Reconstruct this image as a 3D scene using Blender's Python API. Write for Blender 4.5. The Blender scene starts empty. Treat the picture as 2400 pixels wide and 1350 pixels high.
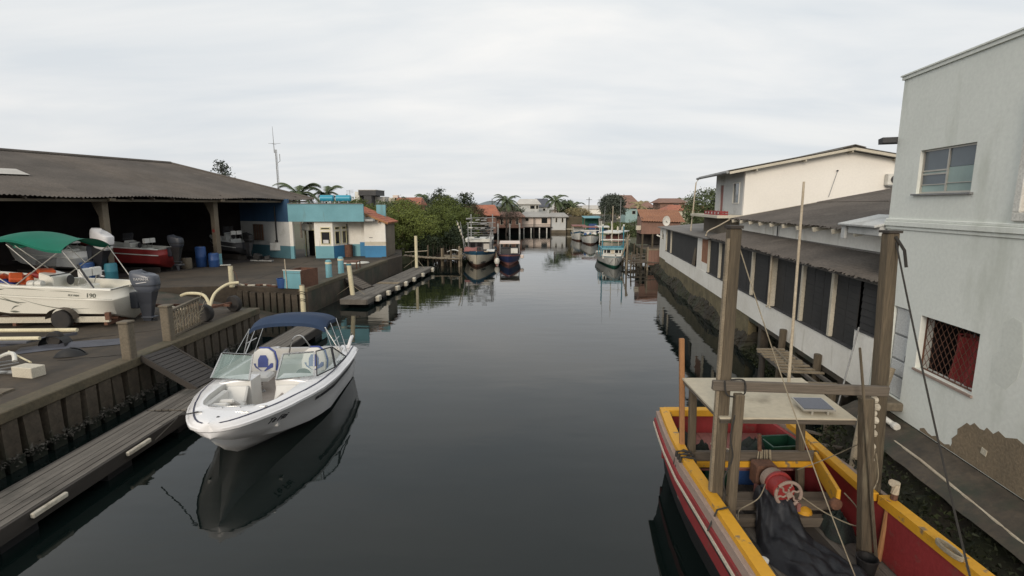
import bpy, bmesh, math, random
from mathutils import Vector, Matrix, Euler

C = bpy.context.scene.collection
R = math.radians
PI = math.pi

# ---------------------------------------------------------------- camera
cam_d = bpy.data.cameras.new('camera'); cam = bpy.data.objects.new('camera', cam_d); C.objects.link(cam)
cam_d.sensor_width = 36.0; cam_d.lens = 18.0; cam_d.clip_start = 0.1; cam_d.clip_end = 6000
cam.location = (0, 0, 5.0); cam.rotation_euler = (R(90 - 9.23), 0, 0)
bpy.context.scene.camera = cam

# ---------------------------------------------------------------- sky
SUN = Vector((-0.27, -0.90, 0.33)).normalized()
w = bpy.data.worlds.new('World'); bpy.context.scene.world = w; w.use_nodes = True
nt = w.node_tree; nt.nodes.clear(); N = nt.nodes.new; L = nt.links.new
out = N('ShaderNodeOutputWorld'); bg = N('ShaderNodeBackground'); bg.inputs['Strength'].default_value = 0.1
sky = N('ShaderNodeTexSky'); sky.sky_type = 'NISHITA'; sky.sun_disc = False
sky.sun_elevation = math.asin(SUN.z); sky.sun_rotation = math.atan2(SUN.x, SUN.y)
sky.dust_density = 2.0; sky.air_density = 1.0
tc = N('ShaderNodeTexCoord'); sx = N('ShaderNodeSeparateXYZ'); L(tc.outputs['Generated'], sx.inputs[0])
zz = N('ShaderNodeMath'); zz.operation = 'ABSOLUTE'; L(sx.outputs['Z'], zz.inputs[0])
za = N('ShaderNodeMath'); za.operation = 'ADD'; za.inputs[1].default_value = 0.16; L(zz.outputs[0], za.inputs[0])
dx = N('ShaderNodeMath'); dx.operation = 'DIVIDE'; L(sx.outputs['X'], dx.inputs[0]); L(za.outputs[0], dx.inputs[1])
dy = N('ShaderNodeMath'); dy.operation = 'DIVIDE'; L(sx.outputs['Y'], dy.inputs[0]); L(za.outputs[0], dy.inputs[1])
cb = N('ShaderNodeCombineXYZ'); L(dx.outputs[0], cb.inputs[0]); L(dy.outputs[0], cb.inputs[1])
mp = N('ShaderNodeMapping'); mp.inputs['Rotation'].default_value = (0, 0, R(24)); mp.inputs['Scale'].default_value = (0.50, 1.1, 1)
L(cb.outputs[0], mp.inputs[0])
n1 = N('ShaderNodeTexNoise'); n1.inputs['Scale'].default_value = 1.15; n1.inputs['Detail'].default_value = 8; n1.inputs['Roughness'].default_value = 0.52; n1.inputs['Distortion'].default_value = 0.35
L(mp.outputs[0], n1.inputs['Vector'])
r1 = N('ShaderNodeValToRGB'); r1.color_ramp.elements[0].position = 0.38; r1.color_ramp.elements[1].position = 0.68
r1.color_ramp.elements[0].color = (5.95, 6.25, 6.45, 1); r1.color_ramp.elements[1].color = (8.15, 7.95, 7.6, 1)
L(n1.outputs[0], r1.inputs[0])
# the cloud deck seen edge-on low down is a little greyer and bluer
mr = N('ShaderNodeMapRange'); mr.inputs['From Min'].default_value = 0.0; mr.inputs['From Max'].default_value = 0.34
mr.inputs['To Min'].default_value = 0.55; mr.inputs['To Max'].default_value = 0.0; L(zz.outputs[0], mr.inputs['Value'])
mh = N('ShaderNodeMix'); mh.data_type = 'RGBA'; L(mr.outputs[0], mh.inputs['Factor'])
L(r1.outputs[0], mh.inputs['A']); mh.inputs['B'].default_value = (5.5, 5.6, 5.9, 1)
mx = N('ShaderNodeMix'); mx.data_type = 'RGBA'; mx.inputs['Factor'].default_value = 0.93
L(sky.outputs[0], mx.inputs['A']); L(mh.outputs['Result'], mx.inputs['B'])
L(mx.outputs['Result'], bg.inputs['Color']); L(bg.outputs[0], out.inputs['Surface'])

# ---------------------------------------------------------------- sun through thin cloud
ld = bpy.data.lights.new('sun', 'SUN'); ld.energy = 1.5; ld.angle = R(22); ld.color = (1.0, 0.88, 0.74)
lo = bpy.data.objects.new('sun', ld); C.objects.link(lo); lo.rotation_euler = SUN.to_track_quat('Z', 'Y').to_euler()

vs = bpy.context.scene.view_settings
vs.view_transform = 'Standard'; vs.look = 'None'; vs.exposure = 0.36; vs.gamma = 1.0; vs.use_curve_mapping = False
bpy.context.scene.cycles.max_bounces = 6

# ---------------------------------------------------------------- materials
M = {}
def mat(name, col, col2=None, rough=0.75, scale=2.0, lo=0.35, hi=0.7, fine=0.18, fscale=40.0, bump=0.15, stretch=(1, 1, 1),
        stain=None, sscale=0.8, slo=0.55, shi=0.7, sstretch=(1, 1, 1), metal=0.0, spec=0.5, island=0.0, alpha=None, trans=0.0, coat=0.0, bscale=None):
    m = bpy.data.materials.new(name); m.use_nodes = True; t = m.node_tree
    b = t.nodes['Principled BSDF']; N = t.nodes.new; L = t.links.new
    tc = N('ShaderNodeTexCoord')
    def noise(sc, st, det=5):
        mp = N('ShaderNodeMapping'); mp.inputs['Scale'].default_value = st; L(tc.outputs['Object'], mp.inputs[0])
        n = N('ShaderNodeTexNoise'); n.inputs['Scale'].default_value = sc; n.inputs['Detail'].default_value = det; n.inputs['Roughness'].default_value = 0.6
        L(mp.outputs[0], n.inputs['Vector']); return n.outputs[0]
    def rng(v, a, b_, c=0.0, d=1.0):
        r = N('ShaderNodeMapRange'); r.inputs['From Min'].default_value = a; r.inputs['From Max'].default_value = b_
        r.inputs['To Min'].default_value = c; r.inputs['To Max'].default_value = d; L(v, r.inputs['Value']); return r.outputs[0]
    def mix(f, a, b_, typ='MIX'):
        x = N('ShaderNodeMix'); x.data_type = 'RGBA'; x.blend_type = typ
        if hasattr(f, 'node'): L(f, x.inputs['Factor'])
        else: x.inputs['Factor'].default_value = f
        for s, k in ((a, 'A'), (b_, 'B')):
            if hasattr(s, 'node'): L(s, x.inputs[k])
            else: x.inputs[k].default_value = (*s, 1)
        return x.outputs['Result']
    col2 = col2 or tuple(c * 0.72 for c in col)
    c = mix(rng(noise(scale, stretch), lo, hi), col, col2)
    fn = noise(fscale, stretch, 3)
    if fine:
        g = N('ShaderNodeCombineColor'); v = rng(fn, 0.3, 0.7, 1 - fine, 1 + fine)
        for i in range(3): L(v, g.inputs[i])
        c = mix(1.0, c, g.outputs[0], 'MULTIPLY')
    if stain:
        c = mix(rng(noise(sscale, sstretch, 7), slo, shi), c, stain)
    if island:
        gi = N('ShaderNodeNewGeometry'); g = N('ShaderNodeCombineColor'); v = rng(gi.outputs['Random Per Island'], 0, 1, 1 - island, 1 + island)
        for i in range(3): L(v, g.inputs[i])
        c = mix(1.0, c, g.outputs[0], 'MULTIPLY')
    L(c, b.inputs['Base Color'])
    b.inputs['Metallic'].default_value = metal; b.inputs['Specular IOR Level'].default_value = spec
    if coat: b.inputs['Coat Weight'].default_value = coat; b.inputs['Coat Roughness'].default_value = 0.08
    if rough > 0.12: L(rng(fn, 0.2, 0.8, max(0.02, rough - 0.1), min(1, rough + 0.1)), b.inputs['Roughness'])
    else: b.inputs['Roughness'].default_value = rough
    if trans: b.inputs['Transmission Weight'].default_value = trans; b.inputs['IOR'].default_value = 1.1
    if bump:
        bp = N('ShaderNodeBump'); bp.inputs['Strength'].default_value = bump; bp.inputs['Distance'].default_value = 0.02
        L(noise(bscale, stretch, 4) if bscale else fn, bp.inputs['Height']); L(bp.outputs[0], b.inputs['Normal'])
    M[name] = m
    return m

mat('concrete', (0.165, 0.138, 0.10), (0.09, 0.074, 0.052), 0.85, 0.5, 0.35, 0.65, 0.22, 18, 0.3, stain=(0.075, 0.07, 0.05), sscale=0.35, slo=0.55, shi=0.72)
mat('yard', (0.082, 0.062, 0.043), (0.038, 0.030, 0.021), 0.85, 0.30, 0.32, 0.66, 0.3, 7, 0.3, stain=(0.032, 0.027, 0.021), sscale=0.55, slo=0.52, shi=0.7)
mat('algaeshade', (0.022, 0.026, 0.016), (0.010, 0.012, 0.008), 0.6, 2.0, 0.3, 0.7, 0.3, 14, 0.4)
mat('wetconcrete', (0.082, 0.064, 0.045), (0.038, 0.031, 0.022), 0.7, 1.6, 0.3, 0.7, 0.3, 12, 0.4, stain=(0.03, 0.035, 0.022), sscale=1.2, slo=0.48, shi=0.62, sstretch=(1, 1, 0.35))
mat('cap', (0.110, 0.088, 0.055), (0.066, 0.056, 0.034), 0.85, 1.2, 0.3, 0.7, 0.25, 14, 0.3, stain=(0.05, 0.055, 0.03), sscale=0.9)
mat('earth', (0.042, 0.034, 0.021), (0.018, 0.016, 0.011), 0.95, 1.5, 0.3, 0.7, 0.35, 9, 0.9, stain=(0.024, 0.028, 0.012), sscale=1.1, slo=0.45, shi=0.6, bscale=5)
mat('land', (0.06, 0.07, 0.03), (0.09, 0.075, 0.05), 0.95, 0.1, 0.3, 0.7, 0.3, 3, 0.3)
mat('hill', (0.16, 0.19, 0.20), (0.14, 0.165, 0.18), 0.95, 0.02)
mat('oyster', (0.11, 0.10, 0.085), (0.04, 0.038, 0.03), 0.9, 14, 0.4, 0.6, 0.5, 30, 0.9)
mat('woodx', (0.13, 0.108, 0.085), (0.066, 0.054, 0.042), 0.85, 1.2, 0.3, 0.7, 0.3, 22, 0.4, stretch=(0.12, 2.5, 2.5), island=0.15)
mat('woody', (0.168, 0.152, 0.130), (0.080, 0.070, 0.059), 0.85, 1.2, 0.3, 0.7, 0.3, 22, 0.4, stretch=(2.5, 0.12, 2.5), stain=(0.05, 0.046, 0.038), sscale=0.8, slo=0.56)
mat('woodz', (0.125, 0.098, 0.065), (0.052, 0.042, 0.028), 0.85, 1.3, 0.3, 0.7, 0.3, 22, 0.5, stretch=(3, 3, 0.16), stain=(0.19, 0.165, 0.115), sscale=1.5, slo=0.6, shi=0.75, sstretch=(4, 4, 0.5))
mat('woodpale', (0.27, 0.225, 0.16), (0.16, 0.13, 0.09), 0.85, 1.3, 0.3, 0.7, 0.25, 22, 0.3, stretch=(2.5, 0.2, 2.5))
mat('woodorange', (0.34, 0.17, 0.07), (0.24, 0.115, 0.05), 0.8, 2, stretch=(3, 3, 0.3))
mat('darkwood', (0.05, 0.042, 0.036), (0.028, 0.024, 0.02), 0.85, 1.5, stretch=(2, 0.3, 2))
mat('gangwood', (0.052, 0.046, 0.042), (0.028, 0.025, 0.023), 0.8, 1.5, 0.3, 0.7, 0.25, 20, 0.3)
mat('whitewall', (0.78, 0.76, 0.70), (0.66, 0.63, 0.56), 0.85, 0.7, 0.4, 0.75, 0.05, 10, 0.08, stain=(0.36, 0.33, 0.25), sscale=1.4, slo=0.60, shi=0.78, sstretch=(1.6, 1.6, 0.3))
mat('housewall', (0.80, 0.77, 0.71), (0.75, 0.72, 0.66), 0.85, 0.5, 0.35, 0.75, 0.03, 14, 0.05)
mat('shadedteal', (0.075, 0.175, 0.215), (0.06, 0.14, 0.17), 0.75, 0.8)
mat('pinkwall', (0.70, 0.60, 0.53), (0.60, 0.51, 0.45), 0.85, 0.5)
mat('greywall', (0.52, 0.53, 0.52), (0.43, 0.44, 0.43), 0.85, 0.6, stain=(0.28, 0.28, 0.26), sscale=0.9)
mat('bluegrey', (0.73, 0.755, 0.705), (0.66, 0.685, 0.635), 0.85, 0.45, 0.35, 0.7, 0.05, 16, 0.1, stain=(0.50, 0.525, 0.46), sscale=1.1, slo=0.52, shi=0.74, sstretch=(1.2, 1.2, 0.35))
mat('damp', (0.665, 0.69, 0.64), (0.60, 0.625, 0.575), 0.9, 2.0, 0.35, 0.7, 0.06, 20, 0.1)
mat('peeled', (0.24, 0.185, 0.12), (0.17, 0.135, 0.09), 0.92, 1.6, 0.3, 0.7, 0.2, 25, 0.5)
mat('mossywall', (0.19, 0.155, 0.085), (0.075, 0.064, 0.034), 0.92, 1.8, 0.3, 0.7, 0.25, 20, 0.5)
mat('cyanpaint', (0.165, 0.365, 0.42), (0.125, 0.29, 0.335), 0.75, 0.7, 0.35, 0.7, 0.06, 20, 0.08, stain=(0.12, 0.17, 0.15), sscale=1.7, slo=0.58, shi=0.78, sstretch=(2.2, 2.2, 0.25))
mat('bluepaint', (0.045, 0.21, 0.40), (0.035, 0.165, 0.32), 0.7, 1.0, 0.35, 0.7, 0.06, 20, 0.08)
mat('shadedblue', (0.03, 0.08, 0.16), None, 0.7, 1.0)
mat('creampaint', (0.66, 0.60, 0.42), (0.52, 0.46, 0.30), 0.7, 1.2, stain=(0.30, 0.25, 0.15), sscale=2.5, slo=0.62, shi=0.75)
mat('yellowframe', (0.60, 0.56, 0.34), (0.52, 0.48, 0.30), 0.6, 1.5)
mat('fibre', (0.122, 0.106, 0.092), (0.070, 0.061, 0.053), 0.9, 0.5, 0.3, 0.7, 0.22, 15, 0.2, stain=(0.17, 0.15, 0.13), sscale=0.5, slo=0.62, shi=0.78)
mat('fibregrey', (0.19, 0.18, 0.165), (0.125, 0.115, 0.105), 0.9, 0.6, 0.3, 0.7, 0.2, 15, 0.2)
mat('tile', (0.40, 0.145, 0.082), (0.26, 0.095, 0.06), 0.8, 1.3, 0.3, 0.7, 0.2, 12, 0.2, stain=(0.17, 0.11, 0.085), sscale=1.5, slo=0.55, shi=0.7)
mat('tilebrown', (0.24, 0.135, 0.10), (0.17, 0.10, 0.075), 0.8, 1.0)
mat('paleteal', (0.30, 0.43, 0.43), (0.25, 0.36, 0.36), 0.8, 0.8)
mat('brickorange', (0.31, 0.145, 0.078), (0.23, 0.105, 0.06), 0.85, 1.0, stretch=(1, 1, 3))
mat('glassdark', (0.018, 0.020, 0.022), None, 0.06, 1, fine=0, bump=0, spec=0.5)
mat('glasspane', (0.10, 0.13, 0.15), (0.07, 0.09, 0.11), 0.07, 1.2, fine=0, bump=0)
mat('frosted', (0.30, 0.40, 0.38), None, 0.35, 1, fine=0, bump=0)
mat('screen', (0.032, 0.031, 0.030), (0.02, 0.02, 0.02), 0.75, 1.2, 0.3, 0.7, 0.25, 12, 0.2)
mat('black', (0.012, 0.012, 0.013), None, 0.6, 2, bump=0.05)
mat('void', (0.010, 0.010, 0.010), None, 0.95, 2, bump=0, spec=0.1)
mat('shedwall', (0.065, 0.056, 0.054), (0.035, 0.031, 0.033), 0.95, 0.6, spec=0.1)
mat('rubber', (0.022, 0.021, 0.021), (0.035, 0.03, 0.026), 0.85, 4)
mat('gelcoat', (0.80, 0.79, 0.79), (0.77, 0.76, 0.76), 0.22, 0.8, fine=0.01, bump=0, coat=0.3)
mat('gelcream', (0.75, 0.73, 0.65), (0.70, 0.68, 0.60), 0.3, 0.8, fine=0.02, bump=0, coat=0.2)
mat('vinyl', (0.66, 0.65, 0.62), (0.58, 0.57, 0.54), 0.5, 2, fine=0.02, bump=0.02)
mat('vinylblue', (0.03, 0.06, 0.28), None, 0.5, 2, fine=0.02, bump=0.02)
mat('carpet', (0.42, 0.37, 0.33), (0.36, 0.31, 0.27), 0.95, 4, fscale=90)
mat('navystripe', (0.03, 0.032, 0.07), None, 0.4, 2, bump=0)
mat('ink', (0.02, 0.02, 0.024), None, 0.5, 2, bump=0)
mat('inkgrey', (0.14, 0.15, 0.12), None, 0.5, 2, bump=0)
mat('navycloth', (0.019, 0.042, 0.092), (0.014, 0.031, 0.07), 0.85, 1.2, 0.3, 0.7, 0.1, 60, 0.1)
mat('greencloth', (0.0, 0.145, 0.092), (0.0, 0.105, 0.066), 0.85, 0.8, 0.3, 0.7, 0.1, 50, 0.1)
mat('chrome', (0.55, 0.55, 0.54), None, 0.25, 2, metal=1.0, fine=0.05, bump=0)
mat('alu', (0.50, 0.48, 0.43), (0.42, 0.40, 0.36), 0.4, 2, metal=0.6, fine=0.05, bump=0)
mat('galv', (0.30, 0.31, 0.31), (0.20, 0.20, 0.20), 0.6, 3, metal=0.3)
mat('rust', (0.15, 0.07, 0.042), (0.09, 0.045, 0.03), 0.9, 3, 0.3, 0.7, 0.3, 25, 0.3)
mat('outboard', (0.075, 0.085, 0.107), (0.064, 0.072, 0.092), 0.35, 1, fine=0.03, bump=0, coat=0.2)
mat('outboarddark', (0.035, 0.04, 0.052), None, 0.4, 1, fine=0.03, bump=0)
mat('letterwhite', (0.6, 0.6, 0.6), None, 0.5, 2, bump=0)
mat('orange', (0.62, 0.11, 0.025), (0.5, 0.08, 0.02), 0.7, 3)
mat('red', (0.27, 0.024, 0.022), (0.19, 0.02, 0.02), 0.55, 1.5, 0.3, 0.7, 0.08, 20, 0.08)
mat('redboat', (0.28, 0.028, 0.03), (0.20, 0.022, 0.024), 0.7, 1.0, 0.3, 0.7, 0.1, 20, 0.1, stain=(0.14, 0.07, 0.055), sscale=5.0, slo=0.58, shi=0.75)
mat('redfaded', (0.27, 0.11, 0.095), (0.20, 0.085, 0.075), 0.8, 1.2, stain=(0.13, 0.07, 0.06), sscale=2.0)
mat('yellowboat', (0.63, 0.33, 0.022), (0.56, 0.28, 0.018), 0.6, 1.0, 0.3, 0.75, 0.06, 20, 0.08, stain=(0.22, 0.155, 0.085), sscale=6.0, slo=0.60, shi=0.66)
mat('greige', (0.32, 0.24, 0.20), (0.26, 0.20, 0.165), 0.8, 2, stretch=(2, 0.3, 2))
mat('cream', (0.54, 0.50, 0.41), (0.46, 0.42, 0.33), 0.7, 1.0, stain=(0.30, 0.26, 0.20), sscale=1.5, slo=0.6, shi=0.8)
mat('plyroof', (0.50, 0.45, 0.345), (0.40, 0.355, 0.27), 0.8, 0.9, 0.35, 0.7, 0.08, 14, 0.1, stain=(0.26, 0.23, 0.17), sscale=1.6, slo=0.60, shi=0.78)
mat('tarp', (0.018, 0.020, 0.026), (0.010, 0.0115, 0.015), 0.5, 2.0, 0.3, 0.7, 0.15, 25, 0.6, bscale=9)
mat('teal', (0.035, 0.19, 0.25), (0.03, 0.15, 0.2), 0.6, 1.5)
mat('tealtank', (0.03, 0.30, 0.42), (0.025, 0.25, 0.36), 0.4, 1.5)
mat('hullblue', (0.02, 0.09, 0.16), None, 0.6, 1.5)
mat('hullnavy', (0.018, 0.03, 0.10), None, 0.6, 1.5)
mat('hullbrown', (0.12, 0.055, 0.035), None, 0.8, 1.5)
mat('boatwhite', (0.62, 0.62, 0.58), (0.52, 0.52, 0.48), 0.6, 1.2, stain=(0.36, 0.35, 0.30), sscale=2.0, slo=0.6, shi=0.8, sstretch=(1, 1, 0.3))
mat('hullgreen', (0.02, 0.13, 0.085), None, 0.6, 1.5)
mat('plasticblue', (0.03, 0.085, 0.25), None, 0.45, 1.5, bump=0.02)
mat('plasticgreen', (0.008, 0.045, 0.026), None, 0.45, 1.5, bump=0.02)
mat('plasticwhite', (0.66, 0.65, 0.6), (0.5, 0.49, 0.44), 0.5, 2)
mat('foam', (0.58, 0.54, 0.45), (0.36, 0.32, 0.25), 0.9, 6, 0.35, 0.7, 0.2, 20, 0.4)
mat('rope', (0.30, 0.26, 0.19), (0.2, 0.17, 0.12), 0.9, 6)
mat('ropedark', (0.035, 0.033, 0.03), None, 0.9, 6)
mat('net', (0.018, 0.030, 0.026), (0.02, 0.016, 0.018), 0.95, 5, bump=0.8)
mat('pvc', (0.50, 0.44, 0.34), (0.34, 0.28, 0.2), 0.6, 3)
mat('solar', (0.035, 0.042, 0.07), None, 0.15, 1, bump=0)
mat('darkgrey', (0.055, 0.055, 0.058), None, 0.7, 1.5)
mat('roofpale', (0.52, 0.50, 0.46), (0.42, 0.40, 0.37), 0.8, 0.5)
mat('roofgrey', (0.36, 0.35, 0.33), (0.27, 0.265, 0.25), 0.85, 0.6)
mat('mudblue', (0.085, 0.09, 0.11), None, 0.6, 2)
mat('bark', (0.085, 0.065, 0.05), (0.05, 0.04, 0.03), 0.95, 4, bump=0.5)
mat('palmbark', (0.17, 0.14, 0.11), (0.10, 0.085, 0.07), 0.95, 4, bump=0.5)
def leafmat(name, a, b, dead=None):
    mat(name, a, b, 0.7, 1.1, 0.35, 0.68, 0.1, 8, 0, island=0.24, spec=0.25, stain=dead, sscale=0.5, slo=0.55, shi=0.75)
leafmat('mangrove', (0.112, 0.140, 0.032), (0.060, 0.080, 0.024))
leafmat('mangrovelight', (0.155, 0.185, 0.042), (0.090, 0.114, 0.03))
leafmat('mangrovebrown', (0.095, 0.075, 0.045), (0.055, 0.055, 0.03))
leafmat('weed', (0.032, 0.040, 0.016), (0.014, 0.016, 0.010))
leafmat('leafdark', (0.045, 0.058, 0.026), (0.022, 0.036, 0.022))
leafmat('leafgrey', (0.075, 0.09, 0.07), (0.05, 0.062, 0.05))
leafmat('leaffar', (0.095, 0.118, 0.05), (0.06, 0.08, 0.04))
leafmat('palm', (0.085, 0.11, 0.05), (0.055, 0.075, 0.038))
leafmat('palmpale', (0.30, 0.25, 0.13), (0.2, 0.18, 0.10))
leafmat('twig', (0.075, 0.06, 0.045), (0.045, 0.038, 0.03))

def watermat():
    m = bpy.data.materials.new('water'); m.use_nodes = True; t = m.node_tree; b = t.nodes['Principled BSDF']; N = t.nodes.new; L = t.links.new
    b.inputs['Base Color'].default_value = (0.004, 0.0075, 0.007, 1); b.inputs['Roughness'].default_value = 0.025; b.inputs['IOR'].default_value = 1.39
    tc = N('ShaderNodeTexCoord')
    def noise(sc, st, det):
        mp = N('ShaderNodeMapping'); mp.inputs['Scale'].default_value = st; mp.inputs['Rotation'].default_value = (0, 0, R(8)); L(tc.outputs['Object'], mp.inputs[0])
        n = N('ShaderNodeTexNoise'); n.inputs['Scale'].default_value = sc; n.inputs['Detail'].default_value = det; L(mp.outputs[0], n.inputs['Vector']); return n.outputs[0]
    a = noise(0.9, (0.55, 1.5, 1), 2.0); c = noise(5.0, (0.6, 1.6, 1), 3.0)
    ad = N('ShaderNodeMath'); ad.operation = 'MULTIPLY_ADD'; ad.inputs[1].default_value = 0.10; L(c, ad.inputs[0]); L(a, ad.inputs[2])
    # breeze patches: calm and slightly ruffled areas
    pt = noise(0.09, (1, 0.5, 1), 2.0)
    r = N('ShaderNodeMapRange'); r.inputs['From Min'].default_value = 0.35; r.inputs['From Max'].default_value = 0.65; r.inputs['To Min'].default_value = 0.10; r.inputs['To Max'].default_value = 0.30; L(pt, r.inputs['Value'])
    bp = N('ShaderNodeBump'); bp.inputs['Distance'].default_value = 0.035; L(r.outputs[0], bp.inputs['Strength']); L(ad.outputs[0], bp.inputs['Height']); L(bp.outputs[0], b.inputs['Normal'])
    M['water'] = m
watermat()

def foggy_glass(name, col, al):
    m = bpy.data.materials.new(name); m.use_nodes = True; t = m.node_tree; b = t.nodes['Principled BSDF']
    b.inputs['Base Color'].default_value = (*col, 1); b.inputs['Roughness'].default_value = 0.05; b.inputs['Alpha'].default_value = al
    M[name] = m
foggy_glass('windshield', (0.30, 0.40, 0.38), 0.45)
foggy_glass('acrylic', (0.05, 0.05, 0.055), 0.55)

# ---------------------------------------------------------------- mesh helpers
class MB:
    def __init__(s): s.v = []; s.f = []; s.k = []
    def add(s, vs, fs, m=0):
        o = len(s.v); s.v += [tuple(p) for p in vs]; s.f += [tuple(i + o for i in f) for f in fs]; s.k += [m] * len(fs); return s
    def bx(s, x0, x1, y0, y1, z0, z1, m=0):
        return s.add([(x0, y0, z0), (x1, y0, z0), (x1, y1, z0), (x0, y1, z0), (x0, y0, z1), (x1, y0, z1), (x1, y1, z1), (x0, y1, z1)],
                     [(3, 2, 1, 0), (4, 5, 6, 7), (0, 1, 5, 4), (1, 2, 6, 5), (2, 3, 7, 6), (3, 0, 4, 7)], m)
    def box(s, c, d, rot=(0, 0, 0), m=0):
        E = Euler([R(a) for a in rot]).to_matrix(); c = Vector(c); vs = []
        for z in (-.5, .5):
            for x, y in ((-.5, -.5), (.5, -.5), (.5, .5), (-.5, .5)): vs.append(c + E @ Vector((x * d[0], y * d[1], z * d[2])))
        return s.add(vs, [(3, 2, 1, 0), (4, 5, 6, 7), (0, 1, 5, 4), (1, 2, 6, 5), (2, 3, 7, 6), (3, 0, 4, 7)], m)
    def beam(s, p, q, w, h, m=0, up=(0, 0, 1), w2=None, h2=None):
        p = Vector(p); q = Vector(q); d = (q - p).normalized(); u = Vector(up)
        if abs(d.dot(u)) > .95: u = Vector((0, 1, 0))
        x = d.cross(u).normalized(); y = x.cross(d); w2 = w2 or w; h2 = h2 or h
        vs = [p + x * a * w / 2 + y * b * h / 2 for a, b in ((-1, -1), (1, -1), (1, 1), (-1, 1))] + [q + x * a * w2 / 2 + y * b * h2 / 2 for a, b in ((-1, -1), (1, -1), (1, 1), (-1, 1))]
        return s.add(vs, [(3, 2, 1, 0), (4, 5, 6, 7), (0, 1, 5, 4), (1, 2, 6, 5), (2, 3, 7, 6), (3, 0, 4, 7)], m)
    def tube(s, pts, r, n=8, m=0, cap=True):
        pts = [Vector(p) for p in pts]; rs = r if isinstance(r, (list, tuple)) else [r] * len(pts); vs = []; fs = []
        for i, p in enumerate(pts):
            d = (pts[min(i + 1, len(pts) - 1)] - pts[max(i - 1, 0)]).normalized()
            u = Vector((0, 0, 1)) if abs(d.z) < .9 else Vector((1, 0, 0))
            x = d.cross(u).normalized(); y = d.cross(x)
            vs += [p + (x * math.cos(2 * PI * k / n) + y * math.sin(2 * PI * k / n)) * rs[i] for k in range(n)]
        for i in range(len(pts) - 1):
            for k in range(n): fs.append((i * n + k, i * n + (k + 1) % n, (i + 1) * n + (k + 1) % n, (i + 1) * n + k))
        if cap: fs += [tuple(range(n - 1, -1, -1)), tuple(range((len(pts) - 1) * n, len(pts) * n))]
        return s.add(vs, fs, m)
    def grid(s, fn, nu, nv, m=0, mf=None):
        vs = [fn(i / nu, j / nv) for j in range(nv + 1) for i in range(nu + 1)]; fs = []; o = len(s.v)
        for j in range(nv):
            for i in range(nu): fs.append((j * (nu + 1) + i, j * (nu + 1) + i + 1, (j + 1) * (nu + 1) + i + 1, (j + 1) * (nu + 1) + i))
        s.add(vs, fs, m)
        if mf:
            q = len(s.k) - len(fs)
            for j in range(nv):
                for i in range(nu): s.k[q + j * nu + i] = mf(i, j)
        return s
    def lathe(s, prof, n=16, c=(0, 0, 0), m=0, axis='Z'):
        vs = []; fs = []; c = Vector(c)
        for r_, z in prof:
            for k in range(n):
                a = 2 * PI * k / n; x, y = r_ * math.cos(a), r_ * math.sin(a)
                vs.append(c + (Vector((x, y, z)) if axis == 'Z' else Vector((x, z, y)) if axis == 'Y' else Vector((z, x, y))))
        for i in range(len(prof) - 1):
            for k in range(n): fs.append((i * n + k, i * n + (k + 1) % n, (i + 1) * n + (k + 1) % n, (i + 1) * n + k))
        fs += [tuple(range(n - 1, -1, -1)), tuple(range((len(prof) - 1) * n, len(prof) * n))]
        return s.add(vs, fs, m)
    def prism(s, poly, z0, z1, m=0):
        n = len(poly); vs = [(x, y, z0) for x, y in poly] + [(x, y, z1) for x, y in poly]
        return s.add(vs, [tuple(range(n - 1, -1, -1)), tuple(range(n, 2 * n))] + [(i, (i + 1) % n, n + (i + 1) % n, n + i) for i in range(n)], m)
    def slab(s, quad, th, m=0):
        # four corners and a thickness downwards along the face normal
        a = [Vector(p) for p in quad]; nn = (a[1] - a[0]).cross(a[2] - a[0]).normalized()
        if nn.z < 0: nn = -nn
        b = [p - nn * th for p in a]; n = len(a)
        return s.add(a + b, [tuple(range(n)), tuple(range(2 * n - 1, n - 1, -1))] + [(i, n + i, n + (i + 1) % n, (i + 1) % n) for i in range(n)], m)
    def mesh(s, name, mats, smooth=False, fix=True):
        me = bpy.data.meshes.new(name); me.from_pydata(s.v, [], s.f)
        for m in (mats if isinstance(mats, (list, tuple)) else [mats]): me.materials.append(M[m])
        me.polygons.foreach_set('material_index', s.k)
        if fix and len(s.f) < 60000:
            bm = bmesh.new(); bm.from_mesh(me); bmesh.ops.recalc_face_normals(bm, faces=bm.faces[:]); bm.to_mesh(me); bm.free()
        if smooth:
            me.polygons.foreach_set('use_smooth', [True] * len(me.polygons))
            try: me.set_sharp_from_angle(angle=R(smooth if smooth is not True else 40))
            except Exception: pass
        me.update(); return me
    def build(s, name, mats, parent=None, smooth=False, bev=0, loc=None, label=None, kind=None, fix=True, rot=None):
        return link(name, s.mesh(name, mats, smooth, fix), parent, bev, loc, label, kind, rot)

def link(name, me, parent=None, bev=0, loc=None, label=None, kind=None, rot=None):
    o = bpy.data.objects.new(name, me); C.objects.link(o)
    if parent: o.parent = parent
    if loc: o.location = loc
    if rot: o.rotation_euler = [R(a) for a in rot]
    if bev:
        b = o.modifiers.new('bevel', 'BEVEL'); b.width = bev; b.segments = 1; b.limit_method = 'ANGLE'; b.angle_limit = R(40)
    if label: o['label'] = label
    if kind: o['kind'] = kind
    return o
def tag(o, label, cat, group=None):
    o['label'] = label; o['category'] = cat
    if group: o['group'] = group
    return o
def thing(name, label, cat, loc=(0, 0, 0), rz=0, group=None, rot=None):
    o = bpy.data.objects.new(name, None); C.objects.link(o); o.location = loc; o.rotation_euler = rot or (0, 0, R(rz)); o.empty_display_size = .2
    return tag(o, label, cat, group)
def copy_tree(o, parent=None):
    c = o.copy(); C.objects.link(c)
    if parent: c.parent = parent
    for ch in list(o.children): copy_tree(ch, c)
    return c
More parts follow.
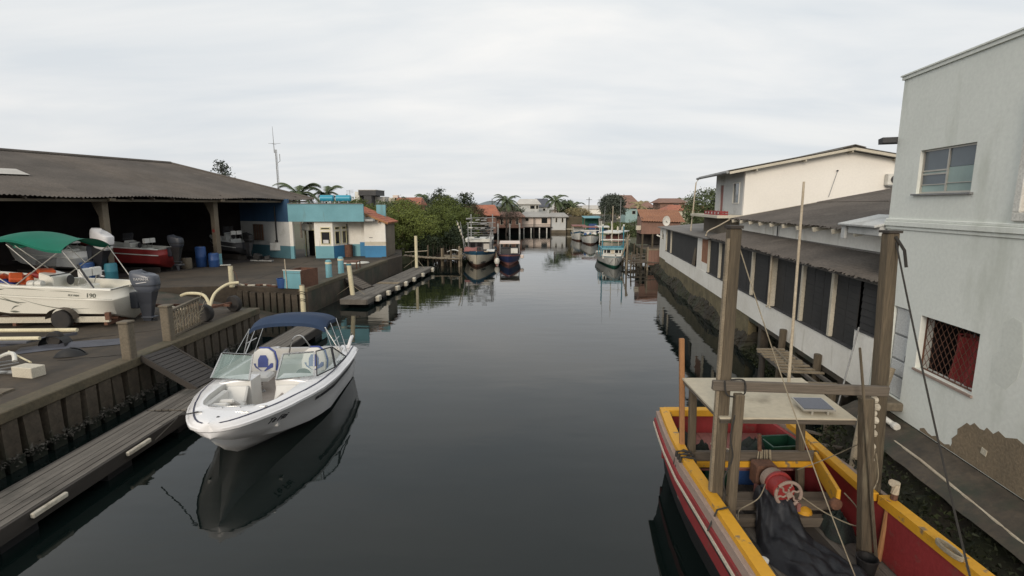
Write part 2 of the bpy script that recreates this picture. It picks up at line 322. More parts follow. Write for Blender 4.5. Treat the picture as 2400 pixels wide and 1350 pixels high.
def dup(o, loc, rz, label, group=None):
    c = copy_tree(o); c.location = loc; c.rotation_euler[2] = R(rz); c['label'] = label
    if group: c['group'] = group
    return c
def text(txt, size, matn, parent, loc, rot, name='lettering', shear=0.0, ext=0.004, align='CENTER', xs=1.0):
    cu = bpy.data.curves.new(name, 'FONT'); cu.body = txt; cu.size = size; cu.extrude = ext; cu.shear = shear; cu.align_x = align; cu.align_y = 'CENTER'
    tmp = bpy.data.objects.new(name, cu); me = bpy.data.meshes.new_from_object(tmp); bpy.data.objects.remove(tmp); me.materials.clear(); me.materials.append(M[matn])
    o = bpy.data.objects.new(name, me); C.objects.link(o); o.parent = parent; o.location = loc
    o.rotation_euler = rot if isinstance(rot, Euler) else [R(a) for a in rot]; o.scale = (xs, 1, 1); return o
def struct(name, mb, mats, smooth=False, fix=True):
    o = mb.build(name, mats, None, smooth, fix=fix); o['kind'] = 'structure'; return o
def sag(p, q, d, n=10):
    p = Vector(p); q = Vector(q); return [p.lerp(q, i / n) - Vector((0, 0, d * 4 * (i / n) * (1 - i / n))) for i in range(n + 1)]
def arc(pts, n=8):
    # smooth curve through points
    P = [Vector(p) for p in pts]; o = []
    for i in range(len(P) - 1):
        a, b, c, d = P[max(i - 1, 0)], P[i], P[i + 1], P[min(i + 2, len(P) - 1)]
        for k in range(n):
            t = k / n; o.append(0.5 * ((2 * b) + (c - a) * t + (2 * a - 5 * b + 4 * c - d) * t * t + (3 * b - a - 3 * c + d) * t ** 3))
    o.append(P[-1]); return o
def corrugated(mb, a, b, up, amp=0.025, wl=0.18, rows=1, m=0, jit=0.0, lap=0.006, rnd=None):
    # wavy sheet: eave from a to b (waves along it), going up by vector up; each row laps over the one below
    a = Vector(a); b = Vector(b); up = Vector(up); d = b - a; Ln = d.length; nu = max(6, int(Ln / wl * 6)); nn = d.cross(up).normalized()
    if nn.z < 0: nn = -nn
    for r in range(rows):
        t0, t1 = r / rows - (0.01 if r else 0), (r + 1) / rows
        def fn(u, v):
            w_ = amp * math.sin(2 * PI * u * Ln / wl); e = (rnd.uniform(-jit, jit) if rnd and v == 0 and r == 0 else 0)
            return a + d * u + up * (t0 + (t1 - t0) * v + e) + nn * (w_ + lap * (rows - r if False else (1 - v)) * (1 if r else 0))
        mb.grid(fn, nu, 1, m)
    return mb
# ================================================================ the setting
rnd = random.Random(7)
struct('water', MB().add([(-1500, -200, 0), (1500, -200, 0), (1500, 3000, 0), (-1500, 3000, 0)], [(0, 1, 2, 3)]), 'water')
RX, RY, RA = 7.0, 8.58, -7.4                       # frame of the right-hand bank: local x = away from the canal, y = along it
def right(name, label, cat, loc=(0, 0, 0), rz=0, group=None):
    a = R(RA); x, y, z = loc
    return thing(name, label, cat, (RX + x * math.cos(a) - y * math.sin(a), RY + x * math.sin(a) + y * math.cos(a), z), RA + rz, group)
def rp(n, s, z):
    a = R(RA); return (RX + n * math.cos(a) - s * math.sin(a), RY + n * math.sin(a) + s * math.cos(a), z)

yard = MB().prism([(-260, -30), (-9.74, -30), (-9.74, 18.40), (-17.5, 18.7), (-17.5, 23.3), (-13.2, 24.0), (-9.42, 23.15), (-8.75, 35.5), (-8.3, 38.5), (-9.5, 44), (-260, 60)], -1.0, 1.2)
struct('yard', yard, 'yard')
ramp = MB(); ramp.grid(lambda u, v: (-17.5 + 8.4 * u, 18.72 + (4.55 + .62 * max(0, .5 - u)) * v, 1.198 - 1.5 * u ** 1.1 + .012 * math.sin(9 * u + 5 * v)), 16, 6)
struct('slipway', ramp, 'wetconcrete', True)
# kerb and joints cut in the yard slab
lb = MB().prism([(-900, 40), (-9.6, 43), (-7.7, 47), (-6.8, 56), (-6.3, 70), (-5.6, 88), (-3.5, 96), (7.5, 99.5), (10.5, 93), (13, 80), (14.6, 66), (13.4, 52), (12.0, 43), rp(.4, 29.2, 0)[:2], (60, 30), (900, 30), (1400, 2600), (-1400, 2600)], -1.0, 0.55)
struct('ground', lb, 'land', fix=True)
rl = MB().prism([rp(.9, -30, 0)[:2], rp(.9, 30, 0)[:2], rp(80, 30, 0)[:2], rp(80, -30, 0)[:2]], -1, 1.1)
struct('ground', rl, 'earth')
def bank(u, v):
    s = -9 + 40 * u; n0, z0 = (-.02, 1.0) if s < 1.2 else (.9, .75) if s < 8.6 else (.02, .58 + .14 * math.sin(s * .9 + 1))
    wd = 1.7 if s < 1.2 else 1.35 if s < 8.6 else .30 + .09 * math.sin(s * 1.3) + .05 * math.sin(s * 3.7)
    n = n0 - wd * v; z = z0 - (z0 + .35) * v ** (.85 if s < 1.2 else 1.0)
    k = math.sin(s * 5.3) * math.sin(s * 2.1 + v * 7) * .06 + rnd.uniform(-.05, .05)
    e = 0 if v in (0, 1) else 1
    return rp(n + k * e, s + rnd.uniform(-.05, .05), z + k * 1.2 * e)
struct('bank', MB().grid(bank, 260, 12), 'earth', False)

kb = MB()
def kerb(u, v):
    s = -9 + 10.25 * u; return rp(.0 - .62 * v, s, 1.175 - .30 * v ** 1.3 + rnd.uniform(-.012, .012) * (v > 0))
kb.grid(kerb, 60, 5); struct('bank', kb, 'wetconcrete', True)
wd_ = MB()
for i in range(9000):
    s = rnd.uniform(-5, 8.5); v = rnd.random() ** .7
    if s < 1.2: n, z = -.5 - 1.1 * v, .80 - 1.0 * v
    else: n, z = .6 - 1.0 * v, .55 - .75 * v
    c = Vector(rp(n + rnd.uniform(-.08, .08), s, z + rnd.uniform(.0, .07))); d = rnd.uniform(.02, .065)
    wd_.add([c + Vector((rnd.uniform(-d, d), rnd.uniform(-d, d), rnd.uniform(-d, d))) for _ in range(4)], [(0, 1, 2, 3)])
o = wd_.build('bank_weed', 'weed', None, fix=False); o['kind'] = 'stuff'
hl = MB()
def hillf(u, v):
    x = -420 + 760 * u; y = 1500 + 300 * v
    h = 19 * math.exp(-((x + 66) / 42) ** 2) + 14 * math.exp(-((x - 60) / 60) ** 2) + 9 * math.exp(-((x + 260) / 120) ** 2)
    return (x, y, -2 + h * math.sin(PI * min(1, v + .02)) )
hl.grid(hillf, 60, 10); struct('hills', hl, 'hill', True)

def holed(mb, ax, a0, a1, z0, z1, c0, c1, holes, m=0):
    A = sorted({a0, a1} | {h[i] for h in holes for i in (0, 1)}); Zs = sorted({z0, z1} | {h[i] for h in holes for i in (2, 3)})
    A = [a for a in A if a0 <= a <= a1]; Zs = [z for z in Zs if z0 <= z <= z1]
    for i in range(len(A) - 1):
        run = None
        for j in range(len(Zs) - 1):
            ca, cz = (A[i] + A[i + 1]) / 2, (Zs[j] + Zs[j + 1]) / 2
            if any(h[0] < ca < h[1] and h[2] < cz < h[3] for h in holes): 
                if run is not None: _w(mb, ax, A[i], A[i + 1], run, Zs[j], c0, c1, m); run = None
            elif run is None: run = Zs[j]
        if run is not None: _w(mb, ax, A[i], A[i + 1], run, z1, c0, c1, m)
    return mb
def _w(mb, ax, a, b, z0, z1, c0, c1, m):
    if ax == 'y': mb.bx(c0, c1, a, b, z0, z1, m)
    else: mb.bx(a, b, c0, c1, z0, z1, m)

# ================================================================ pale grey-green building, nearest on the right
nb = right('near_building', 'pale grey-green two-storey building with grilled window, at the right edge', 'building')
wl = MB(); holed(wl, 'y', -7, 1.25, 1.19, 7.24, 0, .22, [(-1.33, -.02, 2.21, 3.14), (.26, .75, 1.48, 3.16), (-.74, .54, 5.19, 5.925), (-3.6, -1.66, 4.9, 6.4)])
wl.bx(.222, 7, 1.03, 1.25, 1.19, 7.24); wl.bx(.222, 7, -7, -6.78, 1.19, 7.24); wl.bx(6.78, 7, -6.78, 1.03, 1.19, 7.24)
wl.build('wall', 'bluegrey', nb)
MB().bx(.2, 6.7, -6.7, 1.0, 4.3, 4.5).build('floor', 'greywall', nb)
MB().bx(-.03, 7.03, -7.03, 1.28, 7.24, 7.30).bx(-.05, .10, -7.05, 1.30, 7.30, 7.325).build('roof', 'bluegrey', nb)
cn = MB(); cn.bx(-.022, -.001, -7, 1.285, 4.55, 4.61); cn.bx(-.05, -.001, -7, 1.30, 4.612, 4.70); cn.bx(-.03, -.001, -7, 1.29, 4.702, 4.75)
cn.build('cornice', 'bluegrey', nb, bev=.008)
# upper sliding window
wf = MB(); 
for a, b, c, d in ((-.74, -.71, 5.19, 5.925), (.51, .54, 5.19, 5.925), (-.71, .51, 5.895, 5.925), (-.71, .51, 5.19, 5.22), (-.11, -.08, 5.22, 5.895)): wf.bx(.05, .11, a, b, c, d)
wf.bx(.055, .105, -.08, .51, 5.50, 5.525); wf.bx(.055, .105, -.08, .51, 5.555, 5.58); wf.bx(.055, .105, -.08, .51, 5.33, 5.345); wf.bx(.055, .105, -.71, -.11, 5.345, 5.357)
fr = wf.build('window', 'alu', nb, label='upper sliding window with frosted lower panes')
for a, b, c, d, mm in ((-.08, .51, 5.58, 5.895, 'glasspane'), (-.08, .51, 5.345, 5.50, 'glasspane'), (-.08, .51, 5.22, 5.33, 'frosted'), (-.71, -.11, 5.357, 5.60, 'frosted'), (-.71, -.11, 5.604, 5.895, 'glasspane'), (-.71, -.11, 5.22, 5.345, 'frosted'), (-.08, .51, 5.525, 5.555, 'frosted')):
    MB().bx(.07, .085, a, b, c, d).build('pane', mm, fr)
fan = MB(); fan.tube([(.12, -.55 + .16 * math.cos(t * PI / 8), 5.72 + .16 * math.sin(t * PI / 8)) for t in range(17)], .012, 6); fan.build('vent_ring', 'plasticwhite', fr)
MB().bx(-.05, .06, -.80, .60, 5.16, 5.188).build('window_sill', 'galv', nb)
# big white framed window going out of view
wf = MB()
for a, b, c, d in ((-3.72, -1.60, 6.4, 6.52), (-3.72, -1.60, 4.78, 4.9), (-3.72, -3.6, 4.9, 6.4), (-1.72, -1.60, 4.9, 6.4)): wf.bx(-.04, .14, a, b, c, d)
f2 = wf.build('window', 'plasticwhite', nb, bev=.01); MB().bx(.05, .07, -3.6, -1.72, 4.9, 6.4).build('pane', 'pinkwall', f2)
# lower window: recess, mesh grille
rv = MB(); rv.bx(.222, .9, -1.4, .05, 2.1, 3.25); 
rv = MB(); rv.bx(.9, .95, -1.6, .2, 2.0, 3.4); rv.bx(.222, .9, .2, .25, 2.0, 3.4); rv.bx(.222, .9, -1.65, -1.6, 2.0, 3.4); rv.bx(.222, .95, -1.6, .2, 3.4, 3.45); rv.bx(.222, .95, -1.6, .2, 1.95, 2.0)
rv.build('room_recess', 'shedwall', nb)
MB().bx(-.03, .22, -1.36, .01, 2.17, 2.205).build('window_sill', 'greige', nb)
gr = MB(); k = 0
while k < 16:
    y0 = -1.33 - .7 + k * .13
    def cl(y, z0=2.21): return y
    p = [(y0, 2.21), (y0 + .70, 3.14)]; q = [(y0 + .70, 2.21), (y0, 3.14)]
    for (ya, za), (yb, zb) in (p, q):
        # clip to the opening
        def at_y(y): return za + (zb - za) * (y - ya) / (yb - ya)
        lo_, hi_ = (ya, yb) if ya < yb else (yb, ya); lo_ = max(lo_, -1.33); hi_ = min(hi_, -.02)
        if hi_ - lo_ > .05: gr.beam((.10, lo_, at_y(lo_)), (.10, hi_, at_y(hi_)), .0065, .0065)
    k += 1
for y in (-1.32, -.03): gr.beam((.10, y, 2.21), (.10, y, 3.14), .02, .02)
for z in (2.22, 3.13): gr.beam((.10, -1.33, z), (.10, -.02, z), .02, .02)
gr.build('grille', 'rust', nb)
red = right('red_jacket', 'red jacket hanging inside the grilled lower window', 'jacket', (.32, -.78, 2.0))
rj = MB(); rj.grid(lambda u, v: (.05 * math.sin(u * 13 + v * 3) - .10 * math.sin(PI * u), (u - .5) * (.95 - .30 * v), .95 * v), 20, 10); rj.grid(lambda u, v: (.11 + .02 * math.sin(u * 11), (u - .5) * (.95 - .30 * v), .95 * v), 12, 6)
rj.build('body', 'red', red, True); MB().tube([(.02, -.26, .80), (-.03, -.34, .5), (.0, -.36, .25)], [.06, .055, .045], 8).build('sleeve', 'red', red, True); MB().tube([(.0, 0, .95), (0, 0, 1.25)], .008, 5).build('hanger', 'galv', red)
# door of four sheet panels
d = MB().bx(.06, .10, .262, .748, 1.485, 3.155).build('door', 'galv', nb)
for z0, z1 in ((1.50, 1.86), (1.90, 2.16), (2.20, 2.62), (2.66, 3.13)): MB().bx(.045, .06, .29, .72, z0, z1).build('panel', 'greywall', d, bev=.006)
MB().bx(.03, .06, .31, .33, 2.2, 2.32).build('handle', 'darkgrey', d)
MB().bx(-.45, .2, .15, .80, 1.32, 1.475).build('step', 'concrete', nb, bev=.02)
# bare render where the paint has come away
rr = random.Random(3)
def blob(cy, cz, ry, rz_, n=26, seed=1):
    q = random.Random(seed); return [(cy + ry * math.cos(2 * PI * i / n) * q.uniform(.82, 1.12), cz + rz_ * math.sin(2 * PI * i / n) * q.uniform(.82, 1.12)) for i in range(n)]
def patch(poly, th, name, m, par):
    n = len(poly); vs = [(-th, y, z) for y, z in poly] + [(.0, y, z) for y, z in poly]
    MB().add(vs, [tuple(range(n)), tuple(range(2 * n - 1, n - 1, -1))] + [(i, (i + 1) % n, n + (i + 1) % n, n + i) for i in range(n)]).build(name, m, par)
pp = [(-1.05, 1.20), (-1.10, 1.33), (-1.08, 1.40), (-1.18, 1.52), (-1.17, 1.60), (-1.25, 1.68), (-1.33, 1.77), (-1.40, 1.76), (-1.47, 1.83), (-1.58, 1.79), (-1.66, 1.80), (-1.70, 1.86), (-1.82, 1.82), (-1.90, 1.90), (-2.02, 1.86), (-2.2, 1.93), (-2.4, 1.88), (-2.6, 1.97), (-3.0, 1.9), (-3.4, 1.95), (-3.4, 1.20)]
patch(pp, .003, 'bare_patch', 'peeled', nb)
pp = [(-.35, 1.2)] + [(-.35 - .1 * i, 1.24 + .035 * math.sin(i * 2.1) + .02 * (i % 3)) for i in range(8)] + [(-1.14, 1.2)]
patch(pp, .003, 'bare_patch', 'peeled', nb)
patch([(-1.62, 2.55), (-1.60, 2.9), (-1.72, 3.0), (-1.70, 3.4), (-1.85, 3.5), (-2.0, 3.46), (-2.1, 3.0), (-2.05, 2.7), (-1.9, 2.5)], .002, 'damp_patch', 'damp', nb)
MB().box((-.006, -1.72, 1.50), (.012, .10, .09), (8, 0, 0)).build('bare_patch', 'cream', nb)
# gutter end on the far gable, concrete canopy over the passage
MB().slab([(-.25, 1.27, 6.24), (-.25, 1.42, 6.22), (3, 1.42, 6.3), (3, 1.27, 6.32)], .10).build('rear_eave', 'darkgrey', nb)
cc = MB(); cc.bx(-.10, .55, 1.32, 2.62, 4.40, 4.60); cc.slab([(-.22, 1.29, 4.605), (-.22, 2.72, 4.605), (.6, 2.72, 4.80), (.6, 1.29, 4.80)], .05); cc.bx(-.16, -.102, 2.50, 2.66, 4.28, 4.55)
cc.build('concrete_canopy', 'greywall', nb, bev=.01)
# pipes and litter at the foot of the wall
pi = right('drain_pipe', 'thin pale pipe running along the foot of the pale building', 'pipe', (-.05, 0, 0))
MB().tube([(-.32, -.2, .98), (-.36, -1.1, 1.02), (-.36, -1.8, .99), (-.4, -3.5, .95)], .022, 8).build('pipe', 'pvc', pi)
cap_ = right('broken_pipe', 'short white pipe elbow lying at the corner of the pale building', 'pipe', (-.22, .12, 1.12))
MB().tube(arc([(0, .18, .04), (-.05, .02, .06), (0, -.16, .02)]), .05, 10).build('elbow', 'plasticwhite', cap_, True); MB().lathe([(.055, -.25), (.065, -.23), (.065, -.16), (.055, -.15)], 12, (0, 0, .02), axis='Y').build('collar', 'plasticwhite', cap_)
st = right('loose_block', 'small pale block on the rubble beside the leaning stake', 'block', (-.45, .45, 1.02), 20); MB().box((0, 0, .05), (.22, .12, .10)).build('block', 'cream', st, bev=.01)

# ================================================================ long low building with dark screens
lg = right('long_building', 'long low white building with dark screened windows along the canal', 'building')
ww = MB(); ww.bx(0, .16, 2.0, 26.2, 1.22, 1.94); ww.bx(0, .16, 1.27, 2.0, 1.22, 2.40)
holed(ww, 'y', 26.2, 28.8, 1.3, 3.40, 0, .16, [(27.25, 28.15, 2.62, 3.22)])
ww.bx(.16, 8, 28.64, 28.8, 1.3, 3.42); ww.bx(.01, .15, 16.06, 16.95, 1.94, 3.46); ww.bx(.012, .15, 14.8, 16.06, 1.94, 2.32)
ww.build('wall', 'whitewall', lg)
MB().bx(.03, .13, 14.86, 16.05, 2.325, 3.46).build('orange_panel', 'brickorange', lg)
MB().bx(.04, .10, 27.25, 28.15, 2.62, 3.22).build('window', 'glassdark', lg)
sl = MB(); sl.bx(-.02, .17, 2.0, 14.8, 1.942, 1.965); sl.bx(-.02, .17, 17.0, 26.2, 1.942, 1.965); sl.bx(-.02, .17, 1.27, 2.0, 2.402, 2.42); sl.build('window_sill', 'darkgrey', lg)
MB().bx(.0, .12, 1.27, 14.8, 3.44, 3.53).build('lintel', 'fibregrey', lg)
MB().bx(.0, .12, 16.96, 26.2, 3.36, 3.43).build('lintel', 'fibregrey', lg)
posts = [3.13, 4.76, 6.76, 8.72, 10.75, 12.85, 14.7]
for p in posts:
    if p == 6.76: MB().bx(-.06, .13, p - .02, p + .12, 1.90, 3.44).build('window_post', 'cream', lg); MB().tube([(-.10, p - .06, 3.5), (-.10, p - .06, 1.99), (-.16, p - .06, 1.95)], .035, 8).build('downpipe', 'pvc', lg); continue
    MB().bx(-.01, .10, p - .055, p + .055, 1.966, 3.44).build('window_post', 'cream', lg, bev=.006)
for p in (24.35, 26.12): MB().bx(-.02, .13, p - .06, p + .06, 1.966, 3.36).build('window_post', 'cream', lg)
edges = [2.03] + posts; q = random.Random(4)
for i in range(len(edges) - 1):
    a, b = edges[i] + .06, edges[i + 1] - .06; n = max(2, round((b - a) / .55)); 
    for j in range(n):
        y0 = a + (b - a) * j / n + .006; y1 = a + (b - a) * (j + 1) / n - .006; pn = MB()
        dn = q.uniform(0, .012)
        for r in range(10):
            z0 = 1.968 + r * .147; pn.slab([(.075 + dn, y0, z0 + .143), (.075 + dn, y1, z0 + .143), (.070 + dn, y1, z0), (.070 + dn, y0, z0)], .012)
        pn.build('screen_panel', 'screen', lg)
pn = MB()
for r in range(7): pn.slab([(.085, 1.29, 2.43 + r * .147 + .14), (.085, 1.98, 2.43 + r * .147 + .14), (.07, 1.98, 2.43 + r * .147), (.07, 1.29, 2.43 + r * .147)], .012)
pn.build('screen_panel', 'screen', lg)
MB().bx(.06, .08, 17.0, 24.28, 1.97, 3.36).build('screen_panel', 'screen', lg); MB().bx(.06, .08, 24.42, 26.05, 1.97, 3.36).build('screen_panel', 'screen', lg)
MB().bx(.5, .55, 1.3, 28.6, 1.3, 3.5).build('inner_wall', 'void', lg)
bd = right('leaning_board', 'weathered board leaning in the far window of the long white building', 'board', (-.03, 17.45, 1.96)); MB().slab([(-.02, -.25, 0), (-.02, .35, 0), (.10, .28, 1.02), (.10, -.12, .92)], .03).build('board', 'woodz', bd)
# roofs
rf = MB(); corrugated(rf, (-.28, .95, 3.56), (-.28, 14.25, 3.62), (1.46, 0, .29), .022, .177, 1, rnd=q, jit=.03); rf.build('awning_roof', 'fibre', lg, True, fix=False)
rf = MB(); corrugated(rf, (.78, .9, 4.41), (.78, 14.5, 4.40), (3.6, 0, .70), .024, .177, 1, rnd=q, jit=.015); corrugated(rf, (4.3, .9, 5.12), (4.3, 14.5, 5.11), (3.6, 0, .70), .024, .177, 1); rf.build('roof', 'fibre', lg, True, fix=False)
rf = MB(); rf.slab([(-.2, 14.28, 3.52), (-.2, 28.95, 3.44), (3.2, 28.95, 3.72), (3.2, 14.28, 3.80)], .05); rf.build('flat_roof', 'fibregrey', lg)
MB().bx(1.2, 1.34, 1.27, 14.4, 3.80, 4.46).build('clerestory_wall', 'whitewall', lg)
MB().bx(1.19, 1.34, 14.40, 14.52, 3.6, 4.44).build('end_wall', 'greywall', lg)
MB().beam((.75, 14.55, 4.37), (7.6, 14.55, 5.70), .04, .10).build('verge_board', 'cream', lg)
for i in range(12): MB().beam((.74, 1.7 + i * 1.12, 4.30), (1.30, 1.7 + i * 1.12, 4.41), .07, .12).build('rafter', 'cream', lg)
MB().bx(1.12, 1.198, 1.3, 14.3, 3.86, 3.90).build('flashing', 'fibregrey', lg)
MB().tube(arc([(.82, 14.5, 4.38), (.4, 14.9, 4.05), (.05, 15.2, 3.80), (-.02, 15.25, 3.55)], 4), .03, 8).build('downpipe', 'pvc', lg, True)
MB().tube([(1.15, 9.9, 4.4), (1.15, 9.9, 3.9)], .02, 6).build('cable', 'darkgrey', lg)
# mossy plinth under the far half, piers and dark void under the near half
MB().bx(.02, .30, 8.7, 28.78, .35, 1.30).build('plinth', 'mossywall', lg)
for s in (2.4, 5.0, 7.6): MB().bx(.03, .27, s - .13, s + .13, -.6, 1.22).build('pier', 'wetconcrete', lg)
MB().bx(.02, .22, 1.3, 8.7, 1.08, 1.218).build('floor_beam', 'wetconcrete', lg)
MB().bx(1.9, 2.0, 1.0, 8.7, -.6, 1.2).build('void_backing', 'void', lg)  # black sheet standing for the shade under the floor
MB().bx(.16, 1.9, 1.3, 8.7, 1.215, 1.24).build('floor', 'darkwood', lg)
sc = right('antenna_pole', 'slanting thin pole against the gable of the white gabled house', 'pole', (4.75, 15.22, 5.3)); MB().tube([(.35, 0, .05), (.62, 0.02, 1.15)], .012, 6).build('pole', 'galv', sc); MB().lathe([(.03, 0), (.05, .03), (.03, .06)], 8, (.62, .02, 1.15)).build('cap', 'darkgrey', sc)

# ================================================================ white gabled house
hs = right('gabled_house', 'white house with a long low gable rising behind the long building', 'house')
hw = MB(); zE, zA, nA = 6.44, 7.33, 5.8
n = 24
hw.add([(1.55, 15.3, 3), (10.05, 15.3, 3), (10.05, 15.3, zE + .02), (nA, 15.3, zA), (1.55, 15.3, zE + .14), (1.55, 15.5, 3), (10.05, 15.5, 3), (10.05, 15.5, zE + .02), (nA, 15.5, zA), (1.55, 15.5, zE + .14)], [(0, 1, 2, 3, 4), (9, 8, 7, 6, 5), (0, 5, 6, 1), (1, 6, 7, 2), (2, 7, 8, 3), (3, 8, 9, 4), (4, 9, 5, 0)])
hw.build('gable_wall', 'housewall', hs)
hw = MB(); holed(hw, 'y', 15.5, 20.3, 3, zE + .14, 1.552, 1.75, [(16.05, 16.95, 5.1, 6.0), (18.75, 19.35, 4.5, 6.0)]); hw.bx(1.75, 10, 20.1, 20.3, 3, zE); hw.bx(9.85, 10.04, 15.5, 20.1, 3, zE); hw.build('wall', 'greywall', hs)  # side faces coloured greyer than the gable, shade painted in
fr = MB(); fr.bx(1.52, 1.62, 16.0, 16.05, 5.05, 6.05); fr.bx(1.52, 1.62, 16.95, 17.0, 5.05, 6.05); fr.bx(1.52, 1.62, 16.05, 16.95, 6.0, 6.05); fr.bx(1.52, 1.62, 16.05, 16.95, 5.05, 5.1)
f = fr.build('window', 'plasticwhite', hs); MB().bx(1.58, 1.61, 16.05, 16.95, 5.1, 6.0).build('pane', 'glasspane', f)
MB().bx(1.60, 1.65, 18.75, 19.35, 4.5, 6.0).build('door', 'redfaded', hs)
def roofslope(n0, z0, n1, z1, nm, m):
    rf = MB(); corrugated(rf, (n0, 14.9, z0), (n0, 20.9, z0), (n1 - n0, 0, z1 - z0), .03, .2, 1); return rf.build(nm, m, hs, True, fix=False)
roofslope(.72, 6.50, 5.8, 7.47, 'roof', 'fibregrey'); roofslope(10.9, 6.5, 5.8, 7.47, 'roof', 'fibregrey')
MB().slab([(.78, 14.95, 6.44), (5.8, 14.95, 7.40), (5.8, 20.85, 7.40), (.78, 20.85, 6.44)], .04).slab([(10.8, 14.95, 6.44), (10.8, 20.85, 6.44), (5.8, 20.85, 7.40), (5.8, 14.95, 7.40)], .04).build('soffit', 'greywall', hs)
MB().slab([(5.35, 14.85, 7.44), (5.8, 14.85, 7.56), (5.8, 20.9, 7.56), (5.35, 20.9, 7.44)], .03).slab([(6.25, 14.85, 7.44), (6.25, 20.9, 7.44), (5.8, 20.9, 7.56), (5.8, 14.85, 7.56)], .03).build('ridge_cap', 'fibregrey', hs)
MB().beam((.74, 14.86, 6.40), (5.8, 14.86, 7.37), .05, .11).build('barge_board', 'cream', hs); MB().beam((5.8, 14.86, 7.37), (10.9, 14.86, 6.40), .05, .11).build('barge_board', 'cream', hs)
for nn in (1.9, 3.9, 5.75, 7.6): MB().beam((nn, 14.88, 6.30 + .1915 * (min(nn, 11.6 - nn) - .74)), (nn, 15.3, 6.30 + .1915 * (min(nn, 11.6 - nn) - .74)), .05, .08).build('purlin_end', 'cream', hs)
MB().tube([(.66, 14.9, 6.43), (.66, 20.9, 6.43)], .06, 8).build('gutter', 'galv', hs)
MB().tube([(.66, 20.6, 6.38), (.55, 20.6, 6.2), (.40, 20.55, 3.55)], .035, 8).build('downpipe', 'pvc', hs)
MB().bx(.3, 1.53, 14.75, 20.4, 4.40, 4.53).build('balcony_slab', 'cream', hs, bev=.01)
MB().bx(1.0, 1.53, 14.75, 20.2, 3.0, 4.40).build('balcony_wall', 'concrete', hs)
ac = right('air_conditioner', 'white outdoor air conditioner on the gable wall of the white house', 'air conditioner', (7.72, 15.28, 5.84)); MB().bx(-.4, .4, -.28, -.02, 0, .48).build('case', 'plasticwhite', ac, bev=.02); MB().lathe([(.17, 0), (.17, .02), (.05, .025)], 20, (-.12, -.305, .24), axis='Y').build('fan_grille', 'darkgrey', ac); MB().bx(-.35, .35, -.25, 0, -.05, 0).build('bracket', 'galv', ac)
pos_ = ['nearest', 'second', 'third', 'fourth', 'farthest']
for i in range(5):
    cr = right('drinks_crate', '%s red drinks crate from the gable along the balcony edge' % pos_[i], 'crate', (.62, 15.15 + i * .58, 4.53), q.uniform(-4, 4), 'red crates on the balcony'); cm = MB()
    for zz in (.0, .10): cm.bx(-.18, .18, -.26, -.24, zz, zz + .075); cm.bx(-.18, .18, .24, .26, zz, zz + .075); cm.bx(-.18, -.16, -.24, .24, zz, zz + .075); cm.bx(.16, .18, -.24, .24, zz, zz + .075)
    for a in (-.17, .17):
        for b in (-.25, .25): cm.bx(a - .012, a + .012, b - .012, b + .012, .0, .19)
    cm.build('frame', 'red', cr); MB().bx(-.16, .16, -.24, .24, .01, .03).build('base', 'red', cr); MB().bx(-.19, -.181, -.05, .05, .06, .14).build('badge', 'letterwhite', cr)
# ================================================================ boats: shared builders
def interp(tb, y):
    if y <= tb[0][0]: return tb[0][1]
    for (a, p), (b, q_) in zip(tb, tb[1:]):
        if y <= b:
            t = (y - a) / (b - a); t = t * t * (3 - 2 * t) * .35 + t * .65; return p + (q_ - p) * t
    return tb[-1][1]
def loft(mb, ys, prof, mats, both=True, one=1):
    # prof(y) -> [(x, z, dy)] from the keel outwards; one material per strip
    for sg in ((1, -1) if both else (one,)):
        P = [[(sg * p[0], y + (p[2] if len(p) > 2 else 0), p[1]) for p in prof(y)] for y in ys]; n = len(P[0])
        vs = [p for r in P for p in r]; fs = []; ks = []
        for i in range(len(ys) - 1):
            for j in range(n - 1):
                f = (i * n + j, (i + 1) * n + j, (i + 1) * n + j + 1, i * n + j + 1); fs.append(f if sg > 0 else f[::-1]); ks.append(mats[j])
        o = len(s_.v) if False else len(mb.v); mb.v += vs; mb.f += [tuple(k + o for k in f) for f in fs]; mb.k += ks
    return mb
def weld(o, d=.0008):
    bm = bmesh.new(); bm.from_mesh(o.data); bmesh.ops.remove_doubles(bm, verts=bm.verts[:], dist=d); bmesh.ops.recalc_face_normals(bm, faces=bm.faces[:]); bm.to_mesh(o.data); bm.free(); return o
def strip(mb, ys, f0, f1, m=0, sides=(1, -1)):
    for sg in sides:
        vs = []; 
        for y in ys:
            a, b = f0(y), f1(y); vs += [(sg * a[0], y, a[1]), (sg * b[0], y, b[1])]
        mb.add(vs, [(2 * i, 2 * i + 1, 2 * i + 3, 2 * i + 2) for i in range(len(ys) - 1)], m)
    return mb

# ================================================================ white bowrider moored at the left pontoon
bw = thing('bowrider_boat', 'white open-bow motorboat with blue folding canopy, moored at the pontoon', 'boat', (-5.40, 8.60, 0), 4.4); bw.scale = (1.12, .955, 1)
ys = [0, .012, .03, .06, .09, .13, .18, .32, .5, .75, 1.0, 1.3, 1.6, 2.0, 2.5, 3.0, 3.5, 4.0, 4.6, 5.2, 5.8, 6.15]
bB = [(0, .0), (.03, .13), (.09, .23), (.18, .34), (.32, .44), (.5, .54), (.75, .66), (1.0, .76), (1.4, .90), (2.0, 1.07), (2.6, 1.18), (3.4, 1.25), (4.8, 1.25), (6.15, 1.17)]
bZ = [(0, 1.08), (1.5, 1.02), (3.2, .95), (6.15, .86)]
bC = [(0, .0), (.5, .14), (1.0, .32), (1.6, .54), (2.4, .80), (3.4, 1.0), (6.15, 1.0)]
bCz = [(0, .86), (.5, .62), (1.0, .45), (1.6, .28), (2.4, .14), (3.4, .06), (6.15, .02)]
bK = [(0, .84), (.25, .62), (.6, .36), (1.1, .10), (1.8, -.12), (3, -.26), (6.15, -.3)]
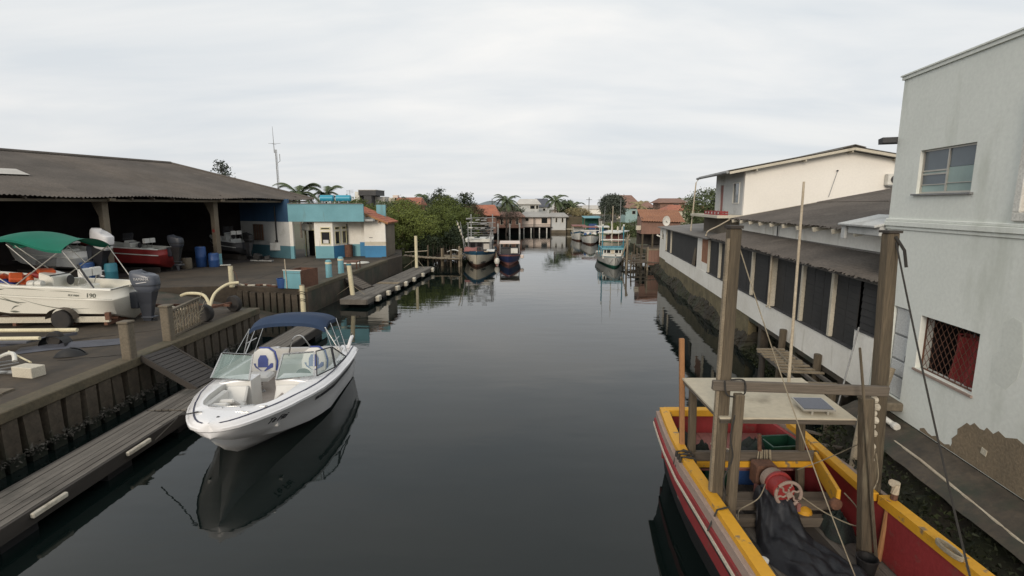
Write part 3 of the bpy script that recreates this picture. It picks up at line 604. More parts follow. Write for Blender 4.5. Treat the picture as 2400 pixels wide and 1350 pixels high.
def bprof(y):
    b, z, c, cz, k = (interp(t, y) for t in (bB, bZ, bC, bCz, bK))
    return [(0, k), (c * .55, k + (cz - k) * .5), (c, cz), (c + .045 * min(1, c * 8), cz + .005), (c + (b - c) * .55, cz + (z - .14 - cz) * .45), (max(0, b - .03), z - .13), (b, z - .10), (b + .03 * min(1, b * 8), z - .09), (b + .035 * min(1, b * 8), z - .04), (b, z - .02)]
hull = MB(); loft(hull, ys, bprof, [0] * 6 + [1, 0, 0])
b0 = bprof(6.15); hull.add([(x, 6.15, z) for x, z in b0[::-1]] + [(-x, 6.15, z) for x, z in b0[1:]], [tuple(range(2 * len(b0) - 1))])
h = hull.build('hull', ['gelcoat', 'ink'], bw, 35); weld(h)
# upper deck moulding: bow deck, gunwales and the coaming down to the cockpit floor
bI = [(.86, 0.0), (.88, .22), (.95, .40), (1.08, .54), (1.3, .63), (1.7, .70), (2.35, .74), (2.5, .72), (2.52, .24), (3.08, .24), (3.10, 1.0), (4.6, 1.0), (5.6, .92), (5.62, .80), (6.15, .78)]
def binn(y):
    for (a, p), (b, q_) in zip(bI, bI[1:]):
        if a <= y <= b: return p + (q_ - p) * (y - a) / (b - a)
    return 0.0
yd = sorted(set(ys + [p[0] for p in bI] + [.4, .6, 1.9, 2.2, 2.8, 3.8]))
def flz(y): return interp([(.8, .66), (1.4, .60), (2.0, .48), (2.6, .36), (6, .36)], y) - .01
def dprof(y):
    b, z = interp(bB, y), interp(bZ, y); i = min(binn(y), b - .14); 
    i = max(i, 0)
    up = z + .10 + (.05 if 2.5 < y < 3.1 else 0)
    return [(b, z - .02), (max(b - .03, b * .8), z + .02), (max(b - .14, i + .0, b * .35), z + .065), (i + (max(b - .14, i) - i) * .4, up - .01), (i, up - .012), (i, up - .03 if y < .86 else flz(y))]
dk = MB(); loft(dk, yd, dprof, [0, 0, 0, 0, 1]); d_ = dk.build('deck', ['gelcoat', 'vinyl'], bw, 40); weld(d_)
fl = MB(); fy_ = [.9, 1.0, 1.15, 1.4, 1.9, 2.5, 3.0, 3.1, 4.6, 6.1]; strip(fl, fy_, lambda y: (0, flz(y) + .01), lambda y: (min(.98, max(binn(y), .7 if y > 2.5 else 0) + .006), flz(y) + .01)); fl.build('cockpit_floor', 'carpet', bw)
for sg_ in (1, -1):
  st = MB(); strip(st, [y for y in ys if .09 <= y], lambda y: (interp(bB, y) - .085, interp(bZ, y) + .0465), lambda y: (interp(bB, y) - .115, interp(bZ, y) + .059), 0, (sg_,)); st.v = [(x, y, z + .003) for x, y, z in st.v]
  st.build('stripe', 'navystripe', bw)
  st = MB(); strip(st, [2.3 + .35 * i for i in range(11)], lambda y: (bprof(y)[4][0] + .05 * 0 + .58 * (bprof(y)[5][0] - bprof(y)[4][0]) + .006, bprof(y)[4][1] + .58 * (bprof(y)[5][1] - bprof(y)[4][1])), lambda y: (bprof(y)[4][0] + .78 * (bprof(y)[5][0] - bprof(y)[4][0]) + .006, bprof(y)[4][1] + .78 * (bprof(y)[5][1] - bprof(y)[4][1])), 0, (sg_,)); st.build('stripe', 'ink', bw)
def on_hull(y, f, sg=1):
    p = bprof(y); a, b = p[4], p[5]; return Vector((sg * (a[0] + f * (b[0] - a[0])), y, a[1] + f * (b[1] - a[1])))
def hull_text(txt, y, f, size, par, dy=.4, shear=.35, m='ink', xs=1.0):
    a, b, c = on_hull(y + dy / 2, f), on_hull(y - dy / 2, f), on_hull(y, f + .3); ex = (a - b).normalized(); up = (c - on_hull(y, f)); up = (up - ex * up.dot(ex)).normalized(); nz = ex.cross(up)
    E = Matrix((ex, up, nz)).transposed().to_euler(); return text(txt, size, m, par, on_hull(y, f) + nz * .012, E, shear=shear, xs=xs)
hull_text('Te Fiti', 1.12, .50, .20, bw, dy=.5)
def deck_text(txt, y, off, size):
    a = Vector((interp(bB, y + .2) - off, y + .2, interp(bZ, y + .2) + .05)); b = Vector((interp(bB, y - .2) - off, y - .2, interp(bZ, y - .2) + .05)); ex = (a - b).normalized(); up = Vector((-.86, 0, .5)); up = (up - ex * up.dot(ex)).normalized()
    text(txt, size, 'ink', bw, (a + b) / 2 + Vector((.0, 0, .02)), Matrix((ex, up, ex.cross(up))).transposed().to_euler(), shear=.4)
deck_text('S 2 m', 4.3, .13, .13)
# bow fittings
MB().lathe([(.04, 0), (.045, .02), (.02, .05), (0.012, .055)], 12, (.03, .30, 1.12)).build('bow_light', 'darkgrey', bw)
for x, y in ((.36, .55), (.25, .60), (-.42, .62)): MB().bx(x - .06, x + .06, y - .012, y + .012, 1.13, 1.155).bx(x - .012, x + .012, y - .012, y + .012, 1.09, 1.13).build('cleat', 'chrome', bw, rot=None)
MB().bx(.50, .62, .86, .885, 1.115, 1.14).build('cleat', 'chrome', bw)
rl = MB(); rl.tube(arc([(-.40, .98, 1.10), (-.36, .93, 1.16), (-.1, .80, 1.17), (.2, .80, 1.17), (.38, .90, 1.15), (.42, .97, 1.10)], 5), .012, 6)
for x in (-.1, .2): rl.tube([(x, .80, 1.17), (x, .80, 1.09)], .01, 6)
rl.build('bow_rail', 'chrome', bw, True)
ro = MB().tube(arc([(-.42, .62, 1.15), (-.55, .55, 1.14), (-.72, .62, 1.10), (-.86, .75, .95), (-1.3, .9, .5)], 6), .012, 6).build('mooring_line', 'ropedark', bw, True)
def cushion(mb, x0, x1, y0, y1, z0, z1, r=.04):
    mb.add([(x0, y0, z0), (x1, y0, z0), (x1, y1, z0), (x0, y1, z0), (x0, y0, z1 - r), (x1, y0, z1 - r), (x1, y1, z1 - r), (x0, y1, z1 - r), (x0 + r, y0 + r, z1), (x1 - r, y0 + r, z1), (x1 - r, y1 - r, z1), (x0 + r, y1 - r, z1)],
           [(3, 2, 1, 0), (0, 1, 5, 4), (1, 2, 6, 5), (2, 3, 7, 6), (3, 0, 4, 7), (4, 5, 9, 8), (5, 6, 10, 9), (6, 7, 11, 10), (7, 4, 8, 11), (8, 9, 10, 11)])
    return mb
# bow seats
for sg, y1 in ((-1, 2.30), (1, 2.30)):
    x0, x1 = sorted((sg * .27, sg * .66)); s1 = cushion(MB(), x0, x1, 1.22, y1, .56, .74, .05).build('bow_seat', 'vinyl', bw, True)
    x0, x1 = sorted((sg * .60, sg * .70)); cushion(MB(), x0, x1, 1.3, y1, .74, 1.0, .03).build('side_cushion', 'vinyl', s1)
    x0, x1 = sorted((sg * .27, sg * .68)); MB().slab([(x0, 2.22, .72), (x1, 2.22, .72), (x1, 2.46, 1.03), (x0, 2.46, 1.03)], .09).build('backrest', 'vinyl', s1, bev=.03)
s1 = MB(); s1.add([(.27, .92, .64), (.62, 1.04, .64), (.62, 1.04, .70), (.27, .92, .70)], [(0, 1, 2, 3)])
cf = MB(); n = 14; arcp = [(-.42 + .84 * i / n, .93 + .20 * (2 * i / n - 1) ** 2 * .9) for i in range(n + 1)]
cf.add([(x, y, .98) for x, y in arcp] + [(x, y + .14, .90) for x, y in arcp] + [(x, y + .14, .62) for x, y in arcp], [(i, i + 1, n + 2 + i, n + 1 + i) for i in range(n)] + [(n + 1 + i, n + 2 + i, 2 * n + 3 + i, 2 * n + 2 + i) for i in range(n)]); cf.v = [(x, y + .05, z + .06) for x, y, z in cf.v]
cf.build('bow_cushion', 'vinyl', bw, 40)
MB().box((-.43, 1.62, .86), (.26, .10, .50), (62, 0, 8)).build('folded_cushion', 'vinyl', bw, bev=.03); MB().box((-.40, 1.86, .84), (.26, .10, .46), (58, 0, 4)).build('folded_cushion', 'vinyl', bw, bev=.03)
MB().box((.56, 1.75, .90), (.05, .42, .24), (0, -10, 0)).build('side_panel', 'carpet', bw, bev=.02)
# consoles behind the bow cockpit
for sg in (-1, 1):
    x0, x1 = sorted((sg * .245, sg * .90)); MB().bx(x0, x1, 2.53, 3.07, .40, 1.075).build('console', 'gelcoat', bw, bev=.04)
MB().lathe([(.15, -.012), (.165, 0), (.15, .012)], 20, (.58, 3.28, .98), axis='Y').build('steering_wheel', 'ink', bw)
# windshield: two front panes, centre gap, curved side panes
def pane(q_, par, th=.03, fr='chrome', gl='windshield', nm='window'):
    q_ = [Vector(p) for p in q_]; f_ = MB()
    for a, b in zip(q_, q_[1:] + q_[:1]): f_.beam(a, b, th, th)
    o = f_.build(nm, fr, par); MB().add(q_, [tuple(range(len(q_)))]).build('pane', gl, o, fix=False); return o
ws = MB()
zb, zt = 1.13, 1.60
pane([(-1.08, 2.72, zb), (-.26, 2.50, zb), (-.30, 2.92, zt), (-.98, 3.12, zt)], bw, label if False else .03)
pane([(.26, 2.50, zb), (.95, 2.68, zb), (.88, 3.08, zt), (.30, 2.92, zt)], bw)
pane([(1.0, 2.74, zb - .01), (1.20, 3.45, zb - .03), (1.10, 3.62, zt - .04), (.91, 3.12, zt)], bw, .022, 'ink')
pane([(1.21, 3.50, zb - .03), (1.235, 4.45, zb - .05), (1.11, 3.68, zt - .05)], bw, .022, 'ink')
pane([(-1.12, 2.78, zb - .01), (-1.21, 3.45, zb - .03), (-1.10, 3.62, zt - .04), (-.98, 3.16, zt)], bw, .022, 'ink')
pane([(-1.215, 3.50, zb - .03), (-1.235, 4.45, zb - .05), (-1.11, 3.68, zt - .05)], bw, .022, 'ink')
# bucket seats, white with blue panels
for sg in (-1, 1):
    x = sg * .56
    se = MB().lathe([(.10, .366), (.05, .42), (.05, .70)], 12, (x, 3.95, 0)).build('bucket_seat', 'chrome', bw)
    cushion(MB(), x - .26, x + .26, 3.68, 4.15, .70, .84, .05).build('seat', 'vinyl', se, True)
    bk = MB(); pts = [(-.27, 0), (.27, 0), (.28, .25), (.22, .48), (.10, .58), (-.10, .58), (-.22, .48), (-.28, .25)]
    vs = [(x + a, 4.16 + c * .22, .80 + c) for a, c in pts] + [(x + a * .9, 4.28 + c * .22, .80 + c * .97) for a, c in pts]; k = len(pts)
    bk.add(vs, [tuple(range(k)), tuple(range(2 * k - 1, k - 1, -1))] + [(i, k + i, k + (i + 1) % k, (i + 1) % k) for i in range(k)]); bk.build('backrest', 'vinyl', se, bev=.02)
    bp = MB(); pts = [(-.11, .12), (.11, .12), (.11, .32), (.06, .42), (-.06, .42), (-.11, .32)]; bp.add([(x + a, 4.145 + c * .22, .80 + c) for a, c in pts], [tuple(range(6))])
    for a in (-.21, .17): bp.add([(x + a, 4.145 + c * .22, .80 + c) for a, c in ((0, 0),)] + [(x + a + .05, 4.145 + .12 * .22, .92), (x + a + .05, 4.145 + .22 * .22, 1.02), (x + a, 4.145 + .22 * .22, 1.02)], [(0, 1, 2, 3)])
    bp.build('panel', 'vinylblue', se, fix=False)
    MB().tube([(x + .285, 4.22, .82), (x + .295, 4.28, 1.05), (x + .235, 4.33, 1.29), (x + .10, 4.35, 1.39), (x - .10, 4.35, 1.39)], .022, 6).build('piping', 'vinylblue', se)
cushion(MB(), -.9, .9, 5.15, 5.62, .37, .75, .05).build('rear_bench', 'vinyl', bw, True); cushion(MB(), -.9, .9, 5.58, 5.75, .72, 1.02, .04).build('rear_backrest', 'vinyl', bw, True)
cushion(MB(), -.78, .78, 5.78, 6.13, .60, .93, .04).build('engine_cover', 'gelcoat', bw, True)
MB().bx(-.95, .95, 6.15, 6.55, .22, .30).build('swim_platform', 'gelcoat', bw, bev=.02)
MB().tube(arc([(1.02, 5.75, .95), (1.05, 5.95, 1.15), (1.06, 6.12, 1.22)], 5), .045, 8).build('stern_arch', 'gelcoat', bw, True)
MB().tube([(1.0, 6.1, .92), (1.06, 6.1, 1.32)], .014, 6).build('stern_light', 'chrome', bw)
MB().tube(arc([(-.15, 4.75, 1.05), (-.05, 4.72, 1.45), (.08, 4.7, 1.60), (.22, 4.7, 1.56), (.42, 4.75, 1.15)], 5), .018, 6).build('grab_frame', 'chrome', bw, True)
# folding canopy
cv = MB()
def canopy(u, v):
    x = -1.0 + 1.72 * u; y = 4.72 + 1.25 * v; cr = 1 - (2 * u - 1) ** 2
    return (x, y, 1.84 + .13 * cr ** .7 + .10 * math.sin(PI * v) - .04 * math.cos(2 * PI * v * 1.5) * .5 - .07 * (abs(2 * u - 1) ** 6))
cv.grid(canopy, 20, 14); cv.grid(lambda u, v: Vector(canopy(u, v)) - Vector((0, 0, .015)), 20, 14)
for e in (0, 1):
    cv.grid(lambda u, v: Vector(canopy(u, e)) - Vector((0, 0, .09 * v)), 20, 1); cv.grid(lambda u, v: Vector(canopy(e, u)) - Vector((0, 0, .09 * v)), 14, 1)
cv.build('canopy', 'navycloth', bw, 50)
for sg in (-1, 1):
    fr = MB(); b_ = Vector((sg * 1.16, 4.6, .98))
    for y in (4.76, 5.3, 5.92): fr.tube([b_ if y != 5.92 else Vector((sg * 1.12, 5.2, .95)), (sg * .86 - .14, y, 1.80)], .013, 6)
    fr.tube([(sg * 1.0 - .08, 4.68, 1.42), (sg * .98 - .07, 5.3, 1.42)], .010, 6); fr.tube([(sg * 1.19, 3.8, 1.02), (sg * .86 - .14, 4.76, 1.80)], .006, 5)
    fr.build('canopy_frame', 'chrome', bw)

# ================================================================ yellow and red wooden fishing boat (right foreground)
FX, FY = 3.70, 6.0
fb = thing('fishing_boat', 'yellow and red wooden fishing boat with a timber gallows and plywood roof', 'boat', (FX, FY, 0)); OF = (-FX, -FY, 0)
def hw_(y): return 1.165 * (min(1, max(0, (y - .5) / 3.6)) ** .5) - .22 * max(0, (y - 7.0) / 2.0) ** 1.4
def shr(y): return 1.30 + .45 * max(0, (4.2 - y) / 3.7) ** 1.5
yy = [.5, .6, .8, 1.1, 1.6, 2.2, 3.0, 3.8, 4.6, 5.4, 6.2, 7.0, 7.8, 8.4, 9.0]
def side(y, o, z): return (max(0, hw_(y) + o if hw_(y) > .05 else o * .5), shr(y) + z)
def fh(y):
    b = hw_(y); s0 = shr(y); return [(0, -.55 if y > 1.5 else -.55 + (1.5 - y) * 1.1), (b * .45, -.42 if y > 1.5 else -.42 + (1.5 - y) * 1.1), (b * .86, .02), (max(b - .02, 0) + .02, s0 - .42), (b + .05, s0 - .30)]
hl_ = MB(); loft(hl_, yy, fh, [0, 0, 0, 0]); 
hl_.v = [(x + FX, y, z) for x, y, z in hl_.v]; p9 = fh(9.0); hl_.add([(FX + x, 9.0, z) for x, z in p9[::-1]] + [(FX - x, 9.0, z) for x, z in p9[1:]] , [tuple(range(2 * len(p9) - 1))])
weld(hl_.build('hull', 'black', fb, 40, loc=OF))
def rail(name, m, o0, z0, o1, z1, y0=.5, y1=9.0, sides=(1, -1), th=None, par=fb):
    r = MB(); Y = [y0] + [y for y in yy if y0 < y < y1] + [y1]
    strip(r, Y, lambda y: side(y, o0, z0), lambda y: side(y, o1, z0), 0, sides); strip(r, Y, lambda y: side(y, o0, z1), lambda y: side(y, o1, z1), 0, sides)
    strip(r, Y, lambda y: side(y, o0, z0), lambda y: side(y, o0, z1), 0, sides); strip(r, Y, lambda y: side(y, o1, z0), lambda y: side(y, o1, z1), 0, sides)
    for y in (y0, y1):
        for sg in sides: r.add([(sg * side(y, a, b)[0], y, side(y, a, b)[1]) for a, b in ((o0, z0), (o1, z0), (o1, z1), (o0, z1))], [(0, 1, 2, 3)])
    r.v = [(x + FX, y, z) for x, y, z in r.v]; return r.build(name, m, par, loc=OF)
rail('gunwale', 'yellowboat', -.13, -.12, .02, 0, sides=(-1,)); rail('gunwale', 'yellowboat', -.13, -.12, .02, 0, .5, 6.10, (1,)); 
rail('rub_rail', 'greige', .021, -.20, .085, -.07); rail('rub_rail', 'redboat', .02, -.27, .115, -.202); rail('rub_rail', 'cream', .02, -.315, .13, -.272)
rail('inner_bulwark', 'redboat', -.11, -.82, -.04, -.122)
# the raised right-hand rail aft of the gallows
tm = MB(); tm.beam((4.80, 8.95, 1.24), (4.83, 8.1, 1.24), .13, .12); tm.beam((4.83, 8.1, 1.235), (4.72, 6.15, 1.235), .13, .12); tm.build('gunwale', 'yellowboat', fb, loc=OF, bev=.012)
tm = MB(); tm.beam((4.78, 7.75, 1.12), (4.36, 6.30, 1.12), .05, .26, up=(0, 0, 1)); tm.build('bulwark_plank', 'yellowboat', fb, loc=OF, bev=.01)
MB().lathe([(.035, 0), (.075, .01), (.08, .03), (.075, .07), (.035, .08)], 14, (4.33, 6.26, 1.05), axis='Y').build('rope_roller', 'rust', fb, loc=OF)
MB().beam((2.80, 8.94, 1.24), (4.70, 8.94, 1.24), .15, .13).build('transom_cap', 'yellowboat', fb, loc=OF, bev=.012)
MB().bx(2.82, 4.64, 8.97, 9.03, .3, 1.17).build('transom', 'redboat', fb, loc=OF)
# deck planks
q = random.Random(11)
for i in range(13):
    x0 = 2.62 + i * .168; y0 = .5 + max(0, 3.6 * (abs(x0 + .08 - FX) / 1.12) ** 2) + .1
    MB().bx(x0 + .004, x0 + .164, y0, 8.75 if 2.85 < x0 < 4.38 else 7.5, .42, .47 + q.uniform(-.004, .004)).build('deck_plank', 'darkwood' if i % 4 == 1 else 'woody', fb, loc=OF)
for i in range(9): MB().bx(2.83 + i * .195 + .003, 2.83 + (i + 1) * .195 - .003, 7.62, 8.93, .80, .83 + q.uniform(-.003, .003)).build('aft_deck_plank', 'redfaded', fb, loc=OF)
MB().bx(2.82, 4.58, 8.80, 8.85, .42, .79).build('bulkhead', 'darkwood', fb, loc=OF)
MB().bx(2.66, 4.72, 7.36, 7.43, 1.10, 1.25).build('cross_plank', 'woodx', fb, loc=OF, bev=.008); MB().bx(2.66, 4.70, 7.345, 7.445, 1.00, 1.095).build('cross_beam', 'yellowboat', fb, loc=OF, bev=.008)
MB().bx(2.66, 4.74, 6.78, 7.02, .64, .80).build('winch_beam', 'woodx', fb, loc=OF, bev=.01); MB().bx(2.66, 4.74, 6.62, 6.74, .48, .62).build('winch_beam', 'woodx', fb, loc=OF, bev=.01)
# plywood roof on posts
MB().slab([(2.62, 6.10, 2.36), (4.31, 6.05, 2.36), (4.46, 7.56, 2.37), (2.62, 7.56, 2.37)], .025).build('roof', 'plyroof', fb, loc=OF)
fr = MB(); fr.beam((2.63, 6.12, 2.31), (4.30, 6.07, 2.31), .04, .06); fr.beam((2.65, 7.53, 2.31), (4.44, 7.53, 2.31), .04, .06); fr.beam((2.66, 6.12, 2.31), (2.66, 7.55, 2.31), .04, .06); fr.beam((4.28, 6.1, 2.31), (4.42, 7.53, 2.31), .04, .06); fr.build('roof_frame', 'woodx', fb, loc=OF)
for x, y, z in ((2.78, 7.40, 1.0), (4.52, 7.42, .48)): MB().beam((x, y, z), (x - (.02 if x < 3 else .1), y + .06, 2.28), .10, .10, up=(0, 1, 0)).build('roof_post', 'woodz', fb, loc=OF, bev=.008)
MB().beam((2.70, 7.50, .5), (2.60, 7.62, 2.98), .075, .06, up=(0, 1, 0)).build('stern_pole', 'woodorange', fb, loc=OF, bev=.008)
# timber gallows
g1 = MB(); g1.beam((2.675, 6.22, .50), (2.685, 6.22, 4.72), .15, .15, up=(0, 1, 0), w2=.14, h2=.14); g1.build('gallows_post', 'woodz', fb, loc=OF, bev=.012)
MB().beam((2.586, 6.17, 1.32), (2.596, 6.17, 4.60), .035, .05, up=(0, 1, 0)).build('lit_edge_strip', 'woodpale', fb, loc=OF)  # pale strip stands for the lit edge of the post
MB().beam((4.84, 6.32, .50), (4.655, 6.32, 4.66), .15, .15, up=(0, 1, 0), w2=.14, h2=.14).build('gallows_post', 'woodz', fb, loc=OF, bev=.012)
MB().bx(2.60, 2.76, 6.13, 6.31, 4.72, 4.755).build('post_cap', 'darkwood', fb, loc=OF); MB().bx(4.57, 4.74, 6.23, 6.41, 4.66, 4.69).build('post_cap', 'darkwood', fb, loc=OF)
MB().beam((2.50, 6.11, 2.78), (4.70, 6.11, 2.70), .07, .125, up=(0, 0, 1)).build('gallows_beam', 'woodx', fb, loc=OF, bev=.01)
MB().beam((2.78, 5.98, .6), (2.80, 6.02, 2.70), .11, .10, up=(0, 1, 0)).build('gallows_brace', 'woodz', fb, loc=OF, bev=.01)
MB().beam((4.52, 5.92, .45), (4.36, 6.0, 2.66), .14, .12, up=(0, 1, 0)).build('gallows_brace', 'woodz', fb, loc=OF, bev=.01)
MB().tube([(4.60, 5.80, .46), (4.36, 5.86, 2.0), (4.14, 5.9, 3.32)], [.022, .02, .014], 7).build('boat_hook_pole', 'woodz', fb, loc=OF)
MB().tube([(4.13, 7.32, 2.38), (4.09, 7.32, 5.32)], [.023, .016], 8).build('radio_mast', 'pvc', fb, loc=OF)
for i in range(11): MB().lathe([(.03, -.035), (.045, -.02), (.045, .02), (.03, .035)], 8, (4.56 + .02 * (i % 2), 6.13 - .02 * (i % 2), 2.58 - i * .088), axis='X').build('net_float', 'foam', fb, loc=OF)
# pipes lashed to the right post
pv = MB(); pv.tube([(4.80, 5.98, .48), (4.86, 6.0, 1.38)], .04, 8); pv.build('exhaust_pipe', 'rust', fb, loc=OF); MB().tube([(4.72, 5.95, .48), (4.78, 5.97, 1.30)], .032, 8).build('exhaust_pipe', 'woodorange', fb, loc=OF)
MB().tube([(4.86, 6.0, 1.38), (4.865, 6.0, 1.52), (4.78, 5.96, 1.55)], .045, 10).build('pipe_elbow', 'pvc', fb, loc=OF)
MB().tube([(4.81, 5.93, .62), (4.82, 5.935, .86)], .044, 8).build('pipe_sleeve', 'plasticwhite', fb, loc=OF)
# winch with spoked flywheel
wn = MB(); wn.lathe([(.05, -.36), (.15, -.35), (.16, -.30), (.16, -.02), (.155, .0)], 20, (3.78, 6.62, 1.02), axis='Y'); w1 = wn.build('winch', 'red', fb, 35, loc=OF, rot=None); w1.location = (-FX, -FY + .30, .05)
MB().lathe([(.17, -.01), (.172, 0), (.172, .11), (.17, .12)], 20, (3.78, 6.50, 1.02), axis='Y').build('drum_band', 'greige', w1, 35)
MB().lathe([(.15, 0), (.19, .01), (.19, .05), (.15, .06)], 20, (3.80, 6.43, 1.02), axis='Y').build('drum_flange', 'red', w1, 35); MB().lathe([(.10, 0), (.14, .02), (.14, .10), (.10, .11)], 20, (3.82, 6.32, 1.0), axis='Y').build('drum', 'rust', w1, 35)
fw = MB(); cx_, cy_, cz_ = 3.84, 6.26, .985
fw.tube([(cx_ + .175 * math.cos(2 * PI * k / 28), cy_, cz_ + .175 * math.sin(2 * PI * k / 28)) for k in range(29)], .024, 8)
for k in range(6):
    a = 2 * PI * k / 6 + .3; fw.tube(arc([(cx_ + r_ * math.cos(a + d_), cy_, cz_ + r_ * math.sin(a + d_)) for r_, d_ in ((.03, 0), (.08, .28), (.12, -.05), (.165, .05))], 4), .014, 6)
fw.lathe([(.045, -.03), (.045, .03)], 12, (cx_, cy_, cz_), axis='Y'); fw.build('flywheel', 'greige', w1, 40)
MB().beam((3.62, 6.75, .80), (3.78, 6.22, .80), .05, .12).beam((3.98, 6.75, .80), (3.98, 6.22, .80), .05, .12).build('winch_frame', 'redfaded', w1); MB().bx(3.62, 3.94, 6.72, 6.98, .80, 1.14).build('engine_block', 'rust', w1, bev=.03)
MB().tube([(3.72, 6.9, 1.3), (3.72, 6.95, 1.55)], .03, 8).build('engine_exhaust', 'rust', w1)
# solar panel on the roof, plank ends, straps
so = MB(); so.slab([(3.70, 6.16, 2.435), (4.10, 6.14, 2.435), (4.13, 6.50, 2.465), (3.73, 6.52, 2.465)], .022); sp = so.build('solar_panel', 'alu', None); sp['x'] = 1
del sp['x']; tag(sp, 'small dark solar panel on the plywood roof of the fishing boat', 'solar panel')
MB().add([(3.72, 6.18, 2.4425), (4.085, 6.16, 2.4425), (4.11, 6.485, 2.4655), (3.745, 6.50, 2.4655)], [(0, 1, 2, 3)]).build('cells', 'solar', sp, fix=False)
for x in (3.82, 4.02): MB().bx(x - .012, x + .012, 6.17, 6.19, 2.361, 2.42).build('leg', 'alu', sp)
for x in (3.84, 4.04): MB().bx(x - .012, x + .012, 6.46, 6.48, 2.366, 2.44).build('leg', 'alu', sp)
sn = MB(); 
for k in range(3): sn.tube([(2.47 + .0 * k, 7.1 + k * .09, 1.02), (2.50, 7.08 + k * .09, 1.31), (2.60, 7.06 + k * .1, 1.325), (2.70, 7.05 + k * .1, 1.30), (2.72, 7.05 + k * .1, 1.1)], .022, 6)
tag(sn.build('lashing_rope', 'ropedark', None, True), 'dark rope lashed around the left yellow rail of the fishing boat', 'rope')
sn = MB().tube([(2.40, 5.72, 1.05), (2.52, 5.76, 1.31), (2.68, 5.80, 1.32)], .012, 5); tag(sn.build('rope', 'ropedark', None), 'short thin cord over the left yellow rail near the gallows', 'rope')
sn = MB().lathe([(.05, 0), (.055, .01), (.055, .03), (.03, .045)], 14, (2.74, 5.03, 1.16)); tag(sn.build('float_cap', 'plasticwhite', None), 'round white cap on the inside of the yellow rail', 'cap')
# tarpaulin in the well
tp = MB(); qq = random.Random(5)
def tarp(u, v):
    xl = 3.46 - .17 * math.sin(PI * min(1, v * 1.3)) + .04 * math.sin(11 * v); xr = 3.80 + .80 * v ** .8 + .05 * math.sin(13 * v + 1)
    x = xl + (xr - xl) * u; y = 6.78 - 1.75 * v + .05 * math.sin(6 * u)
    z = .36 * math.exp(-(v * 4.2) ** 2) + .09 * math.sin(PI * u) ** .7 * (1 - .4 * v)
    f = .055 * abs(math.sin(4.2 * u + 5 * v + .6)) ** 1.5 + .035 * abs(math.sin(8.5 * u - 10 * v + 1)) + .04 * abs(math.sin(15 * v + 5 * u)) + .012 * math.sin(33 * u + 27 * v)
    e = min(1, min(u, 1 - u, 1 - v) * 10); return (x, y, .475 + z * (1 if v < .12 else max(e, .15)) + f * e + .004)
tp.grid(tarp, 44, 44); tag(tp.build('tarpaulin', 'tarp', None, True), 'crumpled dark blue-black tarpaulin in the well of the fishing boat', 'tarpaulin')
# crates and nets
def crate(name, m, label, loc, rz, sz):
    t = thing(name, label, 'crate', loc, rz); a, b, c = sz; cm = MB(); cm.bx(-a, a, -b, -b + .02, .02, c); cm.bx(-a, a, b - .02, b, .02, c); cm.bx(-a, -a + .02, -b + .021, b - .021, .02, c); cm.bx(a - .02, a, -b + .021, b - .021, .02, c); cm.build('side', m, t); MB().bx(-a, a, -b, b, 0, .019).build('base', m, t)
    rm = MB(); rm.bx(-a - .015, a + .015, -b - .015, -b, c - .04, c + .004); rm.bx(-a - .015, a + .015, b, b + .015, c - .04, c + .004); rm.bx(-a - .015, -a, -b, b, c - .04, c + .004); rm.bx(a, a + .015, -b, b, c - .04, c + .004); rm.build('rim', m, t); return t
t = crate('fish_crate', 'plasticgreen', 'green plastic crate under the cross plank, beside the blue one', (3.32, 7.85, .475), 4, (.19, .12, .28)); MB().box((-.06, -.128, .17), (.07, .006, .09), (0, 12, 0)).build('sticker', 'letterwhite', t)
crate('fish_crate', 'plasticblue', 'blue plastic crate under the cross plank, next to the engine', (3.84, 7.88, .475), -5, (.2, .12, .26))
crate('fish_crate', 'plasticgreen', 'large green crate on the aft deck under the plywood roof', (4.42, 7.90, .835), 6, (.26, .2, .34))
def heap(name, label, loc, sz, m, seed, cat='fishing net'):
    q = random.Random(seed); ph = [q.uniform(0, 6) for _ in range(6)]
    t = MB(); t.grid(lambda u, v: ((v * sz[0] * (1 + .15 * math.sin(5 * u * 2 * PI + ph[0]))) * math.cos(2 * PI * u), (v * sz[1] * (1 + .15 * math.sin(4 * u * 2 * PI + ph[1]))) * math.sin(2 * PI * u), sz[2] * (1 - v ** 2) * (1 + .25 * math.sin(7 * v + ph[2]) * math.sin(6 * u * PI + ph[3])) + .03 * math.sin(40 * u + 20 * v) * (1 - v) + .004), 30, 12)
    return tag(t.build(name, m, None, True, loc=loc), label, cat)
heap('net_heap', 'heap of dark green net beside the large green crate on the aft deck', (4.02, 7.95, .83), (.36, .26, .32), 'net', 3); heap('net_heap', 'dark net bundled in the far left corner of the stern', (2.98, 8.5, .83), (.22, .3, .25), 'net', 4); heap('net_heap', 'small black net pile on the cross plank by the left gallows post', (3.05, 7.75, .83), (.3, .14, .34), 'net', 5)
t = thing('broom_handle', 'pale pole lying across the faded red aft deck', 'pole', (3.75, 8.05, .86)); MB().tube([(-.28, .35, .02), (.25, -.3, .06)], .016, 6).build('pole', 'pvc', t)
bk = MB().lathe([(.09, 0), (.12, .2), (.125, .2), (.125, .215), (.11, .215), (.085, .02)], 16); tag(bk.build('bucket', 'black', None, True, loc=(4.40, 5.72, .475)), 'black bucket on the deck right of the tarpaulin', 'bucket')
bk = MB().box((0, 0, .035), (.16, .10, .06), (4, 3, 24)); tag(bk.build('plastic_bag', 'plasticwhite', None, bev=.025, loc=(4.33, 5.50, .475)), 'crumpled pale plastic bag on the deck beside the black bucket', 'bag')
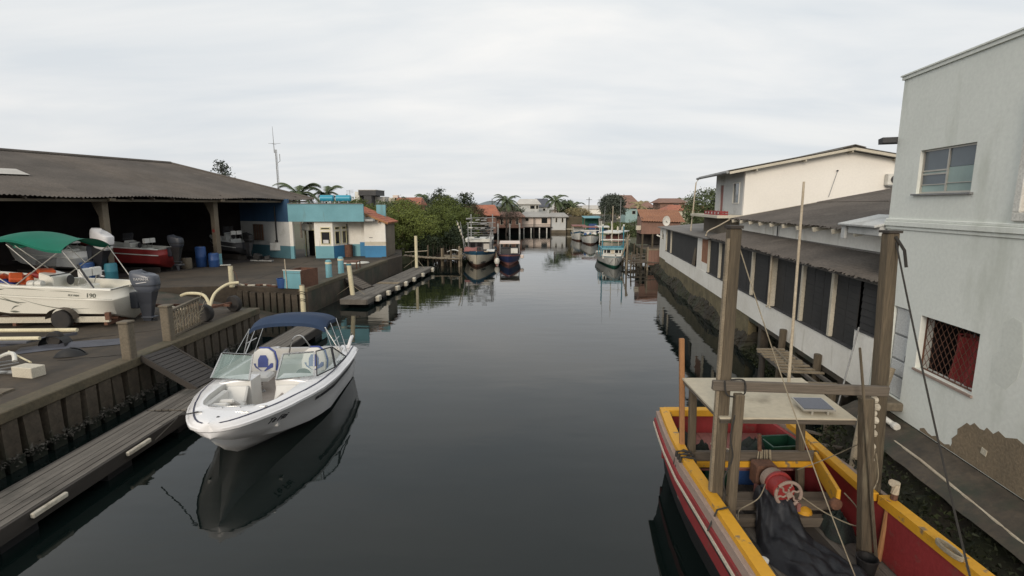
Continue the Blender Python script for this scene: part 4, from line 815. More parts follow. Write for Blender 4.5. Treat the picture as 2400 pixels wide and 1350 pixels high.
# stays and ropes
def rope(pts, r, m, label, cat='rope', name='rope'): return tag(MB().tube(pts, r, 5).build(name, m, None, True), label, cat)
rope(sag((2.72, 6.20, 4.58), (3.95, 5.0, .55), .12, 14), .007, 'rope', 'stay rope from the left gallows post down across the roof')
rope(sag((4.68, 6.25, 4.55), (4.55, 4.55, 1.33), .06, 12), .011, 'ropedark', 'dark stay from the right gallows post to the right rail')
rope([(4.66, 6.24, 4.62), (4.76, 6.2, 4.45), (4.79, 6.18, 4.25)], .018, 'ropedark', 'frayed dark rope end hanging at the right post top')
rope(arc([(3.65, 6.8, 1.1), (3.45, 6.6, .95), (3.15, 6.5, .83), (2.95, 6.1, .95), (2.85, 6.05, 1.15)], 6), .008, 'rope', 'pale rope from the winch to the left brace')
rope(arc([(4.02, 6.55, 1.0), (4.3, 6.4, .84), (4.52, 6.1, .86), (4.60, 6.25, 1.0), (4.5, 6.4, 1.15)], 6), .009, 'rope', 'pale rope looped from the flywheel to the right brace')
rope(sag((4.47, 6.02, 2.6), (4.42, 5.98, 1.35), 0, 4), .007, 'rope', 'pale cord hanging down the right brace')
rope(arc([(4.58, 6.05, 1.95), (4.50, 5.98, 1.6), (4.56, 5.98, 1.45), (4.64, 6.02, 1.6), (4.60, 6.05, 1.9)], 6), .007, 'rope', 'loop of pale rope hanging between the right posts')
rope(arc([(2.80, 6.0, 2.62), (2.70, 5.95, 2.2), (2.74, 5.94, 1.9), (2.66, 5.96, 1.6), (2.72, 6.0, 1.35)], 6), .010, 'ropedark', 'dark cable wound down the left brace')
rope(arc([(2.62, 6.04, 2.86), (2.66, 6.03, 2.68), (2.86, 6.03, 2.68), (2.86, 6.04, 2.86), (2.70, 6.05, 2.87)], 5), .012, 'ropedark', 'dark cord tying the gallows beam to the left post')
rope(sag((4.62, 6.35, 1.9), (4.25, 7.1, 1.1), .02, 6), .007, 'rope', 'thin line from the right post down to the yellow rail')
hb = MB(); q = random.Random(31)
for k in range(9): a = q.uniform(-.09, .09); hb.tube(arc([(3.86 + a, 7.33, 1.30), (3.86 + a * 1.2, 7.31, 1.0), (3.85 + a * .6 + q.uniform(-.03, .03), 7.28, q.uniform(.72, .92))], 4), .011, 5)
tag(hb.build('rope_bundle', 'rope', None), 'bundle of pale ropes hanging from the cross plank above the winch', 'rope')
ch = heap('chain_heap', 'heap of dark chain and rope on the deck left of the tarpaulin', (3.05, 6.25, .475), (.26, .34, .12), 'net', 12, 'chain')
ch = heap('net_heap', 'dark net heap beside the exhaust pipes at the right bulwark', (4.55, 6.55, .475), (.22, .3, .26), 'net', 13)
by = MB().lathe([(.02, -.13), (.09, -.09), (.12, 0), (.09, .09), (.02, .13)], 12); tag(by.build('buoy', 'yellowboat', None, True, loc=(4.22, 6.78, .58)), 'small faded yellow buoy under the winch beam', 'buoy')
nt_ = MB()
for k in range(4): nt_.tube(arc([(4.70 + .05 * math.cos(a) , 4.98 + .16 * math.sin(a) , 1.325 + .012 * k) for a in [k + 2 * PI * i / 8 for i in range(9)]], 2), .012, 5)
tag(nt_.build('rope_coil', 'rope', None), 'small coil of frayed rope on the right yellow rail', 'rope')

# ================================================================ pallet landing, stakes and posts by the right bank
pl = right('pallet_landing', 'broken wooden slat landing beside the long white building', 'landing', (-.45, 4.0, 0)); q = random.Random(8)
for x in (-.38, .0, .34): MB().beam((x, -2.2, 1.0), (x + q.uniform(-.02, .02), 1.05, 1.02), .06, .08).build('joist', 'woody', pl)
MB().beam((-.18, -.8, 1.10), (.02, 1.1, 1.11), .05, .05).build('joist', 'woodpale', pl)
for i in range(9): MB().beam((-.50 + q.uniform(-.05, .08), 1.0 - i * .24, 1.075), (.34 + q.uniform(-.1, .1), 1.0 - i * .24 + q.uniform(-.04, .04), 1.075 + q.uniform(-.01, .02)), .085, .04).build('slat', 'woodpale', pl)
MB().beam((-.42, -1.6, 1.03), (.40, -1.62, 1.03), .07, .07).build('slat', 'woodpale', pl)
for i, (n_, s_0, zt, lab) in enumerate(((.02, 5.45, 1.55, 'round wooden post at the far end of the slat landing'), (.05, 3.35, 1.45, 'wooden post at the middle of the slat landing'), (-.72, 4.75, .98, 'dark wet post under the outer corner of the slat landing'), (-.5, 1.4, 1.25, 'wooden post beyond the fishing boat roof near the landing'))):
    t = right('wooden_post', lab, 'post', (n_ - .12, s_0, -.6), group=None); MB().tube([(0, 0, 0), (.01, .0, zt + .6)], [.10, .09] if i < 2 else .08, 10).build('post', 'woodz' if i != 2 else 'darkwood', t)
for lab, p0, p1, r_ in (('thick stake leaning against the pale building beside its door', (-.75, .15, .1), (-.10, .45, 2.05), .085), ('pale leaning stake between the fishing boat and the bank', (-1.25, -.75, -.3), (-.52, .38, 1.18), .085)):
    t = right('leaning_stake', lab, 'stake', p0); d_ = Vector(p1) - Vector(p0); MB().tube([(0, 0, 0), d_], [r_, r_ * .85], 10).build('stake', 'woodpale', t)
t = right('thin_pole', 'thin grey pole leaning on the white wall behind the gallows', 'pole', (-.5, 1.4, .7)); MB().tube([(0, 0, 0), (.45, .35, 1.8)], .016, 6).build('pole', 'galv', t)
for i in range(5):
    t = right('scrap_board', 'weathered board lying on the dark mud behind the fishing boat', 'board', (-.8 + .1 * i, 1.0 - i * .42, .42 - .05 * i), -15 + i * 9, 'scrap boards on the mud'); MB().box((0, 0, 0), (.8 - .06 * i, .13, .03), (4 * i - 6, 6 - 3 * i, 0)).build('board', 'woodx', t)
# ================================================================ left bank: sea walls, pontoons, gangways
q = random.Random(21)
sw = thing('sea_wall', 'concrete sea wall of ribbed panels along the near yard', 'sea wall', (-9.42, 0, 0))
MB().bx(-.42, .02, -4, 18.74, .99, 1.215).build('cap_beam', 'cap', sw, bev=.02)
MB().bx(-.5, -.30, -4, 18.7, -.6, .98).build('backing', 'algaeshade', sw)  # wet backing coloured near-black to paint shade between the panels
pm = MB().add([(-.16, -.185, .24), (.04, -.15, .24), (.06, .15, .24), (-.16, .185, .24), (-.16, -.185, .985), (.04, -.15, .985), (.06, .15, .985), (-.16, .185, .985)], [(0, 1, 2, 3), (4, 5, 6, 7), (0, 1, 5, 4), (1, 2, 6, 5), (2, 3, 7, 6), (3, 0, 4, 7)]).mesh('sea_wall_panel', 'wetconcrete')
pl_m = MB().bx(-.20, .085, -.16, .16, -.6, .238).mesh('panel_foot', 'algaeshade')
for i in range(40):
    y = 1.0 + i * .452 + q.uniform(-.02, .02); o = link('panel', pm, sw, loc=(-.10 + q.uniform(-.03, .03), y, q.uniform(-.008, 0)), rot=(q.uniform(-1.5, 1.5), q.uniform(-3, 3), q.uniform(-7, 7))); link('panel_foot', pl_m, sw, loc=(-.10, y, 0))
pm = MB().bx(-.17, .17, -.10, .02, -.6, .97).mesh('sea_wall_panel', 'wetconcrete')
for i in range(4): link('panel', pm, sw, loc=(-.5 - i * .45, 18.72 + .11, -.25 - .1 * i))
oy = MB()
for i in range(2600):
    y = q.uniform(2, 18.6); s = q.uniform(.015, .05); c = Vector((q.uniform(-.06, .06), y, .24 + q.gauss(0, .05)))
    oy.add([c + Vector((q.uniform(-s, s), q.uniform(-s, s), q.uniform(-s, s))) for _ in range(4)], [(0, 1, 2), (0, 2, 3), (0, 3, 1), (1, 3, 2)])
o = oy.build('oysters', 'oyster', sw); o['kind'] = 'stuff'
s2 = thing('sea_wall', 'concrete sea wall of the far quay beside the slipway', 'sea wall', (-9.42, 23.15, 0))
MB().bx(-.03, .03, .02, 12.5, -.6, 1.21).build('wall', 'wetconcrete', s2, rot=(0, 0, -3.1))
MB().bx(-.4, .06, -.02, 12.5, 1.04, 1.225).build('cap_beam', 'cap', s2, bev=.02, rot=(0, 0, -3.1))
MB().bx(-8.2, .0, -.12, .12, -.8, 1.19).build('end_wall', 'wetconcrete', sw, loc=(-.35, 18.56, 0)); MB().bx(-3.75, -.03, .0, .1, -.6, 1.18).build('end_wall', 'wetconcrete', s2, rot=(0, 0, -12.8))
pm = MB().bx(-.14, .14, -.13, .0, -.5, 1.0).mesh('sea_wall_panel', 'wetconcrete')
for i in range(10): a = R(-12.8); d_ = -.2 - i * .37; link('panel', pm, s2, loc=(d_ * math.cos(a), d_ * math.sin(a), q.uniform(-.08, .0)), rot=(q.uniform(-3, 3), 0, -12.8 + q.uniform(-6, 6)))

def plank_deck(root, w_, l0, l1, n, z, th, m, along='y', gap=.014, rnd=q):
    pw = w_ / n
    for i in range(n):
        x0 = -w_ / 2 + i * pw + gap / 2; dz = rnd.uniform(-.006, .006)
        MB().bx(x0, x0 + pw - gap, l0 + rnd.uniform(-.04, .04), l1 + rnd.uniform(-.04, .04), z - th + dz, z + dz).build('plank', m, root, bev=.004)
def cross_deck(root, w_, l0, l1, pw, z, th, m, gap=.02, rnd=q):
    k = int((l1 - l0) / pw); me = MB().bx(-w_ / 2, w_ / 2, gap / 2, pw - gap / 2, -th, 0).mesh('plank', m)
    for i in range(k): link('plank', me, root, loc=(rnd.uniform(-.015, .015), l0 + i * pw, z + rnd.uniform(-.005, .005)), rot=(0, 0, rnd.uniform(-.6, .6)))
p1 = thing('floating_dock', 'long weathered plank pontoon beside the white bowrider', 'pontoon', (-7.80, 0, 0))
plank_deck(p1, .86, 2.0, 10.9, 6, .42, .04, 'woody'); plank_deck(p1, .86, 11.0, 19.7, 6, .42, .04, 'woody')
MB().bx(.44, .49, 2, 19.7, .17, .415).build('side_board', 'darkwood', p1, bev=.006); MB().bx(-.49, -.44, 2, 19.7, .17, .415).build('side_board', 'darkwood', p1, bev=.006)
for y in range(3, 20, 2): MB().bx(-.40, .40, y - .3, y + .3, -.2, .2).build('float', 'black', p1)
MB().bx(-.43, .43, 2.0, 19.6, .25, .37).build('frame', 'darkwood', p1)
for y in (7.1, 9.05): MB().beam((.525, y, .34), (.525, y + .62, .34), .07, .085).build('fender', 'foam', p1, bev=.015)
mp_ = lambda lab, x, y, z0, z1, r_=.085, lean=(0, 0), group=None, m='creampaint': (lambda t: (MB().tube([(0, 0, 0), (lean[0], lean[1], z1 - z0)], [r_, r_ * .95], 12).build('post', m, t), MB().tube([(lean[0], lean[1], z1 - z0), (lean[0], lean[1], z1 - z0 + .02)], r_ * .9, 12).build('cap', 'concrete', t), t)[2])(thing('mooring_post', lab, 'mooring post', (x, y, z0), group=group))
t = mp_('cream mooring post behind the blue boat canopy at the pontoon end', -7.98, 19.2, -.8, 1.98, .095); rr_ = MB()
for z in (1.35, 1.42, 1.62, 1.70): rr_.tube([(.10 * math.cos(2 * PI * k / 12), .10 * math.sin(2 * PI * k / 12), z + .8 - .06 * math.sin(2 * PI * k / 12)) for k in range(13)], .012, 5)
rr_.build('rope_ring', 'ropedark', t)
# gangway and gate posts
g1 = thing('gangway', 'short dark plank gangway from the yard down to the near pontoon', 'gangway', (-9.32, 13.0, 1.19), -96)
g1.rotation_euler = (R(-24.0), 0, 0); g1.rotation_mode = 'ZYX' if False else 'XYZ'
g1.rotation_euler = Euler((R(-28.5), 0, R(-97)), 'XYZ')
cross_deck(g1, .95, 0, 1.62, .135, .03, .03, 'gangwood')
for x in (-.49, .49): MB().bx(x - .02, x + .02, -.02, 1.64, -.10, .05).build('stringer', 'darkwood', g1)
def cpost(lab, x, y, h, w_=.24):
    t = thing('concrete_post', lab, 'post', (x, y, 1.19)); MB().bx(-w_ / 2, w_ / 2, -w_ / 2, w_ / 2, 0, h).build('shaft', 'concrete', t, bev=.02); MB().bx(-w_ / 2 - .02, w_ / 2 + .02, -w_ / 2 - .02, w_ / 2 + .02, h, h + .06).build('cap', 'concrete', t, bev=.015); return t
cpost('square concrete gate post on the near side of the gangway', -9.55, 12.35, .92); cpost('square concrete gate post on the far side of the gangway', -9.72, 14.1, .98)
bl = thing('balustrade', 'grey railing of turned spindles beside the far gate post', 'railing', (-9.78, 14.25, 1.2), 9)
MB().beam((0, .02, .80), (0, 2.05, .84), .10, .06).build('top_rail', 'concrete', bl); MB().bx(-.05, .05, .02, 2.05, .02, .08).build('bottom_rail', 'concrete', bl)
sm = MB().lathe([(.03, .08), (.045, .16), (.03, .25), (.025, .45), (.045, .6), (.03, .72), (.03, .79)], 8).mesh('spindle', 'concrete')
for i in range(11): link('spindle', sm, bl, loc=(0, .14 + i * .175, 0))
rt = MB()
for k in range(60):
    a, b = q.uniform(0, 2), q.uniform(.1, .8); rt.beam((.05 + q.uniform(-.02, .03), a, b), (.05, a + q.uniform(-.5, .5), b + q.uniform(-.35, .35)), .012, .012)
rt.build('dead_creeper', 'rope', bl)
# joints and cracks in the yard slab
jn = MB()
for p_, q_ in (((-11.2, 12.2), (-9.5, 12.9)), ((-13.4, 13.4), (-9.5, 16.4)), ((-16, 22), (-9.9, 24.6)), ((-19, 26), (-9.5, 29.5)), ((-21, 30), (-9.3, 33.2)), ((-13.2, 24.2), (-13.8, 36))):
    n = 14; pts = [Vector((p_[0] + (q_[0] - p_[0]) * i / n + q.uniform(-.05, .05), p_[1] + (q_[1] - p_[1]) * i / n + q.uniform(-.06, .06), 1.204)) for i in range(n + 1)]
    for a, b in zip(pts, pts[1:]):
        d = (b - a).normalized().cross(Vector((0, 0, 1))) * q.uniform(.008, .02); jn.add([a - d, a + d, b + d, b - d], [(0, 1, 2, 3)])
struct('yard_crack', jn, 'void', fix=False)
# second pontoon
p2 = thing('floating_dock', 'shorter plank pontoon with pale float blocks beside the far quay', 'pontoon', (-7.78, 24.7, 0), -4.9)
plank_deck(p2, 1.30, 0, 6.8, 7, .42, .04, 'woody'); plank_deck(p2, 1.30, 6.85, 13.6, 7, .42, .04, 'woody')
for x in (-.67, .67): MB().bx(x - .025, x + .025, 0, 13.6, .17, .415).build('side_board', 'woody', p2)
MB().bx(-.65, .65, -.05, 0, .17, .415).build('end_board', 'woody', p2); MB().bx(-.62, .62, .1, 13.5, .25, .37).build('frame', 'darkwood', p2)
for y in range(1, 14, 2): MB().bx(-.55, .55, y - .3, y + .3, -.2, .22).build('float', 'black', p2)
for i, y in enumerate((1.3, 2.9, 4.5, 6.2, 8.0, 10.2, 13.0)): MB().box((.80, y, .26), (.20, .38 if i % 3 else .5, .26), (q.uniform(-6, 6), 0, q.uniform(-10, 10))).build('float_block', 'foam', p2, bev=.03)
for y in (5.0, 5.16, 5.32, 5.48): MB().bx(-.60, .66, y, y + .07, .43, .46).build('slat', 'woodpale', p2)
t = mp_('leaning cream pile at the near end of the far pontoon', -8.12, 26.0, -.8, 2.05, .12, (-.22, 0)); MB().tube([(-.22, 0, 2.75), (-.22, 0, 2.84)], .125, 12).build('band', 'teal', t)
for x in (-.9, .5): MB().tube([(-.12, 0, 1.75), (x, .1, 1.22)], .012, 5).build('guy_rope', 'rope', t)
t = mp_('cream pile at the far end of the long floating dock', -7.05, 37.6, -.8, 2.75, .115); 
for x in (-.9, .6): MB().tube([(0, 0, 1.9), (x, -.2, 1.22)], .012, 5).build('guy_rope', 'rope', t)
g2 = thing('gangway', 'weathered plank gangway from the far quay to its pontoon', 'gangway', (-9.42, 28.3, 1.2), 0); g2.rotation_euler = Euler((R(-28), 0, R(-100)), 'XYZ')
cross_deck(g2, 1.15, 0, 1.75, .16, .03, .03, 'woodx')
for x in (-.59, .59): MB().bx(x - .02, x + .02, -.02, 1.8, -.10, .05).build('stringer', 'darkwood', g2)
# furniture of the quay
t = mp_('cream post at the head of the slipway', -13.15, 23.75, 1.19, 2.18, .11); MB().tube(arc([(.10, 0, .8), (.28, -.05, .55), (.33, -.1, .1), (.36, -.1, .0)], 5), .012, 5).build('hose', 'rust', t)
def bollard(lab, x, y):
    t = thing('bollard', lab, 'bollard', (x, y, 1.2)); MB().lathe([(.17, 0), (.16, .1), (.155, .85), (.14, .9), (.10, .93)], 14).build('post', 'cyanpaint', t, 30); MB().lathe([(.165, .72), (.17, .74), (.17, .80), (.165, .82)], 14).build('band', 'creampaint', t); return t
bollard('turquoise concrete bollard nearer the rusty bin', -9.70, 26.9); bollard('turquoise concrete bollard farther along the quay', -9.62, 28.6)
bn = thing('fuel_box', 'rusty turquoise steel box standing on the quay corner', 'steel box', (-9.95, 23.75, 1.2), -13); a = MB()
a.bx(-.44, .44, -.55, -.52, 0, .82); a.build('front_panel', 'cyanpaint', bn); MB().bx(.44, .47, -.55, .75, 0, .84).build('side_panel', 'rust', bn); MB().bx(-.47, -.44, -.55, .75, 0, .82).build('side_panel', 'rust', bn); MB().bx(-.44, .44, .72, .75, 0, .82).build('back_panel', 'rust', bn); MB().bx(-.46, .46, -.55, .75, .70, .72).build('inner_lid', 'rust', bn); MB().bx(-.48, .48, -.57, -.5, .82, .86).build('lip', 'plasticwhite', bn, bev=.01)
t = thing('thin_pole', 'thin pale upright pole beside the turquoise steel box', 'pole', (-10.35, 23.25, 1.2)); MB().tube([(0, 0, 0), (-.02, 0, 1.35)], .022, 6).build('pole', 'pvc', t)
t = thing('blue_tub', 'low blue plastic tub next to the turquoise steel box', 'tub', (-10.62, 23.55, 1.2)); MB().lathe([(.27, 0), (.30, .40), (.31, .40), (.31, .43), (.28, .43), (.25, .04)], 18).build('tub', 'plasticblue', t, 40)
t = thing('loose_hatch', 'white hatch lid lying on the quay by the boathouse', 'hatch', (-10.2, 33.3, 1.2), 8); MB().prism([(.85 * math.cos(k * PI / 10), .55 * math.sin(k * PI / 10)) for k in range(20)], .02, .10).build('lid', 'plasticwhite', t, bev=.02); MB().bx(-.1, .1, -.02, .02, .10, .14).build('handle', 'galv', t)
t = thing('oil_drum', 'grey-brown steel drum in the corner of the blue porch', 'drum', (-12.1, 37.9, 1.2)); MB().lathe([(.29, 0), (.29, .28), (.30, .29), (.30, .32), (.29, .33), (.29, .58), (.30, .59), (.30, .62), (.29, .63), (.29, .9), (.27, .9), (.27, .88)], 20).build('body', 'rust', t, 30); MB().lathe([(.05, .88), (.05, .91)], 8, (.12, .1, 0)).build('cap', 'darkgrey', t)
t = thing('rusty_plate', 'low rusty steel trestle behind the far bollard', 'trestle', (-9.75, 30.6, 1.2), 4); MB().bx(-.55, .55, -.5, .5, .42, .48).build('top', 'rust', t)
for x in (-.5, .5):
    for y in (-.45, .45): MB().bx(x - .03, x + .03, y - .03, y + .03, 0, .42).build('leg', 'rust', t)
t = thing('quay_rubble', 'rusty chain and scrap along the slipway edge of the quay', 'scrap', (-11.6, 23.9, 1.2), -13)
for i in range(14): MB().box((-1.4 + i * .2 + q.uniform(-.1, .1), q.uniform(-.15, .2), .04), (q.uniform(.12, .4), q.uniform(.05, .15), .06), (0, 0, q.uniform(-40, 40))).build('scrap_piece', 'rust' if i % 3 else 'cream', t)

# ================================================================ office, porch and boathouse
of = thing('office_building', 'turquoise and white office with a deep blue parapet and bay window', 'building', (-13.0, 37.5, 1.2))
def oc(x, y, z=1.2): return (x + 13.0, y - 37.5, z - 1.2)
OO = (13.0, -37.5, -1.2)
def two(mb_fn, z0, zb, z1, lo_, hi_, name='wall', par=of, mid=None):
    mb_fn(z0, zb).build(name, lo_, par, loc=OO); 
    if mid: mb_fn(zb, zb + .12).build(name, mid, par, loc=OO); zb += .12
    mb_fn(zb, z1).build(name, hi_, par, loc=OO)
# gable side seen from inside the shed: blue, white and blue bands, the roof's shade put into their colours
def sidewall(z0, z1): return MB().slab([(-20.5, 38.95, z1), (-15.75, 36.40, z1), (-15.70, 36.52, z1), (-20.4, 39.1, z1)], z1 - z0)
sidewall(1.2, 2.10).build('wall', 'shadedteal', of, loc=OO); sidewall(2.10, 3.80).build('wall', 'greywall', of, loc=OO); sidewall(3.80, 5.40).build('wall', 'shadedblue', of, loc=OO)
MB().bx(-15.74, -15.5, 36.38, 36.6, 1.2, 2.10).build('corner_post', 'cyanpaint', of, loc=OO); MB().bx(-15.74, -15.5, 36.38, 36.6, 2.10, 3.83).build('corner_post', 'whitewall', of, loc=OO)
pr = MB(); pr.bx(-15.76, -10.45, 36.36, 36.52, 3.83, 5.06); pr.build('parapet', 'cyanpaint', of, loc=OO); MB().bx(-15.70, -9.85, 36.52, 41.5, 3.85, 3.98).build('porch_slab', 'greywall', of, loc=OO)
MB().bx(-10.45, -9.75, 39.9, 40.05, 3.99, 5.0).build('parapet', 'cyanpaint', of, loc=OO)
MB().bx(-15.72, -10.46, 36.30, 36.355, 5.06, 5.11).build('coping', 'fibregrey', of, loc=OO)
bw_ = [(-15.38, -14.72, 1.2, 3.12)]
m_ = MB(); holed(m_, 'x', -15.5, -9.9, 1.2, 2.1, 38.3, 38.45, bw_); m_.build('wall', 'cyanpaint', of, loc=OO)
m_ = MB(); holed(m_, 'x', -15.5, -9.9, 2.1, 3.85, 38.3, 38.45, bw_); m_.build('wall', 'whitewall', of, loc=OO)
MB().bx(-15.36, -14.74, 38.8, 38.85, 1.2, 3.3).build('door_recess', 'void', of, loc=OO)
fr = MB(); fr.bx(-15.44, -15.38, 38.25, 38.42, 1.2, 3.18); fr.bx(-14.72, -14.66, 38.25, 38.42, 1.2, 3.18); fr.bx(-15.38, -14.72, 38.25, 38.42, 3.12, 3.18); fr.build('door_frame', 'yellowframe', of, loc=OO)
# bay
wn_ = [(-13.66, -12.96, 2.20, 3.12), (-13.66, -12.96, 3.24, 3.42)]
MB().bx(-14.1, -12.78, 36.7, 36.82, 1.2, 2.08).build('bay_wall', 'cyanpaint', of, loc=OO); MB().slab([(-12.78, 36.71, 2.08), (-12.15, 38.29, 2.08), (-12.28, 38.29, 2.08), (-12.9, 36.83, 2.08)], .88).build('bay_wall', 'bluepaint', of, loc=OO); MB().bx(-14.1, -13.98, 36.82, 38.29, 1.2, 2.08).build('bay_wall', 'cyanpaint', of, loc=OO)
m_ = MB(); holed(m_, 'x', -14.1, -12.8, 2.08, 3.83, 36.7, 36.82, wn_); m_.bx(-14.1, -13.98, 36.82, 38.29, 2.08, 3.83); m_.build('bay_wall', 'whitewall', of, loc=OO)
def slant(f0, f1, z0, z1, o=0.0, th=.1): 
    P = lambda f, d: (-12.79 + .63 * f + d * -.93, 36.71 + 1.58 * f + d * .37)
    a, b = P(f0, -o), P(f1, -o); c, d = P(f1, -o + th), P(f0, -o + th); return [(a[0], a[1], z1), (b[0], b[1], z1), (c[0], c[1], z1), (d[0], d[1], z1)], z1 - z0
m_ = MB()
for f0, f1, z0, z1 in ((0, .12, 2.08, 3.83), (.44, .56, 2.08, 3.83), (.86, 1, 2.08, 3.83), (.12, .44, 3.44, 3.83), (.56, .86, 3.44, 3.83), (.12, .44, 3.12, 3.24), (.56, .86, 3.12, 3.24), (.12, .44, 2.08, 2.2), (.56, .86, 2.08, 2.2)): m_.slab(*slant(f0, f1, z0, z1))
m_.build('bay_wall', 'whitewall', of, loc=OO)
for f0, f1, z0, z1 in ((.12, .44, 2.2, 3.12), (.56, .86, 2.2, 3.12), (.12, .44, 3.24, 3.44), (.56, .86, 3.24, 3.44)):
    w_ = MB(); 
    for g0, g1_, h0, h1 in ((f0, f0 + .035, z0, z1), (f1 - .035, f1, z0, z1), (f0 + .035, f1 - .035, z0, z0 + .04), (f0 + .035, f1 - .035, z1 - .04, z1)): w_.slab(*slant(g0, g1_, h0, h1, .02))
    o = w_.build('window', 'yellowframe', of, loc=OO); MB().slab(*slant(f0 + .035, f1 - .035, z0 + .04, z1 - .04, -.03, .01)).build('pane', 'glassdark', o)
for a, b, c, d in wn_:
    w_ = MB(); w_.bx(a, a + .06, 36.66, 36.8, c, d); w_.bx(b - .06, b, 36.66, 36.8, c, d); w_.bx(a + .06, b - .06, 36.66, 36.8, c, c + .05); w_.bx(a + .06, b - .06, 36.66, 36.8, d - .05, d); o = w_.build('window', 'yellowframe', of, loc=OO); MB().bx(a + .06, b - .06, 36.74, 36.75, c + .05, d - .05).build('pane', 'glassdark', o)
MB().bx(-13.52, -13.14, 36.72, 36.735, 2.27, 2.52).build('notice', 'letterwhite', of, loc=OO)
MB().bx(-14.0, -12.2, 38.1, 38.2, 1.5, 3.6).build('inner_wall', 'void', of, loc=OO)
MB().bx(-11.35, -9.9, 38.27, 38.298, 1.2, 2.25).build('wall', 'bluepaint', of, loc=OO)
t = thing('air_conditioner', 'white air conditioner with dark fan above the office doorway', 'air conditioner', (-15.36, 38.28, 3.15)); MB().bx(-.12, .42, -.34, 0, .02, .5).build('case', 'plasticwhite', t, bev=.02); MB().bx(-.14, -.125, -.3, -.05, .08, .44).build('fan_grille', 'black', t); MB().bx(-.1, .4, -.3, 0, -.04, .015).build('bracket', 'galv', t)
t = thing('porch_lamp', 'small double spotlight under the porch slab', 'lamp', (-14.6, 37.2, 3.83)); MB().bx(-.2, .2, -.06, .06, -.07, 0).build('base', 'plasticwhite', t)
for x in (-.12, .12): MB().lathe([(.03, -.07), (.07, -.16), (.07, -.18)], 10, (x, -.03, 0)).build('lamp_head', 'darkgrey', t)
t = thing('downpipe', 'black cable conduit hanging on the white wall of the blue office', 'conduit', (-16.95, 36.95, 2.5)); MB().tube([(0, 0, 0), (0, 0, 2.4)], .05, 8).build('pipe', 'black', t); MB().bx(-.08, .08, -.08, .05, -.16, 0).build('junction_box', 'black', t); MB().bx(-.5, .4, -.03, .03, -.75, -.2).build('stain_board', 'greywall', t)
t = thing('window_shutter', 'brown slatted shutter in the wall under the shed roof', 'shutter', (-18.6, 37.85, 2.45), -28.3)
for i in range(8): MB().bx(-.55 + i * .14, -.55 + i * .14 + .115, -.10, -.06, 0, 1.15).build('slat', 'rust' if i % 2 else 'woodx', t)
def wheater(lab, x0, x1):
    t = thing('water_heater', lab, 'water heater', ((x0 + x1) / 2, 39.4, 3.99), 0, 'water heaters on the office roof'); l_ = (x1 - x0) / 2
    MB().lathe([(.14, -l_), (.24, -l_ + .05), (.24, l_ - .05), (.14, l_)], 18, (0, 0, 1.5), axis='X').build('tank', 'tealtank', t, 30); MB().lathe([(.05, 0), (.12, .01), (.12, .06), (.05, .07)], 12, (-l_ - .06, 0, 1.45), axis='X').build('end_cap', 'plasticwhite', t)
    MB().tube([(.1, -.1, 1.3), (-.35, -.12, 1.18), (-.37, -.12, .02)], .025, 6).build('pipe', 'plasticwhite', t)
    for x in (-l_ * .6, l_ * .6): MB().bx(x - .03, x + .03, -.15, .15, .0, 1.3).build('leg', 'galv', t)
wheater('turquoise rooftop water tank, the left one with a white end', -14.55, -13.5); wheater('turquoise rooftop water tank on the right', -13.35, -12.2)
bh = thing('boathouse', 'small white and blue boathouse with a red tiled roof', 'boathouse', (-10.0, 37.5, 1.2)); BO = (10.0, -37.5, -1.2)
def gab(z0, z1a, z1b, x0=-10.75, x1=-9.22, y0=37.4, y1=37.55): return MB().add([(x0, y0, z0), (x1, y0, z0), (x1, y0, z1b), (x0, y0, z1a), (x0, y1, z0), (x1, y1, z0), (x1, y1, z1b), (x0, y1, z1a)], [(0, 1, 2, 3), (7, 6, 5, 4), (0, 4, 5, 1), (1, 5, 6, 2), (2, 6, 7, 3), (3, 7, 4, 0)])
gab(1.2, 2.06, 2.06).build('front_wall', 'bluepaint', bh, loc=BO); gab(2.06, 2.34, 2.34).build('front_wall', 'cream', bh, loc=BO); gab(2.34, 4.35, 3.70).build('front_wall', 'whitewall', bh, loc=BO)
MB().bx(-10.76, -9.21, 37.385, 37.399, 2.05, 2.09).build('trim', 'plasticwhite', bh, loc=BO); MB().bx(-10.4, -10.15, 37.385, 37.398, 2.62, 2.66).build('vent_slot', 'darkgrey', bh, loc=BO)
MB().bx(-9.36, -9.22, 37.55, 40.4, .4, 3.68).build('side_wall', 'concrete', bh, loc=BO); MB().bx(-9.5, -9.12, 37.2, 40.6, -.6, 1.25).build('footing', 'wetconcrete', bh, loc=BO); MB().bx(-10.75, -9.36, 40.25, 40.4, 1.2, 3.7).build('rear_wall', 'concrete', bh, loc=BO)
rt_ = MB(); n = 26; sl_ = Vector((2.65, 0, -1.13)); 
for r_ in range(9):
    for k in range(17):
        y0 = 37.15 + k * .205; a = Vector((-11.6, y0, 4.82)) + sl_ * (r_ / 9) + Vector((0, 0, q.uniform(-.006, .012))); b = a + sl_ * (1.06 / 9) + Vector((0, 0, .030))
        for j in range(4):
            t0, t1 = j / 4, (j + 1) / 4; hgt = lambda t: .055 * math.sin(PI * t)
            rt_.add([a + Vector((0, .2 * t0, hgt(t0))), a + Vector((0, .2 * t1, hgt(t1))), b + Vector((0, .2 * t1, hgt(t1))), b + Vector((0, .2 * t0, hgt(t0)))], [(0, 1, 2, 3)])
